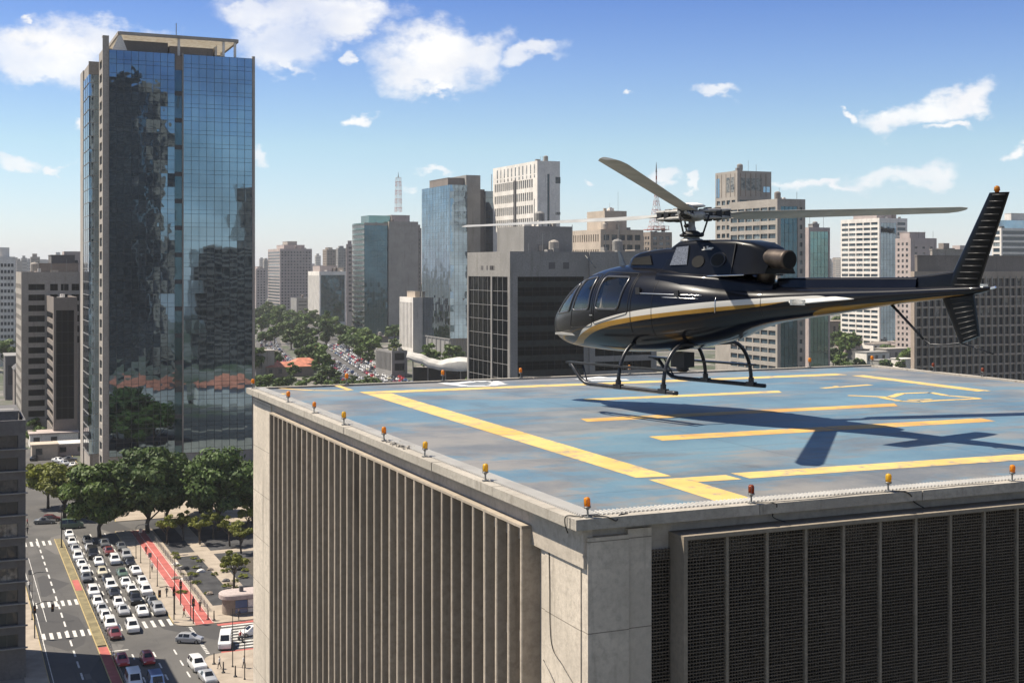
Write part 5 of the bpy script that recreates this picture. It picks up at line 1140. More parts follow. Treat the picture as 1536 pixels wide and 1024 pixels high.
# ---- black office block right behind the pad
B = Bld('black_office', 'big black glass office block with a grey concrete frame behind the nose of the helicopter', 701, 765, 884, 377, 310, 'grey', floor=3.55, r=.45, par=1.2)
H_ = B.H; tb = 11.2*310/1950*4.2/1.25
tb = (422-377)/F*310+.1
def cols(face, L_, edges, zt_): 
    for u0_, u1_ in edges: B.fb(face, u0_, u1_, 0, zt_)
B.fb('S', 0, B.W, H_-tb+1.2, H_); B.fb('W', B.r, B.D, H_-tb+1.2, H_); zt_ = H_-tb+1.198
B.curtain('S', 'glass_black', 1.9, 3.55, umin=2.0, umax=B.W-1.5, z0=0, z1=zt_, o=-.12, jitter=.012, bars=(.02, .012))
B.fb('S', 0, 2.0, 0, zt_); B.fb('S', B.W-1.5, B.W, 0, zt_)
g = MB()
z = zt_-2.6
while z > 15: g.box(2.05, B.W-1.55, .07, .10, z, z+1.5); z -= 3.55
g.build('office_blinds', M['blind_dark'], B.root)
D_ = B.D; B.curtain('W', 'glass_black', 3.2, 3.55, umin=D_*.03+.9, umax=D_-.9, z0=0, z1=zt_, o=-.2, jitter=.015, bars=(.05, .06), mull='mullion_pale')
for u in (B.r, D_*.40, D_-.9): B.fb('W', u, u+.9, 0, zt_, None, .05)
mb = MB()
rj = random.Random(2)
for u in (6, 9, 13, 20, 30): mb = MB(); mb.box(-.05, .02, D_*.5+u*.3-6, D_*.5+u*.3-6+rj.uniform(.8, 1.6), H_-4.4, H_-3.4); mb.build('vent', M['greyd'], B.root)
for u in (12, 16.5, 19, 25): 
    if u < B.W-3: mb = MB(); mb.box(u*.85, u*.85+rj.uniform(.8, 2), -.05, .02, H_-4.2, H_-2.6); mb.build('vent', M['greyd'], B.root)
B.clutter(6, 12); B.done(); bo = B
B = Bld('roof_house', 'grey concrete roof house set on the black office block', 745.5, 786, 858, 339, 322, 'grey', r=.2, par=.3); B.blank('S'); B.blank('W'); B.root.location.z = 0
mb = MB()
for x in (.3, .5, .62): mb.box(B.W*x, B.W*x+1.1, -.35, -.02, zof(376, 322), zof(371, 322)+.6)
mb.build('air_unit', M['beige'], B.root); B.done()
B = Bld('blank_block', 'plain pale grey block joined to the black office behind the helicopter cabin', None, 884.5, 985, 377.5, 318, 'grey', depth=16, r=.3); B.grid('S', bay=None, wh=2.2, top=9, floor=3.6, m0=1.5, m1=1.5, mat='k'); B.blank('W'); B.block(.72, .9, .1, .4, 1.2, 'beige'); B.done()
# ---- the skyline behind the rotor
B = Bld('white_tower', 'tall white concrete tower with big lit window panels and a crown of narrow slots', 739.5, 806, 840, 241, 700, 'white', floor=7.0, r=.6)
B.grid('W', bay=2.9, wf=.62, wh=4.6, floor=7.0, top=9.5, mat='b', ylim=350, m0=5, m1=2, ztop=B.H); B.grid('S', bay=None, wh=52, floor=90, top=7, base=3, m0=B.W*.44, m1=B.W*.46, mat='b', ylim=430)
n_ = 11
for i in range(n_): mb = MB(); y = 3+i*(B.D-5)/n_; mb.box(-.03, .35, y, y+1.3, B.H-6.5, B.H-1.6); mb.box(-.03, .35, y, y+1.3, B.H-8.9, B.H-7.2); mb.build('slot_window', M['glass_dark'], B.root)

for z0_, z1_ in ((12, 8.5), (29, 27.5)): mb = MB(); mb.box(B.W*.8, B.W*1.02, -.05, .02, B.H-z0_, B.H-z1_); mb.build('dark_opening', M['glass_dark'], B.root)
mb = MB(); mb.box(-.6, -.03, B.D*.46, B.D*.5, 20, B.H-9); mb.build('dark_joint', M['greyd'], B.root); B.clutter(3, 5); B.done()
B = Bld('cream_block', 'cream office block with tall window slots and a bare roof house behind the rotor mast', 857.5, 901, 965, 344, 600, 'cream', floor=4.6, r=.5)
B.grid('W', bay=2.4, wf=.42, wh=3.4, floor=7, top=2.2, ylim=420, mat='d'); B.grid('S', bay=4.0, wf=.72, wh=2.6, floor=4.6, top=2.4, ylim=420, mat='b'); B.done(); cb = B
B = Bld('roof_house', 'cream roof house with a dish and pipes on top of the cream office block', 880.5, 907, 940, 316, 606, 'cream', r=.2, par=.3); B.blank('S'); B.blank('W'); mb = MB(); mb.tube([(B.W*.55, -.25, B.H-6), (B.W*.55, -.25, 40)], .18, 6); mb.build('pipe', M['taupe'], B.root); mb = MB(); mb.tube([(B.W*.7, 2, B.H), (B.W*.7, 2, B.H+9)], .06, 5); mb.build('antenna', M['steel'], B.root); B.done()
B = Bld('brown_block', 'brown block with a balcony front carrying the tall red lattice mast', 962, 976, 1008, 348, 880, 'brown', floor=3.7); B.grid('S', bay=5, wf=.6, wh=2.2, top=3, ylim=430, mat='b'); B.grid('W', bay=4, wf=.6, wh=2, top=3, ylim=430); B.done()
lattice_mast('tall tapering red and white lattice mast seen through the rotor blades', 984.5, 243, 346, 890, 4.6, 7)
B = Bld('concrete_tower', 'tall beige concrete tower with an open frame roof behind the main rotor blade', 1073, 1106, 1157, 256, 560, 'beige', floor=3.6, r=.5, par=.6)
B.grid('W', bay=3.6, wf=.72, wh=1.9, top=12.5, ylim=420, m0=.6, m1=.6, mat='b'); B.grid('S', bay=5.0, wf=.75, wh=2.2, top=12.5, ylim=330, mat='b', m0=.4, m1=.4)
mb = MB()
for i in range(6): mb.box(B.W*(.08+i*.15), B.W*(.08+i*.15)+.35, -.12, -.01, B.H-11, B.H-1)
for i in range(5): mb.box(-.12, -.01, B.D*(.1+i*.2), B.D*(.1+i*.2)+.35, B.H-11, B.H-1)
mb.build('roof_frame', M['brown'], B.root); mb = MB(); mb.box(B.W*.1, B.W*.72, -.06, .02, B.H-8.5, B.H-3); mb.box(-.06, .02, B.D*.12, B.D*.5, B.H-9, B.H-2.6); mb.build('roof_opening', M['glass_dark'], B.root)
mb = MB(); mb.box(B.W*.76, B.W*.95, -.06, .02, B.H-9, B.H-6.6); mb.box(-.06, .02, B.D*.8, B.D*.96, B.H-11, B.H-2.6); mb.build('roof_opening', M['mirror_blue'], B.root)
B.clutter(4, 31); B.done()
B = Bld('ribbed_block', 'beige office block with long window bands and dark glass corner behind the engine', 1094, 1166, 1208, 298, 520, 'beige', floor=3.55, r=.5)
B.grid('W', bay=5.6, wf=.9, wh=1.95, top=3.2, ylim=560, m0=.5, m1=.7, mat='b'); w1 = B.W*.12; w2 = B.W*.72
B.fb('S', 0, w1, 0, B.H); B.curtain('S', 'mirror_dark', 1.9, 3.55, umin=w1, umax=w2, z0=2, z1=B.H-3, o=-.15); B.fb('S', w1, w2, B.H-3, B.H); B.grid('S', bay=None, wh=1.8, top=3.2, umin=w2+.01, m0=1.0, m1=1.4, ylim=560, mat='b'); B.clutter(4, 41); B.done()
B = Bld('glass_block', 'slim glass block with one tiled corner standing before the hazy ribbon tower', 1196, 1213, 1245, 341, 640, 'pink', floor=3.5)
B.curtain('S', 'mirror_green', 2.2, 3.5, umin=1, umax=B.W-1.0, z0=3, z1=B.H-2, o=-.1); B.fb('S', 0, 1, 0, B.H); B.fb('S', B.W-1, B.W, 0, B.H); B.fb('S', 1, B.W-1, B.H-2, B.H); B.grid('W', bay=5, wf=.5, wh=1.8, top=2.5, ylim=560); B.block(.3, .6, .2, .6, 2.5, 'grey'); B.done()
B = Bld('ribbon_tower', 'white tower of crowded window ribbons with a blue glass flank under the rotor tip', 1261, 1319, 1361, 327, 850, 'white', floor=3.4, r=.5)
B.grid('W', bay=7, wf=.88, wh=1.75, top=2.6, ylim=570, m0=.8, m1=.8, mat='b'); B.curtain('S', 'mirror_blue', 2.6, 3.4, umin=1.2, umax=B.W*.6, z0=5, z1=B.H-3, o=-.1); B.fb('S', 0, 1.2, 0, B.H); B.fb('S', 1.2, B.W*.6, B.H-3, B.H); B.grid('S', bay=None, wh=1.9, top=2.6, umin=B.W*.6+.01, m0=1, m1=1.5, ylim=570, mat='b'); B.block(.05, .75, .1, .7, 6, 'pink'); B.clutter(5, 51); B.done()
B = Bld('pink_apartments', 'pale pink apartment tower with a stair core between the ribbon tower and the tail fin', 1343, 1366, 1405, 357, 760, 'pink', floor=3.3)
B.grid('W', bay=3.4, wf=.5, wh=1.7, top=2.6, ylim=560, mat='d'); B.grid('S', bay=5.6, wf=.35, wh=1.2, top=5, ylim=560); B.block(.05, .65, .15, .8, 4.2); B.clutter(2, 61); B.done()
B = Bld('stepped_office', 'pale glass office with stepped terraces seen beyond the tail fin', 1488, 1502, 1560, 342, 800, 'white', floor=3.6)
B.grid('S', bay=None, wh=2.3, top=1.6, m0=1, m1=1, ylim=400, mat='b'); B.grid('W', bay=None, wh=2.3, top=1.6, m0=1, m1=1, ylim=400, mat='b'); B.block(.12, .98, .1, .9, 5.5, 'mirror_blue'); B.block(.3, .98, .2, .9, 10, 'white'); B.done()
# brown grid building at the right
B = Bld('grid_building', 'wide brown office slab with a tight grid of square windows behind the tail', 1366, 1371.5, 1640, 407, 400, 'grid', floor=3.05, r=.6, depth=18)
B.grid('S', bay=2.55, wf=.78, wh=2.45, top=2.3, ylim=600, m0=.5, m1=.5, mat='d'); B.blank('W'); B.block(.02, .98, .25, .95, 5.6, 'taupe'); B.block(.1, .3, .3, .9, 7.5, 'beige'); B.clutter(8, 71)
mb = MB(); 
for i in range(40): x = .3+i*2.55; mb.box(x, x+.35, -.02, .5, 8, B.H-1.9) if x < B.W-.5 else None
mbx = MB()
for i in range(int((B.W-1)/2.55)+1): x = .5+i*(B.W-1)/max(1, round((B.W-1)/2.55)); mbx.box(x-.14, x+.14, -.32, -.004, 6, B.H-1.6)
mbx.build('vertical_ribs', M['beige'], B.root); B.done()
# ------------------------------------------------------------------ buildings on the camera's side, mirrored in the glass tower's front
for (lb, x0, x1, y0, y1, h, wl, kind) in [
    ('tall dark apartment tower mirrored in the broad panel of the glass tower', 72, 99, -60, -35, 157, 'greyd', 'dark'),
    ('tall sand coloured tower mirrored as the pale wavy strip in the glass tower', 101, 113, -62, -40, 153, 'cream', 'punch'),
    ('squat black office mirrored low in the second panel of the glass tower', 128, 164, -60, -35, 66, 'taupe', 'dark'),
    ('slim brown tower mirrored at the far edge of the second panel', 160, 176, -95, -70, 104, 'taupe', 'punch')]:
    r_ = root('mirrored_tower', lb, 'building', (x0, y0, 0)); W_, D_ = x1-x0, y1-y0
    mb = MB(); mb.box(0, W_, 0, D_-.4, 0, h); mb.build('core', M['glass_dark'], r_)
    mb = MB(); z = 2.5
    while z < h-1: mb.box(-.1, W_+.1, D_-.399, D_, z, z+(1.3 if kind == 'dark' else 1.7)); z += 3.5
    mb.box(-.1, W_+.1, D_-.399, D_, h-.8, h+1); mb.build('spandrels', M[wl], r_)
    mb = MB(); x = 0
    while x < W_-.4: mb.box(x, x+(.35 if kind == 'dark' else 1.3), D_+.002, D_+.2, 0, h); x += 3.2
    mb.build('piers', M[wl], r_)
# ------------------------------------------------------------------ trees
def crown_mesh(name, seed, rx, ry, rz, nclump, nleaf, ls, mat, flat=.35):
    rj = random.Random(seed); cl = []
    for i in range(nclump):
        while True:
            v = Vector((rj.uniform(-1, 1), rj.uniform(-1, 1), rj.uniform(-.75, 1)))
            if .35 < v.length < 1: break
        k = rj.uniform(.62, 1.0)/max(v.length, .6) if rj.random() < .75 else 1
        v *= k*v.length if False else 1
        cl.append((Vector((v.x*rx*.8, v.y*ry*.8, v.z*rz*.8)), rj.uniform(.2, .36)*(rx+ry+rz)/3))
    mb = MB()
    for i in range(nleaf):
        c, r_ = cl[rj.randrange(nclump)]
        d = Vector((rj.gauss(0, 1), rj.gauss(0, 1), rj.gauss(0, 1)+.25)).normalized(); p = c+d*r_*(rj.uniform(.55, 1.08) if rj.random() < .85 else rj.uniform(0, .6)); p.z = c.z+(p.z-c.z)*(1-flat)
        n = (d+Vector((rj.uniform(-1, 1), rj.uniform(-1, 1), rj.uniform(-.6, 1)))*.75).normalized(); a = n.cross(Vector((rj.uniform(-1, 1), rj.uniform(-1, 1), rj.uniform(-1, 1)))).normalized(); b = n.cross(a); s_ = ls*rj.uniform(.6, 1.4)
        mb.poly([p-a*s_, p-b*s_*.55+a*s_*.1, p+a*s_, p+b*s_*.55])
    return mb.mesh(name, M[mat]), cl
TV = {}
def tree_kind(key, seed, rx, rz, ncl, nlf, ls, mat, th, flat=.35):
    me, cl = crown_mesh('crown', seed, rx, rx, rz, ncl, nlf, ls, mat, flat); mb = MB(); rj = random.Random(seed)
    mb.tube([(0, 0, -.3), (rj.uniform(-.2, .2), rj.uniform(-.2, .2), th*.5), (rj.uniform(-.4, .4), rj.uniform(-.4, .4), th), (rj.uniform(-.6, .6), 0, th+rz*.8)], [.045*rx+.1, .035*rx+.08, .03*rx+.06, .04], 8)
    for c, r_ in cl[:9]:
        q = Vector((0, 0, th*rj.uniform(.55, .95))); t = c+Vector((0, 0, th+rz*.75)); m_ = q.lerp(t, .5)+Vector((0, 0, -.08*rx)); mb.tube([q, m_, t], [.018*rx+.04, .012*rx+.03, .02], 5)
    TV[key] = (me, mb.mesh('trunk', M['bark'], True), th, rz)
tree_kind('big', 1, 6.6, 5.8, 70, 16000, .42, 'leaf', 3.4)
tree_kind('dark', 2, 6.8, 6.4, 76, 17000, .42, 'leaf_dark', 3.2)
tree_kind('yellow', 3, 5.2, 3.4, 50, 10000, .36, 'leaf_yellow', 3.4, .5)
tree_kind('small', 4, 2.9, 2.0, 16, 1500, .26, 'leaf_yellow', 3.4, .4)
tree_kind('far', 5, 6, 5, 22, 1500, .8, 'leaf', 3.5)
tree_kind('far2', 6, 6.5, 4.4, 24, 1500, .85, 'leaf_dark', 3.0)
tree_kind('far3', 8, 5.0, 5.6, 18, 1200, .8, 'leaf', 4.0)
tree_kind('conifer', 9, 3.0, 9.0, 24, 1500, .7, 'leaf_dark', 2.0, .1)
def tree(key, x, y, label, s=1.0, rz=0.0, group=None, name='tree', sz=1.0):
    r_ = root(name, label, 'tree', (x, y, 0), rz, group); r_.scale = (s, s, s*sz); cm, tm, th, h = TV[key]
    inst(cm, 'crown', r_, (0, 0, th+h*.75)); inst(tm, 'trunk', r_, (0, 0, 0)); return r_
def tree_px(key, px, pbase, label, s=1.0, **k):
    p = ground(px, pbase); return tree(key, p.x, p.y, label, s, R.uniform(0, 6), **k)
tree_px('yellow', 72, 762, 'yellow-green tree at the far end of the row along the avenue kerb', 1.15)
tree_px('yellow', 97, 776, 'broad yellow-green tree in the middle of the row along the avenue kerb', 1.3)
tree_px('yellow', 122, 762, 'small yellow-green tree squeezed against the pale tower column', 1.0)
tree_px('big', 150, 806, 'large bright green tree nearest to the queue of cars', 1.2)
tree_px('dark', 222, 800, 'huge dark green plaza tree before the broad panel of the tower', 1.3)
tree_px('dark', 252, 782, 'second dark plaza tree tucked behind the huge one', 1.1)
tree_px('dark', 328, 795, 'dark round plaza tree before the second tower panel', 1.25)
tree_px('big', 300, 770, 'green tree between the two dark plaza trees', .95)
tree_px('big', 380, 783, 'green tree half hidden by the fin building at the plaza', 1.0)
tree_px('yellow', 50, 730, 'small yellow-green street tree where the avenue meets the dark slab block', .65)
tree_px('small', 351, 882, 'small sparse tree standing alone on the dark planted lot', 1.0)
tree_px('small', 372, 800, 'small bushy tree at the back of the planted lot', .9)
rr = random.Random(11)
for i, (px, py, s_) in enumerate([(262, 832, .35), (268, 850, .3), (300, 842, .3), (322, 862, .3), (340, 880, .35), (290, 838, .25), (364, 866, .4), (274, 862, .22)]):
    p = ground(px, py); r_ = root('shrub', 'low green shrub on the dark planted lot beside the bicycle lane', 'shrub', (p.x, p.y, 0), i, 'shrubs on the planted lot'); r_.scale = (s_, s_, s_*.6); inst(TV['small'][0], 'foliage', r_, (0, 0, 1.6))
far_lb = {'far': 'rounded green tree in the leafy belt along the far avenue', 'far2': 'broad dark green tree in the leafy belt along the far avenue', 'far3': 'upright green tree in the leafy belt along the far avenue'}
FT = [(392, 497, 1.2), (403, 487, 1.3), (415, 494, 1.2), (430, 490, 1.1), (398, 515, 1.0), (412, 512, 1.2), (425, 505, 1.2), (440, 500, 1.3), (446, 490, 1.1), (458, 497, 1.2), (468, 505, 1.0), (452, 510, 1.2), (437, 520, 1.3), (455, 528, 1.15), (468, 522, .9), (475, 545, 1.2), (462, 552, 1.1), (490, 505, 1.2), (500, 500, 1.2), (512, 507, 1.2), (478, 493, 1.0), (522, 505, 1.0), (392, 480, 1.5), (400, 474, 1.6), (420, 478, 1.5), (438, 480, 1.4), (455, 482, 1.3), (470, 484, 1.2), (488, 488, 1.2),
      (548, 530, 1.1), (558, 535, 1.2), (535, 525, 1.1), (528, 517, 1.0), (545, 519, 1.1), (520, 520, 1.0), (552, 545, .8), (540, 538, .7), (410, 548, .8), (400, 557, .9), (482, 565, 1.0), (495, 572, .9), (440, 566, .7), (600, 561, .45), (597, 529, .4)]
for i, (px, py, s_) in enumerate(FT):
    k_ = ['far', 'far2', 'far3'][(i*7) % 3]; tree_px(k_, px, py+4, far_lb[k_], s_*1.12, group='trees along the far avenue', sz=rr.uniform(.8, 1.1))
tree_px('conifer', 490, 522, 'slender dark conifer rising above the far avenue traffic', 1.5)
# hedge belt in front of the jam and the low houses on the right
for i in range(17):
    px = 384+i*11+rr.uniform(-3, 3); k_ = ['far', 'far3'][i % 2]; tree_px(k_, px, 586+rr.uniform(-5, 4), 'low rounded tree in the hedge line just beyond the far coping', .62+rr.uniform(-.1, .12), group='hedge line trees', sz=.8)
for i, (px, py, s_) in enumerate([(1252, 505, 1.4), (1262, 498, 1.5), (1275, 500, 1.6), (1288, 498, 1.6), (1300, 505, 1.5), (1312, 512, 1.2), (1258, 520, 1.2), (1272, 515, 1.4), (1286, 520, 1.2), (1306, 520, 1.0), (1250, 545, .9), (1262, 556, .9), (1275, 560, .8), (1288, 562, .7), (1340, 520, .9), (1352, 528, .9), (1330, 530, .8), (1362, 520, 1.0), (1216, 530, 1.0), (1226, 520, 1.2), (1236, 528, 1.1), (1345, 505, 1.0), (1330, 552, .6), (1350, 555, .6)]):
    k_ = ['far2', 'far', 'far2', 'far3'][i % 4]; tree_px(k_, px, py+4, {'far': 'rounded green tree', 'far2': 'broad dark tree', 'far3': 'upright green tree'}[k_]+' among the low houses under the tail boom', s_*1.1, group='trees under the tail boom', sz=rr.uniform(.8, 1.1))
for i, (px, py) in enumerate([(735, 590), (748, 588), (845, 585), (860, 582), (905, 585), (712, 592)]): tree_px('far', px, py, 'green treetop poking up between the far coping and the black office block', .8, group='treetops behind the coping')
for i, (px, py, s_) in enumerate([(8, 552, 1.5), (16, 548, 1.5), (22, 556, 1.2), (4, 545, 1.3), (20, 580, 1.0), (52, 650, .5), (60, 664, .5), (48, 668, .45)]): tree_px('far', px, py, 'green tree in the street canyon beyond the shaded apartment block', s_*.9, group='trees beyond the shaded block')
# ------------------------------------------------------------------ cars
def carpaint(n, c, metal=0.0, rough=.28): return plain('car_paint_'+n, c, rough, metal, .06, 1, .5, coat=.6)
CP = dict(white=carpaint('white', (.72, .71, .69)), silver=carpaint('silver', (.45, .45, .45), .3), grey=carpaint('grey', (.14, .145, .15), .3), black=carpaint('black', (.018, .018, .02)), red=carpaint('red', (.42, .03, .03)), maroon=carpaint('maroon', (.14, .03, .03)), green=carpaint('green', (.10, .15, .11), .2), cream=carpaint('cream', (.55, .50, .38)), blue=carpaint('blue', (.05, .09, .2)))
M['carglass'] = plain('car_glass', (.012, .014, .017), .06, 0, .2, 2, .6); M['tyre'] = plain('tyre', (.012, .012, .012), .8); M['rim'] = plain('wheel_rim', (.3, .3, .3), .35, .8); M['headlamp'] = plain('headlamp', (.75, .75, .72), .15); M['taillamp'] = plain('tail_lamp', (.35, .015, .01), .25)
KIND = {  # length, half width, roof height, x-stations: nose .. tail (y, half width, belt z, top z, top half width)
 'hatchback': [(-1.95, .70, .55, .62, .62), (-1.85, .80, .68, .76, .72), (-1.05, .84, .86, .94, .74), (-.30, .85, .90, 1.42, .60), (.75, .85, .92, 1.47, .60), (1.45, .84, .92, 1.38, .58), (1.85, .82, .86, .98, .70), (1.95, .74, .7, .8, .66)],
 'sedan': [(-2.2, .72, .52, .60, .62), (-2.1, .82, .66, .74, .74), (-1.1, .86, .84, .92, .76), (-.35, .87, .88, 1.38, .60), (.65, .87, .90, 1.42, .60), (1.35, .86, .90, 1.04, .68), (2.1, .83, .86, .96, .70), (2.2, .74, .68, .8, .66)],
 'suv': [(-2.2, .78, .66, .76, .70), (-2.1, .88, .84, .92, .80), (-1.2, .91, 1.0, 1.06, .82), (-.55, .92, 1.05, 1.62, .68), (.9, .92, 1.06, 1.68, .68), (1.9, .91, 1.05, 1.60, .66), (2.15, .88, .98, 1.1, .76), (2.25, .80, .8, .9, .7)],
 'van': [(-2.35, .82, .78, .86, .76), (-2.25, .92, .95, 1.04, .84), (-1.75, .94, 1.1, 1.2, .84), (-1.05, .95, 1.15, 1.98, .78), (.9, .95, 1.16, 2.06, .78), (2.1, .95, 1.15, 2.02, .78), (2.3, .92, 1.1, 1.3, .84), (2.35, .86, .8, .9, .8)]}
def car_meshes(kind):
    st = KIND[kind]; body = MB(); rings = []
    for (y, w_, zb_, zt_, wt) in st:
        zl = .24 if abs(y) < abs(st[0][0])-.05 else .34
        rings.append([(-w_*.94, y, zl), (-w_, y, (zl+zb_)/2), (-w_*.985, y, zb_), (-wt, y, zt_-.03), (-wt*.86, y, zt_), (wt*.86, y, zt_), (wt, y, zt_-.03), (w_*.985, y, zb_), (w_, y, (zl+zb_)/2), (w_*.94, y, zl)])
    body.loft(rings); gl = []
    def quadrow(i, side=None, ins=.10):
        a, b = rings[i], rings[i+1]
        def lp(p, q, t): return tuple(p[k]+(q[k]-p[k])*t for k in range(3))
        mb = MB()
        if side is None:
            c = [a[4], a[5], b[5], b[4]]
        else:
            c = [a[2], a[3], b[3], b[2]] if side < 0 else [a[7], a[6], b[6], b[7]]
        P = [Vector(v) for v in c]; n = (P[1]-P[0]).cross(P[3]-P[0]).normalized(); ce = sum(P, Vector())/4
        if side is None:
            if n.z < 0: n = -n
        elif n.x*side < 0: n = -n
        Q = [ce+(p-ce)*(1-ins*1.2)+n*.012 for p in P]; mb.poly(Q if True else Q[::-1]); return mb
    gl.append(('windscreen', quadrow(2)))
    back = {'hatchback': 5, 'sedan': 4, 'suv': 5, 'van': 5}[kind]
    gl.append(('rear_window', quadrow(back)))
    for s_ in (-1, 1):
        for i in (3,)+((4,) if kind != 'sedan' else ()): gl.append(('side_window', quadrow(i, s_, .12)))
        
    wh = MB(); wh.loft([[(x, .31*math.cos(q), .31*math.sin(q)) for q in [2*math.pi*j/16 for j in range(16)]] for x in (-.1, .1)])
    rim = MB(); rim.loft([[(x, .19*math.cos(q), .19*math.sin(q)) for q in [2*math.pi*j/12 for j in range(12)]] for x in (-.106, .106)])
    y0, y1 = st[0][0], st[-1][0]; zb0 = st[1][2]
    hl = MB(); hl.box(-.16, .16, -.03, .03, -.06, .06)
    return body, gl, wh, rim, hl, (y0, y1, zb0, st[1][1])
CM = {}; 
def car_proto(kind, col):
    if (kind, col) in CM: return CM[(kind, col)]
    body, gl, wh, rim, hl, (y0, y1, zb0, hw_) = car_meshes(kind)
    P = [(body.mesh('body', CP[col], False), 'body', (0, 0, 0))]
    P[0][0].set_sharp_from_angle(angle=math.radians(25))
    for n_, g in gl: P.append((g.mesh(n_, M['carglass']), n_, (0, 0, 0)))
    wm, rm, hm, tm = wh.mesh('wheel', M['tyre']), rim.mesh('rim', M['rim']), hl.mesh('headlight', M['headlamp']), hl.mesh('tail_light', M['taillamp'])
    ax = .66*abs(y0)
    for s_ in (-1, 1):
        for y in (-ax, ax): P.append((wm, 'wheel', (s_*(hw_-.07), y, .31), rm))
        P.append((hm, 'headlight', (s_*(hw_-.2), y0+.04, zb0-.05))); P.append((tm, 'tail_light', (s_*(hw_-.2), y1-.04, zb0)))
    CM[(kind, col)] = P; return P
def car(kind, col, x, y, label, rz=0.0, group='cars queueing on the avenue', name=None):
    r_ = root({'suv': 'parked_car'}.get(kind, kind) if False else (name or ('van' if kind == 'van' else 'car')), label, 'van' if kind == 'van' else 'car', (x, y, .012), rz, group)
    for t in car_proto(kind, col):
        o = inst(t[0], t[1], r_, t[2])
        if len(t) > 3: inst(t[3], 'rim', o, (0, 0, 0))
    return r_
ORD = ['first', 'second', 'third', 'fourth', 'fifth', 'sixth', 'seventh', 'eighth', 'ninth', 'tenth', 'eleventh', 'twelfth', 'thirteenth']
LN = {22.7: 'the lane beside the median', 25.65: 'the second lane from the median', 28.5: 'the third lane from the median', 31.0: 'the lane beside the bicycle path'}
NICE = {'hatchback': 'hatchback', 'sedan': 'saloon car', 'suv': 'tall estate car', 'van': 'van'}
QUE = [(22.7, [(961, 'maroon', 'sedan'), (947, 'white', 'suv'), (936, 'white', 'hatchback'), (925, 'silver', 'sedan'), (914, 'white', 'hatchback'), (897, 'white', 'suv'), (874, 'grey', 'sedan'), (864, 'white', 'hatchback'), (854, 'white', 'sedan'), (843, 'white', 'suv'), (831, 'silver', 'sedan'), (820, 'white', 'hatchback'), (808, 'white', 'sedan')]),
       (25.65, [(951, 'white', 'suv'), (925, 'silver', 'sedan'), (914, 'white', 'hatchback'), (898, 'black', 'sedan'), (888, 'white', 'suv'), (877, 'black', 'sedan'), (866, 'cream', 'hatchback'), (850, 'white', 'sedan'), (839, 'black', 'van'), (829, 'silver', 'sedan'), (818, 'grey', 'hatchback')]),
       (28.5, [(926, 'white', 'sedan'), (908, 'black', 'suv'), (894, 'white', 'hatchback'), (882, 'white', 'sedan'), (868, 'green', 'sedan'), (848, 'white', 'suv'), (834, 'maroon', 'sedan'), (822, 'grey', 'sedan')]),
       (31.0, [(924, 'silver', 'suv'), (911, 'grey', 'sedan'), (895, 'white', 'suv'), (881, 'white', 'hatchback'), (864, 'white', 'sedan'), (851, 'black', 'sedan'), (841, 'silver', 'suv'), (827, 'grey', 'sedan')])]
rr = random.Random(23)
for X, cs in QUE:
    ylast = -1e9
    for i, (py, col, kind) in enumerate(cs):
        # py is where the car's near bumper meets the road
        d = CH*F/(py-HY); y = (d-X*fx)/fy+2.2
        y = max(y, ylast+4.9); ylast = y
        car(kind, col, X+rr.uniform(-.25, .25), y, f'{col} {NICE[kind]}, {ORD[i]} from the front in {LN[X]}', rr.uniform(-.03, .03))
p = ground(185, 1001); car('sedan', 'red', p.x, p.y+2, 'red saloon car in the open junction, beside the median', .02, None)
p = ground(224, 999); car('hatchback', 'red', p.x, p.y+2, 'brighter red hatchback in the middle of the open junction', .03, None)
p = ground(287, 967); car('hatchback', 'silver', p.x, p.y+1.5, 'silver hatchback turning across the junction in front of the kiosk corner', math.radians(60), None)
p = ground(341, 973); car('van', 'white', p.x, p.y+1.5, 'white van with a red lower side waiting on the cross street', math.radians(-14), None)
p = ground(300, 1009); car('suv', 'white', p.x, p.y+2.2, 'white tall car with a dark sunroof at the tan pavement corner', math.radians(4), None)
p = ground(316, 1028); car('sedan', 'silver', p.x, p.y+2.2, 'silver saloon car cut by the frame below the white tall car', math.radians(4), None)
p = ground(204, 1036); car('van', 'white', p.x, p.y+2.2, 'white van roof just entering at the bottom of the frame', 0, None)
p = ground(238, 1040); car('van', 'blue', p.x, p.y+2.2, 'dark blue van roof entering at the bottom beside the white one', 0, None)
p = ground(372, 957); car('hatchback', 'white', p.x+1, p.y+1.5, 'white car half hidden by the fin building on the cross street', math.radians(-80), None)
p = ground(67, 785); car('sedan', 'grey', p.x, p.y, 'dark car under the yellow-green trees at the far junction', math.radians(80), None)
p = ground(77, 781); car('hatchback', 'maroon', p.x, p.y, 'maroon car under the yellow-green trees at the far junction', math.radians(85), None)
p = ground(110, 797); car('van', 'green', p.x, p.y+4, 'green van crossing behind the head of the median', math.radians(90), None)
for i, (px, py, col) in enumerate([(88, 693, 'white'), (97, 697, 'silver'), (104, 691, 'grey'), (58, 708, 'white'), (52, 690, 'black'), (110, 700, 'white'), (84, 702, 'silver'), (55, 725, 'grey')]):
    p = ground(px, py); car('sedan', col, p.x, p.y, f'{col} car parked in the far street canyon by the dark slab block', rr.uniform(0, 3), 'cars parked by the dark slab block')
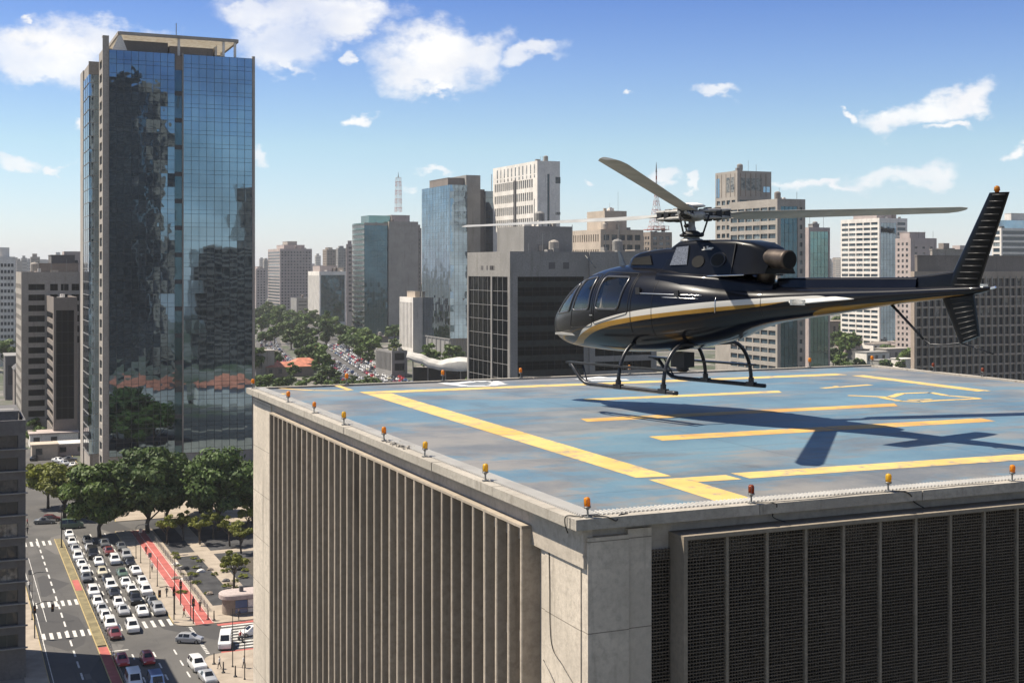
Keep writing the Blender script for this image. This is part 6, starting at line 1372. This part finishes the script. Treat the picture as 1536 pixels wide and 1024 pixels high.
# the jam on the far avenue: one small mesh per colour, with glass
FARM = {}
def far_car(col, kind='sedan'):
    if (col, kind) not in FARM:
        body, gl, wh, rim, hl, (y0, y1, zb0, hw_) = car_meshes(kind)
        for n_, g in gl:
            off = len(body.v); body.v += g.v; body.f += [tuple(i+off for i in f) for f in g.f]; body.m += [1]*len(g.f)
        for s_ in (-1, 1):
            for y in (-.66*abs(y0), .66*abs(y0)):
                off = len(body.v); body.v += [(v[0]+s_*(hw_-.07), v[1]+y, v[2]+.31) for v in wh.v]; body.f += [tuple(i+off for i in f) for f in wh.f]; body.m += [2]*len(wh.f)
            off = len(body.v); body.v += [(v[0]+s_*(hw_-.2), v[1]+y1-.03, v[2]+zb0) for v in hl.v]; body.f += [tuple(i+off for i in f) for f in hl.f]; body.m += [3]*len(hl.f)
        FARM[(col, kind)] = body.mesh('distant_car', [CP[col], M['carglass'], M['tyre'], M['taillamp']])
    return FARM[(col, kind)]
cols_ = ['white']*6+['silver']*4+['grey']*2+['black']*2+['red']*3+['cream', 'blue', 'maroon']
def jam(P, lanes, y0, y1, label, flip=False, gap=(6.0, 9.5), prob=.93):
    for off in lanes:
        y = y0+rr.uniform(0, 5)
        while y < y1:
            if rr.random() < prob:
                x, yy, a = along(P, y, off); col = rr.choice(cols_)
                o = inst(far_car(col, rr.choice(['sedan', 'hatchback', 'suv', 'sedan'])), 'distant_car', None, (x, yy, .02), a+(math.pi if flip else 0)+rr.uniform(-.03, .03))
                tag(o, f'tiny {col} car in {label}', 'car', 'cars in '+label)
            y += rr.uniform(*gap)
jam(FA, [3, 6.2, 9.4, 12.6, 15.8], 560, 900, 'the dense queue on the far avenue', False, (7, 11), .9)
jam(FA, [-4, -7.2, -10.4, -13.6], 560, 960, 'the oncoming queue on the far avenue', True, (8, 14), .85)
jam(FB, [-5, -1.6, 1.8, 5.2], 650, 1000, 'the tree lined service road beyond the helipad', True, (8, 16), .8)
# buses in the jam
for i, (off, y, col) in enumerate([(9, 975, 'red'), (14, 790, 'black')]):
    x, yy, a = along(FA, y, off); r_ = root('bus', ['red and white city bus at the head of the far avenue queue', 'dark city bus standing at the edge of the far avenue queue'][i], 'bus', (x, yy, .02), a)
    mb = MB(); mb.loft([[(-1.25, yq, .35), (-1.3, yq, 1.2), (-1.25, yq, 3.0), (-1.05, yq, 3.2), (1.05, yq, 3.2), (1.25, yq, 3.0), (1.3, yq, 1.2), (1.25, yq, .35)] for yq in (-6, -5.9, 5.9, 6)]); mb.build('body', CP['red' if col == 'red' else 'grey'], r_)
    for s_ in (-1, 1):
        mb = MB(); mb.box(min(s_*1.27, s_*1.31), max(s_*1.27, s_*1.31), -5.2, 5.2, 1.5, 2.5); mb.build('side_window', M['carglass'], r_)
    mb = MB(); mb.box(-1.1, 1.1, -6.03, -6.0, 1.3, 2.7); mb.build('windscreen', M['carglass'], r_); mb = MB(); mb.box(-1.1, 1.1, -6, 6, 3.21, 3.24); mb.build('roof', CP['white'], r_)
    for s_ in (-1, 1):
        for yq in (-3.8, 3.6):
            mb = MB(); mb.loft([[(s_*1.15+x, yq+.46*math.cos(q), .46+.46*math.sin(q)) for q in [2*math.pi*j/16 for j in range(16)]] for x in (-.14, .17)]); mb.build('wheel', M['tyre'], r_)
# a motorcyclist on the cross street
p = ground(361, 962); r_ = root('motorcycle', 'dark motorcycle waiting beside the van on the cross street', 'motorcycle', (p.x, p.y, .02), .2)
mb = MB(); mb.tube([(0, -.5, .55), (0, -.2, .8), (0, .3, .75), (0, .8, .8)], [.1, .16, .13, .07], 8); mb.tube([(-.35, -.45, 1.0), (0, -.5, .95), (.35, -.45, 1.0)], .03, 6); mb.tube([(0, -.5, .95), (0, -.72, .32)], .04, 6); mb.build('frame', CP['black'], r_, True)
for y in (-.72, .72):
    mb = MB(); mb.loft([[(x, y+.31*math.cos(q), .31+.31*math.sin(q)) for q in [2*math.pi*j/16 for j in range(16)]] for x in (-.06, .06)]); mb.build('wheel', M['tyre'], r_)
# ------------------------------------------------------------------ people (one skinned body each)
for n_, c_ in (('skin', (.35, .2, .14)), ('cloth_dark', (.03, .03, .035)), ('cloth_white', (.6, .58, .55)), ('cloth_red', (.4, .04, .04)), ('hair', (.02, .015, .012))): M[n_] = plain(n_, c_, .75)
def person(label, x, y, z, rz, shirt, trousers, pose='walk'):
    if pose == 'sit': J = dict(pel=(0, 0, .82), che=(0, -.05, 1.25), nec=(0, -.06, 1.45), hea=(0, -.09, 1.62), lk=(.2, -.42, .78), rk=(-.2, -.42, .78), lf=(.24, -.3, .36), rf=(-.24, -.3, .36), le=(.3, -.2, 1.12), re=(-.3, -.2, 1.12), lh=(.3, -.46, 1.04), rh=(-.3, -.46, 1.04))
    else: J = dict(pel=(0, 0, .92), che=(0, .02, 1.3), nec=(0, .02, 1.48), hea=(0, -.01, 1.64), lk=(.11, -.12, .5), rk=(-.11, .06, .5), lf=(.11, -.16, .06), rf=(-.11, .26, .08), le=(.27, .1, 1.12), re=(-.27, -.06, 1.12), lh=(.27, .0, .88), rh=(-.27, -.2, .9))
    J['ls'] = (.19, J['che'][1], J['che'][2]+.12); J['rs'] = (-.19, J['che'][1], J['che'][2]+.12); J['lp'] = (.1, J['pel'][1], J['pel'][2]-.04); J['rp'] = (-.1, J['pel'][1], J['pel'][2]-.04)
    J['lt'] = (J['lf'][0], J['lf'][1]-.17, J['lf'][2]-.03); J['rt'] = (J['rf'][0], J['rf'][1]-.17, J['rf'][2]-.03); J['top'] = (0, J['hea'][1], J['hea'][2]+.1)
    E_ = [('pel', 'che'), ('che', 'nec'), ('nec', 'hea'), ('hea', 'top'), ('che', 'ls'), ('ls', 'le'), ('le', 'lh'), ('che', 'rs'), ('rs', 're'), ('re', 'rh'), ('pel', 'lp'), ('lp', 'lk'), ('lk', 'lf'), ('lf', 'lt'), ('pel', 'rp'), ('rp', 'rk'), ('rk', 'rf'), ('rf', 'rt')]
    RAD = dict(pel=.15, che=.16, nec=.06, hea=.1, top=.085, ls=.075, rs=.075, le=.05, re=.05, lh=.04, rh=.04, lp=.1, rp=.1, lk=.07, rk=.07, lf=.05, rf=.05, lt=.04, rt=.04)
    ks = list(J); me = bpy.data.meshes.new('person'); me.from_pydata([J[k] for k in ks], [(ks.index(a), ks.index(b)) for a, b in E_], []); o = bpy.data.objects.new('person', me); COL.objects.link(o)
    md = o.modifiers.new('skin', 'SKIN'); sd_ = me.skin_vertices[0].data
    for i, k in enumerate(ks): sd_[i].radius = (RAD[k], RAD[k]*.8); sd_[i].use_root = (k == 'pel')
    ss = o.modifiers.new('sub', 'SUBSURF'); ss.levels = ss.render_levels = 1
    dg = bpy.context.evaluated_depsgraph_get(); m2 = bpy.data.meshes.new_from_object(o.evaluated_get(dg)); o.modifiers.clear(); o.data = m2
    for k in ('skin', shirt, trousers, 'hair'): m2.materials.append(M[k])
    for p_ in m2.polygons:
        c = p_.center; p_.use_smooth = True
        hand = min((c-Vector(J['lh'])).length, (c-Vector(J['rh'])).length) < .1
        p_.material_index = 0 if hand or J['nec'][2]+.03 < c.z < J['hea'][2]+.06 else 3 if c.z >= J['hea'][2]+.06 else 2 if c.z < J['pel'][2]+.04 else 1
    o.location = (x, y, z); o.rotation_euler[2] = rz; return tag(o, label, 'person')
p = ground(361, 962); person('person in dark clothes and red jacket astride the motorcycle', p.x, p.y+.1, .0, .2, 'cloth_red', 'cloth_dark', 'sit')
p = ground(41, 789); person('person in a red top at the far end of the crosswalk', p.x, p.y, .02, 1.2, 'cloth_red', 'cloth_dark')
p = ground(41, 801); person('person in black walking over the far crosswalk by the shaded block', p.x, p.y, .02, -.6, 'cloth_dark', 'cloth_dark')
p = ground(366, 1003); person('person in a white shirt on the tan corner pavement', p.x, p.y, .14, .8, 'cloth_white', 'cloth_dark')
p = ground(365, 905); person('person in a white shirt standing before the kiosk counter', p.x-.4, p.y-5.2, .14, .3, 'cloth_white', 'cloth_dark')
# ------------------------------------------------------------------ kiosk, railing, poles, bollards
kx, ky = 39.6, 205.2
r_ = root('kiosk', 'low kiosk with rounded pale roof and blue panel by the bicycle lane', 'kiosk', (kx, ky, .14))
def rr_pts(x0, x1, y0, y1, rad, n=8):
    out = []
    for cx, cy, a in ((x0+rad, y0+rad, math.pi), (x1-.2, y0+.2, 1.5*math.pi), (x1-.2, y1-.2, 0), (x0+rad, y1-rad, .5*math.pi)):
        rd = rad if cx == x0+rad else .2
        out += [(cx+rd*math.cos(a+q/n*math.pi/2), cy+rd*math.sin(a+q/n*math.pi/2)) for q in range(n+1)]
    return out
mb = MB(); b_ = rr_pts(.5, 9.5, .5, 4.0, 1.6); mb.loft([[(x, y, 0) for x, y in b_], [(x, y, 2.5) for x, y in b_]]); mb.build('wall', M['brown'], r_)
mb = MB(); b_ = rr_pts(0, 10, 0, 4.6, 2.0); mb.loft([[(x, y, 2.5) for x, y in b_], [(x, y, 3.1) for x, y in b_], [(x*.97+.15, y*.94+.14, 3.25) for x, y in b_]]); mb.build('roof', M['pink'], r_)
for x0_, x1_, mt in ((2.2, 4.1, CP['blue']), (4.2, 6.0, M['white']), (6.1, 7.4, CP['black']), (7.5, 9.2, M['white'])):
    mb = MB(); mb.box(x0_, x1_, .42, .49, .3, 2.3); mb.build('front_panel', mt, r_)
mb = MB(); mb.box(2.2, 9.2, .2, .41, 1.0, 1.1); mb.build('counter', M['grey'], r_)
mb = MB(); mb.box(3.2, 3.8, 2, 2.6, 3.25, 4.1); mb.build('roof_vent', M['greyd'], r_)
r_ = root('railing', 'grey metal railing between the red bicycle lane and the planted lot', 'railing', (38.25, 210, .14))
for i in range(24): mb = MB(); mb.box(-.04, .04, i*2.9-.04, i*2.9+.04, 0, 1.15); mb.build('post', M['steel'], r_)
for z in (.3, .7, 1.1): mb = MB(); mb.box(-.025, .025, .05, 66.6, z-.025, z+.025); mb.build('rail', M['steel'], r_)
r_ = root('railing', 'long low fence along the median kerb on the queue side', 'railing', (21.55, 150, 0))
for i in range(46): mb = MB(); mb.tube([(0, i*2.7, 0), (0, i*2.7, .75)], .05, 6); mb.build('post', M['steel'], r_)
for z in (.35, .7): mb = MB(); mb.box(-.02, .02, 0, 121.5, z-.02, z+.02); mb.build('rail', M['steel'], r_)
def signal(label, x, y, h=5.5, arm=0.0, z=.14):
    r_ = root('traffic_light', label, 'traffic light', (x, y, z)); mb = MB(); mb.tube([(0, 0, 0), (0, 0, h)], .09, 8)
    if arm: mb.tube([(0, 0, h-.3), (arm*.5, 0, h+.1), (arm, 0, h)], .06, 6)
    mb.build('pole', M['matt_black'], r_)
    for dx in ([arm, 0] if arm else [0]):
        mb = MB(); mb.box(dx-.2, dx+.2, -.16, .16, h-1.5, h-.4); hd = mb.build('signal_head', M['matt_black'], r_)
        for k, m_ in enumerate((M['redlens'], M['amber'], M['cloth_dark'])): mb = MB(); mb.loft([[(dx+.11*math.cos(q), -.165-e, h-.62-k*.33+.11*math.sin(q)) for q in [2*math.pi*j/10 for j in range(10)]] for e in (0, .02)]); mb.build('lens', m_, hd)
    return r_
def post(name, label, cat, x, y, h, r0=.08, z=.14, head=None, group=None):
    r_ = root(name, label, cat, (x, y, z), 0, group); mb = MB(); mb.tube([(0, 0, 0), (0, 0, h)], [r0, r0*.6], 8); mb.lathe([(r0*2.2, 0), (r0*2, .12), (r0*1.1, .2)], n=8); mb.build('pole', M['matt_black'], r_)
    if head == 'lamp':
        mb = MB(); mb.tube([(0, 0, h-.1), (.5, 0, h+.25), (1.5, 0, h+.3)], .05, 6); mb.build('arm', M['matt_black'], r_); mb = MB(); mb.loft([[(1.3, -.12, h+.2), (1.3, .12, h+.2), (1.3, .1, h+.34), (1.3, -.1, h+.34)], [(2.1, -.08, h+.22), (2.1, .08, h+.22), (2.1, .06, h+.3), (2.1, -.06, h+.3)]]); mb.build('lamp_head', M['steel'], r_)
    if head == 'lantern':
        mb = MB(); mb.lathe([(.1, h), (.34, h+.25), (.36, h+.8), (.2, h+1.1), (.03, h+1.25)], n=10); mb.build('lantern', M['matt_black'], r_)
    if head == 'sign':
        mb = MB(); mb.box(-.3, .3, -.03, .03, h-.9, h-.1); mb.build('sign_plate', M['grey'], r_)
    return r_
p = ground(87, 822); post('street_lamp', 'dark lantern post on the head of the median before the queue', 'street lamp', 20.65, p.y, 7.2, .12, .16, 'lantern')
for (px, py, h, hd, lb) in [(262, 922, 9, 'lamp', 'tall lamp post on the tan pavement next to the twin signals'), (286, 930, 7, 'sign', 'sign post on the tan pavement beside the end of the bicycle lane'), (211, 845, 6.5, 'sign', 'thin sign post near the shaded upper end of the tan pavement'), (204, 838, 6, 'lamp', 'lamp post at the kerb under the big green tree'), (236, 880, 5, None, 'bare pole standing alone midway along the tan pavement'), (225, 868, 4.6, 'sign', 'short sign pole midway along the tan pavement kerb'), (349, 1001, 8, None, 'thick dark pole on the tan corner pavement by the van'), (247, 795, 6, 'lamp', 'lamp post beneath the dark plaza trees'), (367, 1020, 7, 'lamp', 'lamp post at the edge of the fin building on the corner pavement'), (48, 930, 7, 'lamp', 'lamp post on the shaded pavement across the empty lanes'), (45, 900, 5, 'sign', 'sign pole beside the empty lanes near the shaded block')]:
    p = ground(px, py); post('street_lamp' if hd == 'lamp' else 'sign_post', lb, 'street lamp' if hd == 'lamp' else 'post', p.x, p.y, h, .07, .14, hd)
for (px, py, ar, lb) in [(261, 930, -2.2, 'twin headed traffic light at the rounded pavement corner'), (271, 908, 0, 'single traffic light set back on the tan pavement'), (52, 958, 2.5, 'traffic light with an arm at the edge of the building shadow'), (290, 936, 0, 'short signal at the foot of the red bicycle lane')]:
    p = ground(px, py); signal(lb, p.x, p.y, 5.2 if ar else 4.2, ar)
for i, (px, py, lb) in enumerate([(321, 997, 'dark bollard at the rounded tip of the corner pavement'), (335, 1010, 'dark bollard in the middle of the corner pavement'), (353, 1016, 'dark bollard with a weed tuft near the fin building'), (312, 930, 'dark bollard beside the end of the red bicycle lane'), (321, 931, 'grey bollard by the kiosk corner')]):
    p = ground(px, py); post('bollard', lb, 'bollard', p.x, p.y, 1.5, .12, .14)
# bags, plants and oddments on the dark lot
rr = random.Random(31)
for i in range(16):
    px, py = rr.uniform(262, 366), rr.uniform(842, 892); p = ground(px, py); mb = MB(); s_ = rr.uniform(.5, 1.1)
    mb.loft([[(s_*k*math.cos(q)*rr.uniform(.8, 1.2), s_*k*math.sin(q)*rr.uniform(.6, 1), z*s_) for q in [2*math.pi*j/8 for j in range(8)]] for k, z in ((1, 0), (1.05, .3), (.7, .6), (.2, .75))])
    o = mb.build('rubbish_heap', M[rr.choice(['greyd', 'white', 'brown', 'asphalt2'])], loc=(p.x, p.y, .01)); tag(o, 'small grey heap lying on the dark planted lot', 'heap', 'heaps on the planted lot')
# ------------------------------------------------------------------ low houses and city clutter
def house(label, x, y, w_, d_, h, wall, roof, group=None, rz=0, hip=1.6):
    r_ = root('house', label, 'house', (x, y, 0), rz, group); mb = MB(); mb.box(0, w_, 0, d_, 0, h); mb.build('wall', M[wall], r_)
    mb = MB()
    if hip > .3: mb.loft([[(-.5, -.5, h), (w_+.5, -.5, h), (w_+.5, d_+.5, h), (-.5, d_+.5, h)], [(w_*.28, d_*.45, h+hip), (w_*.72, d_*.45, h+hip), (w_*.72, d_*.55, h+hip), (w_*.28, d_*.55, h+hip)]])
    else: mb.box(-.3, w_+.3, -.3, d_+.3, h, h+.4)
    mb.build('roof', M[roof], r_)
    for k in range(max(1, int(w_/5))):
        mb = MB(); mb.box(1+k*5, 2.8+k*5, -.05, -.01, h*.35, h*.8); mb.build('window', M['glass_dark'], r_)
    return r_
def house_px(label, px, py, *a, **k): p = ground(px, py); return house(label, p.x, p.y, *a, **k)
house_px('long brown wall house with a red tiled roof beyond the far coping', 400, 566, 24, 12, 5, 'brown', 'tilered', None, 0, 2.2)
house_px('red roofed annex next to the long brown house', 440, 560, 14, 12, 5, 'taupe', 'tilered', None, 0, 2.6)
house_px('narrow stone gatehouse at the edge of the glass tower', 385, 566, 9, 9, 13, 'beige', 'beige', None, 0, .2)
house_px('ochre shed beside the narrow stone gatehouse', 393, 540, 9, 8, 5, 'cream', 'cream', None, 0, .2)
rr = random.Random(41)
for i, (px, py, w_, d_, h, wl, rf, hp_, lb) in enumerate([(1300, 548, 16, 10, 7, 'white', 'grey', .2, 'white flat roofed house by the far helipad corner'), (1330, 545, 18, 10, 8, 'beige', 'beige', .2, 'beige flat roofed house at the grid building foot'), (1284, 540, 10, 8, 6, 'greyd', 'greyd', .2, 'dark flat roofed house left of the white flat roofed one'), (1310, 530, 18, 9, 6, 'white', 'taupe', 1.2, 'white house with a low brownish hipped roof above the far corner lamp'), (1345, 530, 14, 9, 7, 'pink', 'pink', .2, 'pinkish box house close to the grid building'), (1268, 532, 12, 10, 6, 'pink', 'tilered', 2.2, 'pink house with a faded tiled roof among the trees'), (1352, 556, 10, 8, 6, 'white', 'white', .2, 'small white house touching the grid building edge'), (1318, 552, 12, 7, 4, 'grey', 'grey', .2, 'low grey house right behind the far corner lamp')]):
    house_px(lb, px, py, w_, d_, h, wl, rf, None, 0, hp_)
B = Bld('dark_block', 'dark ivy coloured block among the trees under the tail boom', None, 1299, 1331, 469, 980, 'greyd', depth=16); B.blank('S'); B.blank('W'); B.done()
B = Bld('pale_block', 'pale block with a bare gable beside the dark block under the tail boom', None, 1279, 1299, 468, 1050, 'pink', depth=16); B.grid('S', bay=4, wf=.5, wh=1.6, top=3, ylim=520); B.blank('W'); B.done()
B = Bld('office_block', 'bluish office block between the pink apartments and the grid building seen under the tail', 1330, 1336, 1362, 430, 950, 'grey', depth=16); B.grid('S', bay=None, wh=2, top=2, ylim=530, mat='b'); B.grid('W', bay=None, wh=2, top=2, ylim=530, mat='b'); B.done()
for i, (px, py, w_, d_, h, wl, rf, hp_, lb) in enumerate([(45, 672, 14, 9, 4, 'white', 'pink', .2, 'flat pale pavilion in the street canyon by the dark slab'), (84, 684, 20, 7, 3.2, 'pink', 'white', .2, 'long pale shelter at the foot of the dark slab block'), (48, 690, 7, 6, 4, 'cream', 'cream', .2, 'small cream box at the avenue edge beyond the junction'), (22, 612, 16, 16, 15, 'taupe', 'greyd', 5, 'grey building with a steep dark roof above the shaded apartment block'), (8, 600, 16, 20, 18, 'greyd', 'grey', .2, 'dark low block at the frame edge above the shaded apartment block')]):
    house_px(lb, px, py, w_, d_, h, wl, rf, None, 0, hp_)
# far skyline, each block a thing with floor bands
rr = random.Random(53); WL = ['pink', 'grey', 'beige', 'taupe', 'white', 'brown']
SKY = []
for px in range(-10, 122, 7): SKY.append((px, rr.uniform(6, 12), rr.uniform(384, 404), rr.uniform(1400, 4200)))
for px in range(384, 536, 6): SKY.append((px, rr.uniform(5, 10), rr.uniform(382, 402), rr.uniform(2200, 5200)))
for px in list(range(858, 1080, 13))+list(range(1240, 1270, 5))+list(range(1400, 1540, 9)): SKY.append((px, rr.uniform(6, 12), rr.uniform(380, 402), rr.uniform(1900, 4800)))
SKY += [(-6, 18, 385, 720), (2, 21, 440, 900), (96, 24, 377, 560), (405, 9, 398, 1700), (1415, 20, 372, 900), (1440, 14, 368, 1200), (1220, 12, 395, 1900), (1335, 9, 392, 1500)]
for i, (px, w_, yt, d) in enumerate(SKY):
    p = at(px, HY, d); wd = max(10, w_*d/F*1.1); H = zof(yt, d); wl = rr.choice(WL); tone = {'pink': 'pinkish', 'grey': 'grey', 'beige': 'beige', 'taupe': 'taupe', 'white': 'pale', 'brown': 'brownish'}[wl]
    where = 'left of the glass tower' if px < 122 else 'over the leafy far avenue' if px < 540 else 'behind the rotor and tail'
    r_ = root('skyline_block', f'hazy {tone} high-rise on the distant skyline {where.replace("left of", "beside")}', 'building', (p.x, p.y, 0), 0, 'distant skyline blocks')
    mb = MB(); mb.box(0, wd, 0, wd, 0, H); rb = rr.random()
    if rb < .7: mb.box(wd*.2, wd*.7, wd*.2, wd*.7, H+.01, H+rr.uniform(3, 7))
    mb.build('wall', M[wl], r_)
    fl = 3.6 if d < 2500 else 7.2; nb = min(20, int(H/fl)-1); b1_, b2_ = MB(), MB(); cw = rr.randrange(3, 6)
    for k in range(nb):
        z = H-2-fl*(k+1)
        if z < 2: break
        for c in range(cw):
            a = wd*(.06+.9*c/cw); b = a+wd*.9/cw*.7; b1_.quad((a, -.1, z), (b, -.1, z), (b, -.1, z+fl*.5), (a, -.1, z+fl*.5)); b2_.quad((-.1, b, z), (-.1, a, z), (-.1, a, z+fl*.5), (-.1, b, z+fl*.5))
    for q in (b1_, b2_):
        if q.f: o = q.build('window', M['glass_dark'], r_); o['kind'] = 'stuff'
# low roofs filling the ground between the towers
rr = random.Random(67); n_ = 0
while n_ < 170:
    px = rr.uniform(-60, 1600); d = 520*(10**rr.uniform(0, .95)); p = at(px, HY, d)
    if 120 < px < 375 and d < 3000: continue
    if 700 < px < 1240 and d < 900: continue
    da = abs(p.x-(along(FA, p.y)[0] if FA[0][1] < p.y < FA[-1][1] else -999)); db = abs(p.x-(along(FB, p.y)[0] if FB[0][1] < p.y < FB[-1][1] else -999))
    if da < 75 or db < 45 or (d < 900 and px < 700): continue
    if d < 1000 and 1240 < px < 1375: continue
    if px < 122 and d < 520: continue
    w_, e_, h = rr.uniform(10, 26), rr.uniform(10, 22), rr.choice([5, 7, 9, 12, 16, 22]); n_ += 1
    wl = rr.choice(WL); tone = {'pink': 'pinkish', 'grey': 'grey', 'beige': 'beige', 'taupe': 'taupe', 'white': 'pale', 'brown': 'brownish'}[wl]; red = rr.random() < .3 and h < 10
    house(f'low {tone} house with a {"red tiled" if red else "flat"} roof in the distant city', p.x, p.y, w_, e_, h, wl, 'tilered' if red else rr.choice(WL), 'low houses in the distance', 0, rr.uniform(1.5, 3) if red else .2)
for i in range(150):
    while True:
        px = rr.uniform(-40, 1580); d = 600*(10**rr.uniform(0, .75)); p = at(px, HY, d)
        da = abs(p.x-(along(FA, p.y)[0] if FA[0][1] < p.y < FA[-1][1] else -999))
        if da > 30 and not (120 < px < 375) and not (700 < px < 1240 and d < 1100): break
    k_ = rr.choice(['far', 'far2', 'far3']); tree(k_, p.x, p.y, 'distant tree showing between the far city roofs', rr.uniform(.9, 1.5), rr.uniform(0, 6), 'distant trees between the roofs')

rr = random.Random(77)
for i in range(9):
    x = gb.X+gb.W*rr.uniform(.1, .9); y = gb.Y+gb.D*rr.uniform(.08, .9); k_ = rr.uniform(.45, .8)
    r_ = root('shrub', 'bushy green plant on the roof of the low garden block', 'shrub', (x, y, gb.H-.7), i, 'plants on the garden roof'); r_.scale = (k_, k_, k_*.7); inst(TV['small'][0], 'foliage', r_, (0, 0, 1.7))

# low red roofed houses standing where the tower's lower panels mirror them
house('long white house with a red tiled roof mirrored low in the glass tower', 58, 160, 30, 12, 8, 'white', 'tilered', 'red roofed houses mirrored in the tower', 0, 4)
house('second red roofed house mirrored low in the glass tower beside the long one', 92, 163, 26, 12, 7, 'white', 'tilered', 'red roofed houses mirrored in the tower', 0, 4)
# more life on the pavements and the lot
for px, py, sh, lb in [(228, 858, 'cloth_white', 'person in a white shirt walking up the red bicycle lane'), (250, 896, 'cloth_dark', 'person in black on the tan pavement between the poles'), (276, 926, 'cloth_red', 'person in a red top waiting by the crossing of the avenue'), (300, 917, 'cloth_dark', 'person in dark clothes at the railing end near the kiosk'), (329, 1004, 'cloth_white', 'person in a white top among the bollards on the corner pavement'), (358, 931, 'cloth_dark', 'person in black on the side crosswalk in front of the kiosk'), (44, 886, 'cloth_white', 'person in a white top on the pavement below the shaded block'), (219, 832, 'cloth_dark', 'person in dark clothes in the tree shade on the tan pavement')]:
    p = ground(px, py); person(lb, p.x, p.y, .15, px*.7, sh, 'cloth_dark')
rr = random.Random(91)
for i in range(12):
    px, py = rr.uniform(255, 368), rr.uniform(826, 893); p = ground(px, py); k_ = rr.uniform(.18, .42)
    r_ = root('shrub', 'low green shrub on the dark planted lot beside the bicycle lane', 'shrub', (p.x, p.y, 0), i, 'shrubs on the planted lot'); r_.scale = (k_, k_, k_*.6); inst(TV['small'][0], 'foliage', r_, (0, 0, 1.6))
rect('garden_path', 44, 47, 214, 300, .02, M['pave']); rect('garden_path', 39.6, 95, 252, 255, .024, M['pave']); rect('plaza_paving', 48, 105, 282, 340, .022, M['pave']); rect('flower_bed', 50, 70, 228, 246, .03, M['soil'])
for i, (px, py) in enumerate([(250, 812), (275, 806), (300, 812), (320, 803), (345, 815), (362, 826)]):
    tree_px('small', px, py+4, 'small bushy tree in the deep shade below the dark plaza trees', .9, group='small trees under the plaza trees')
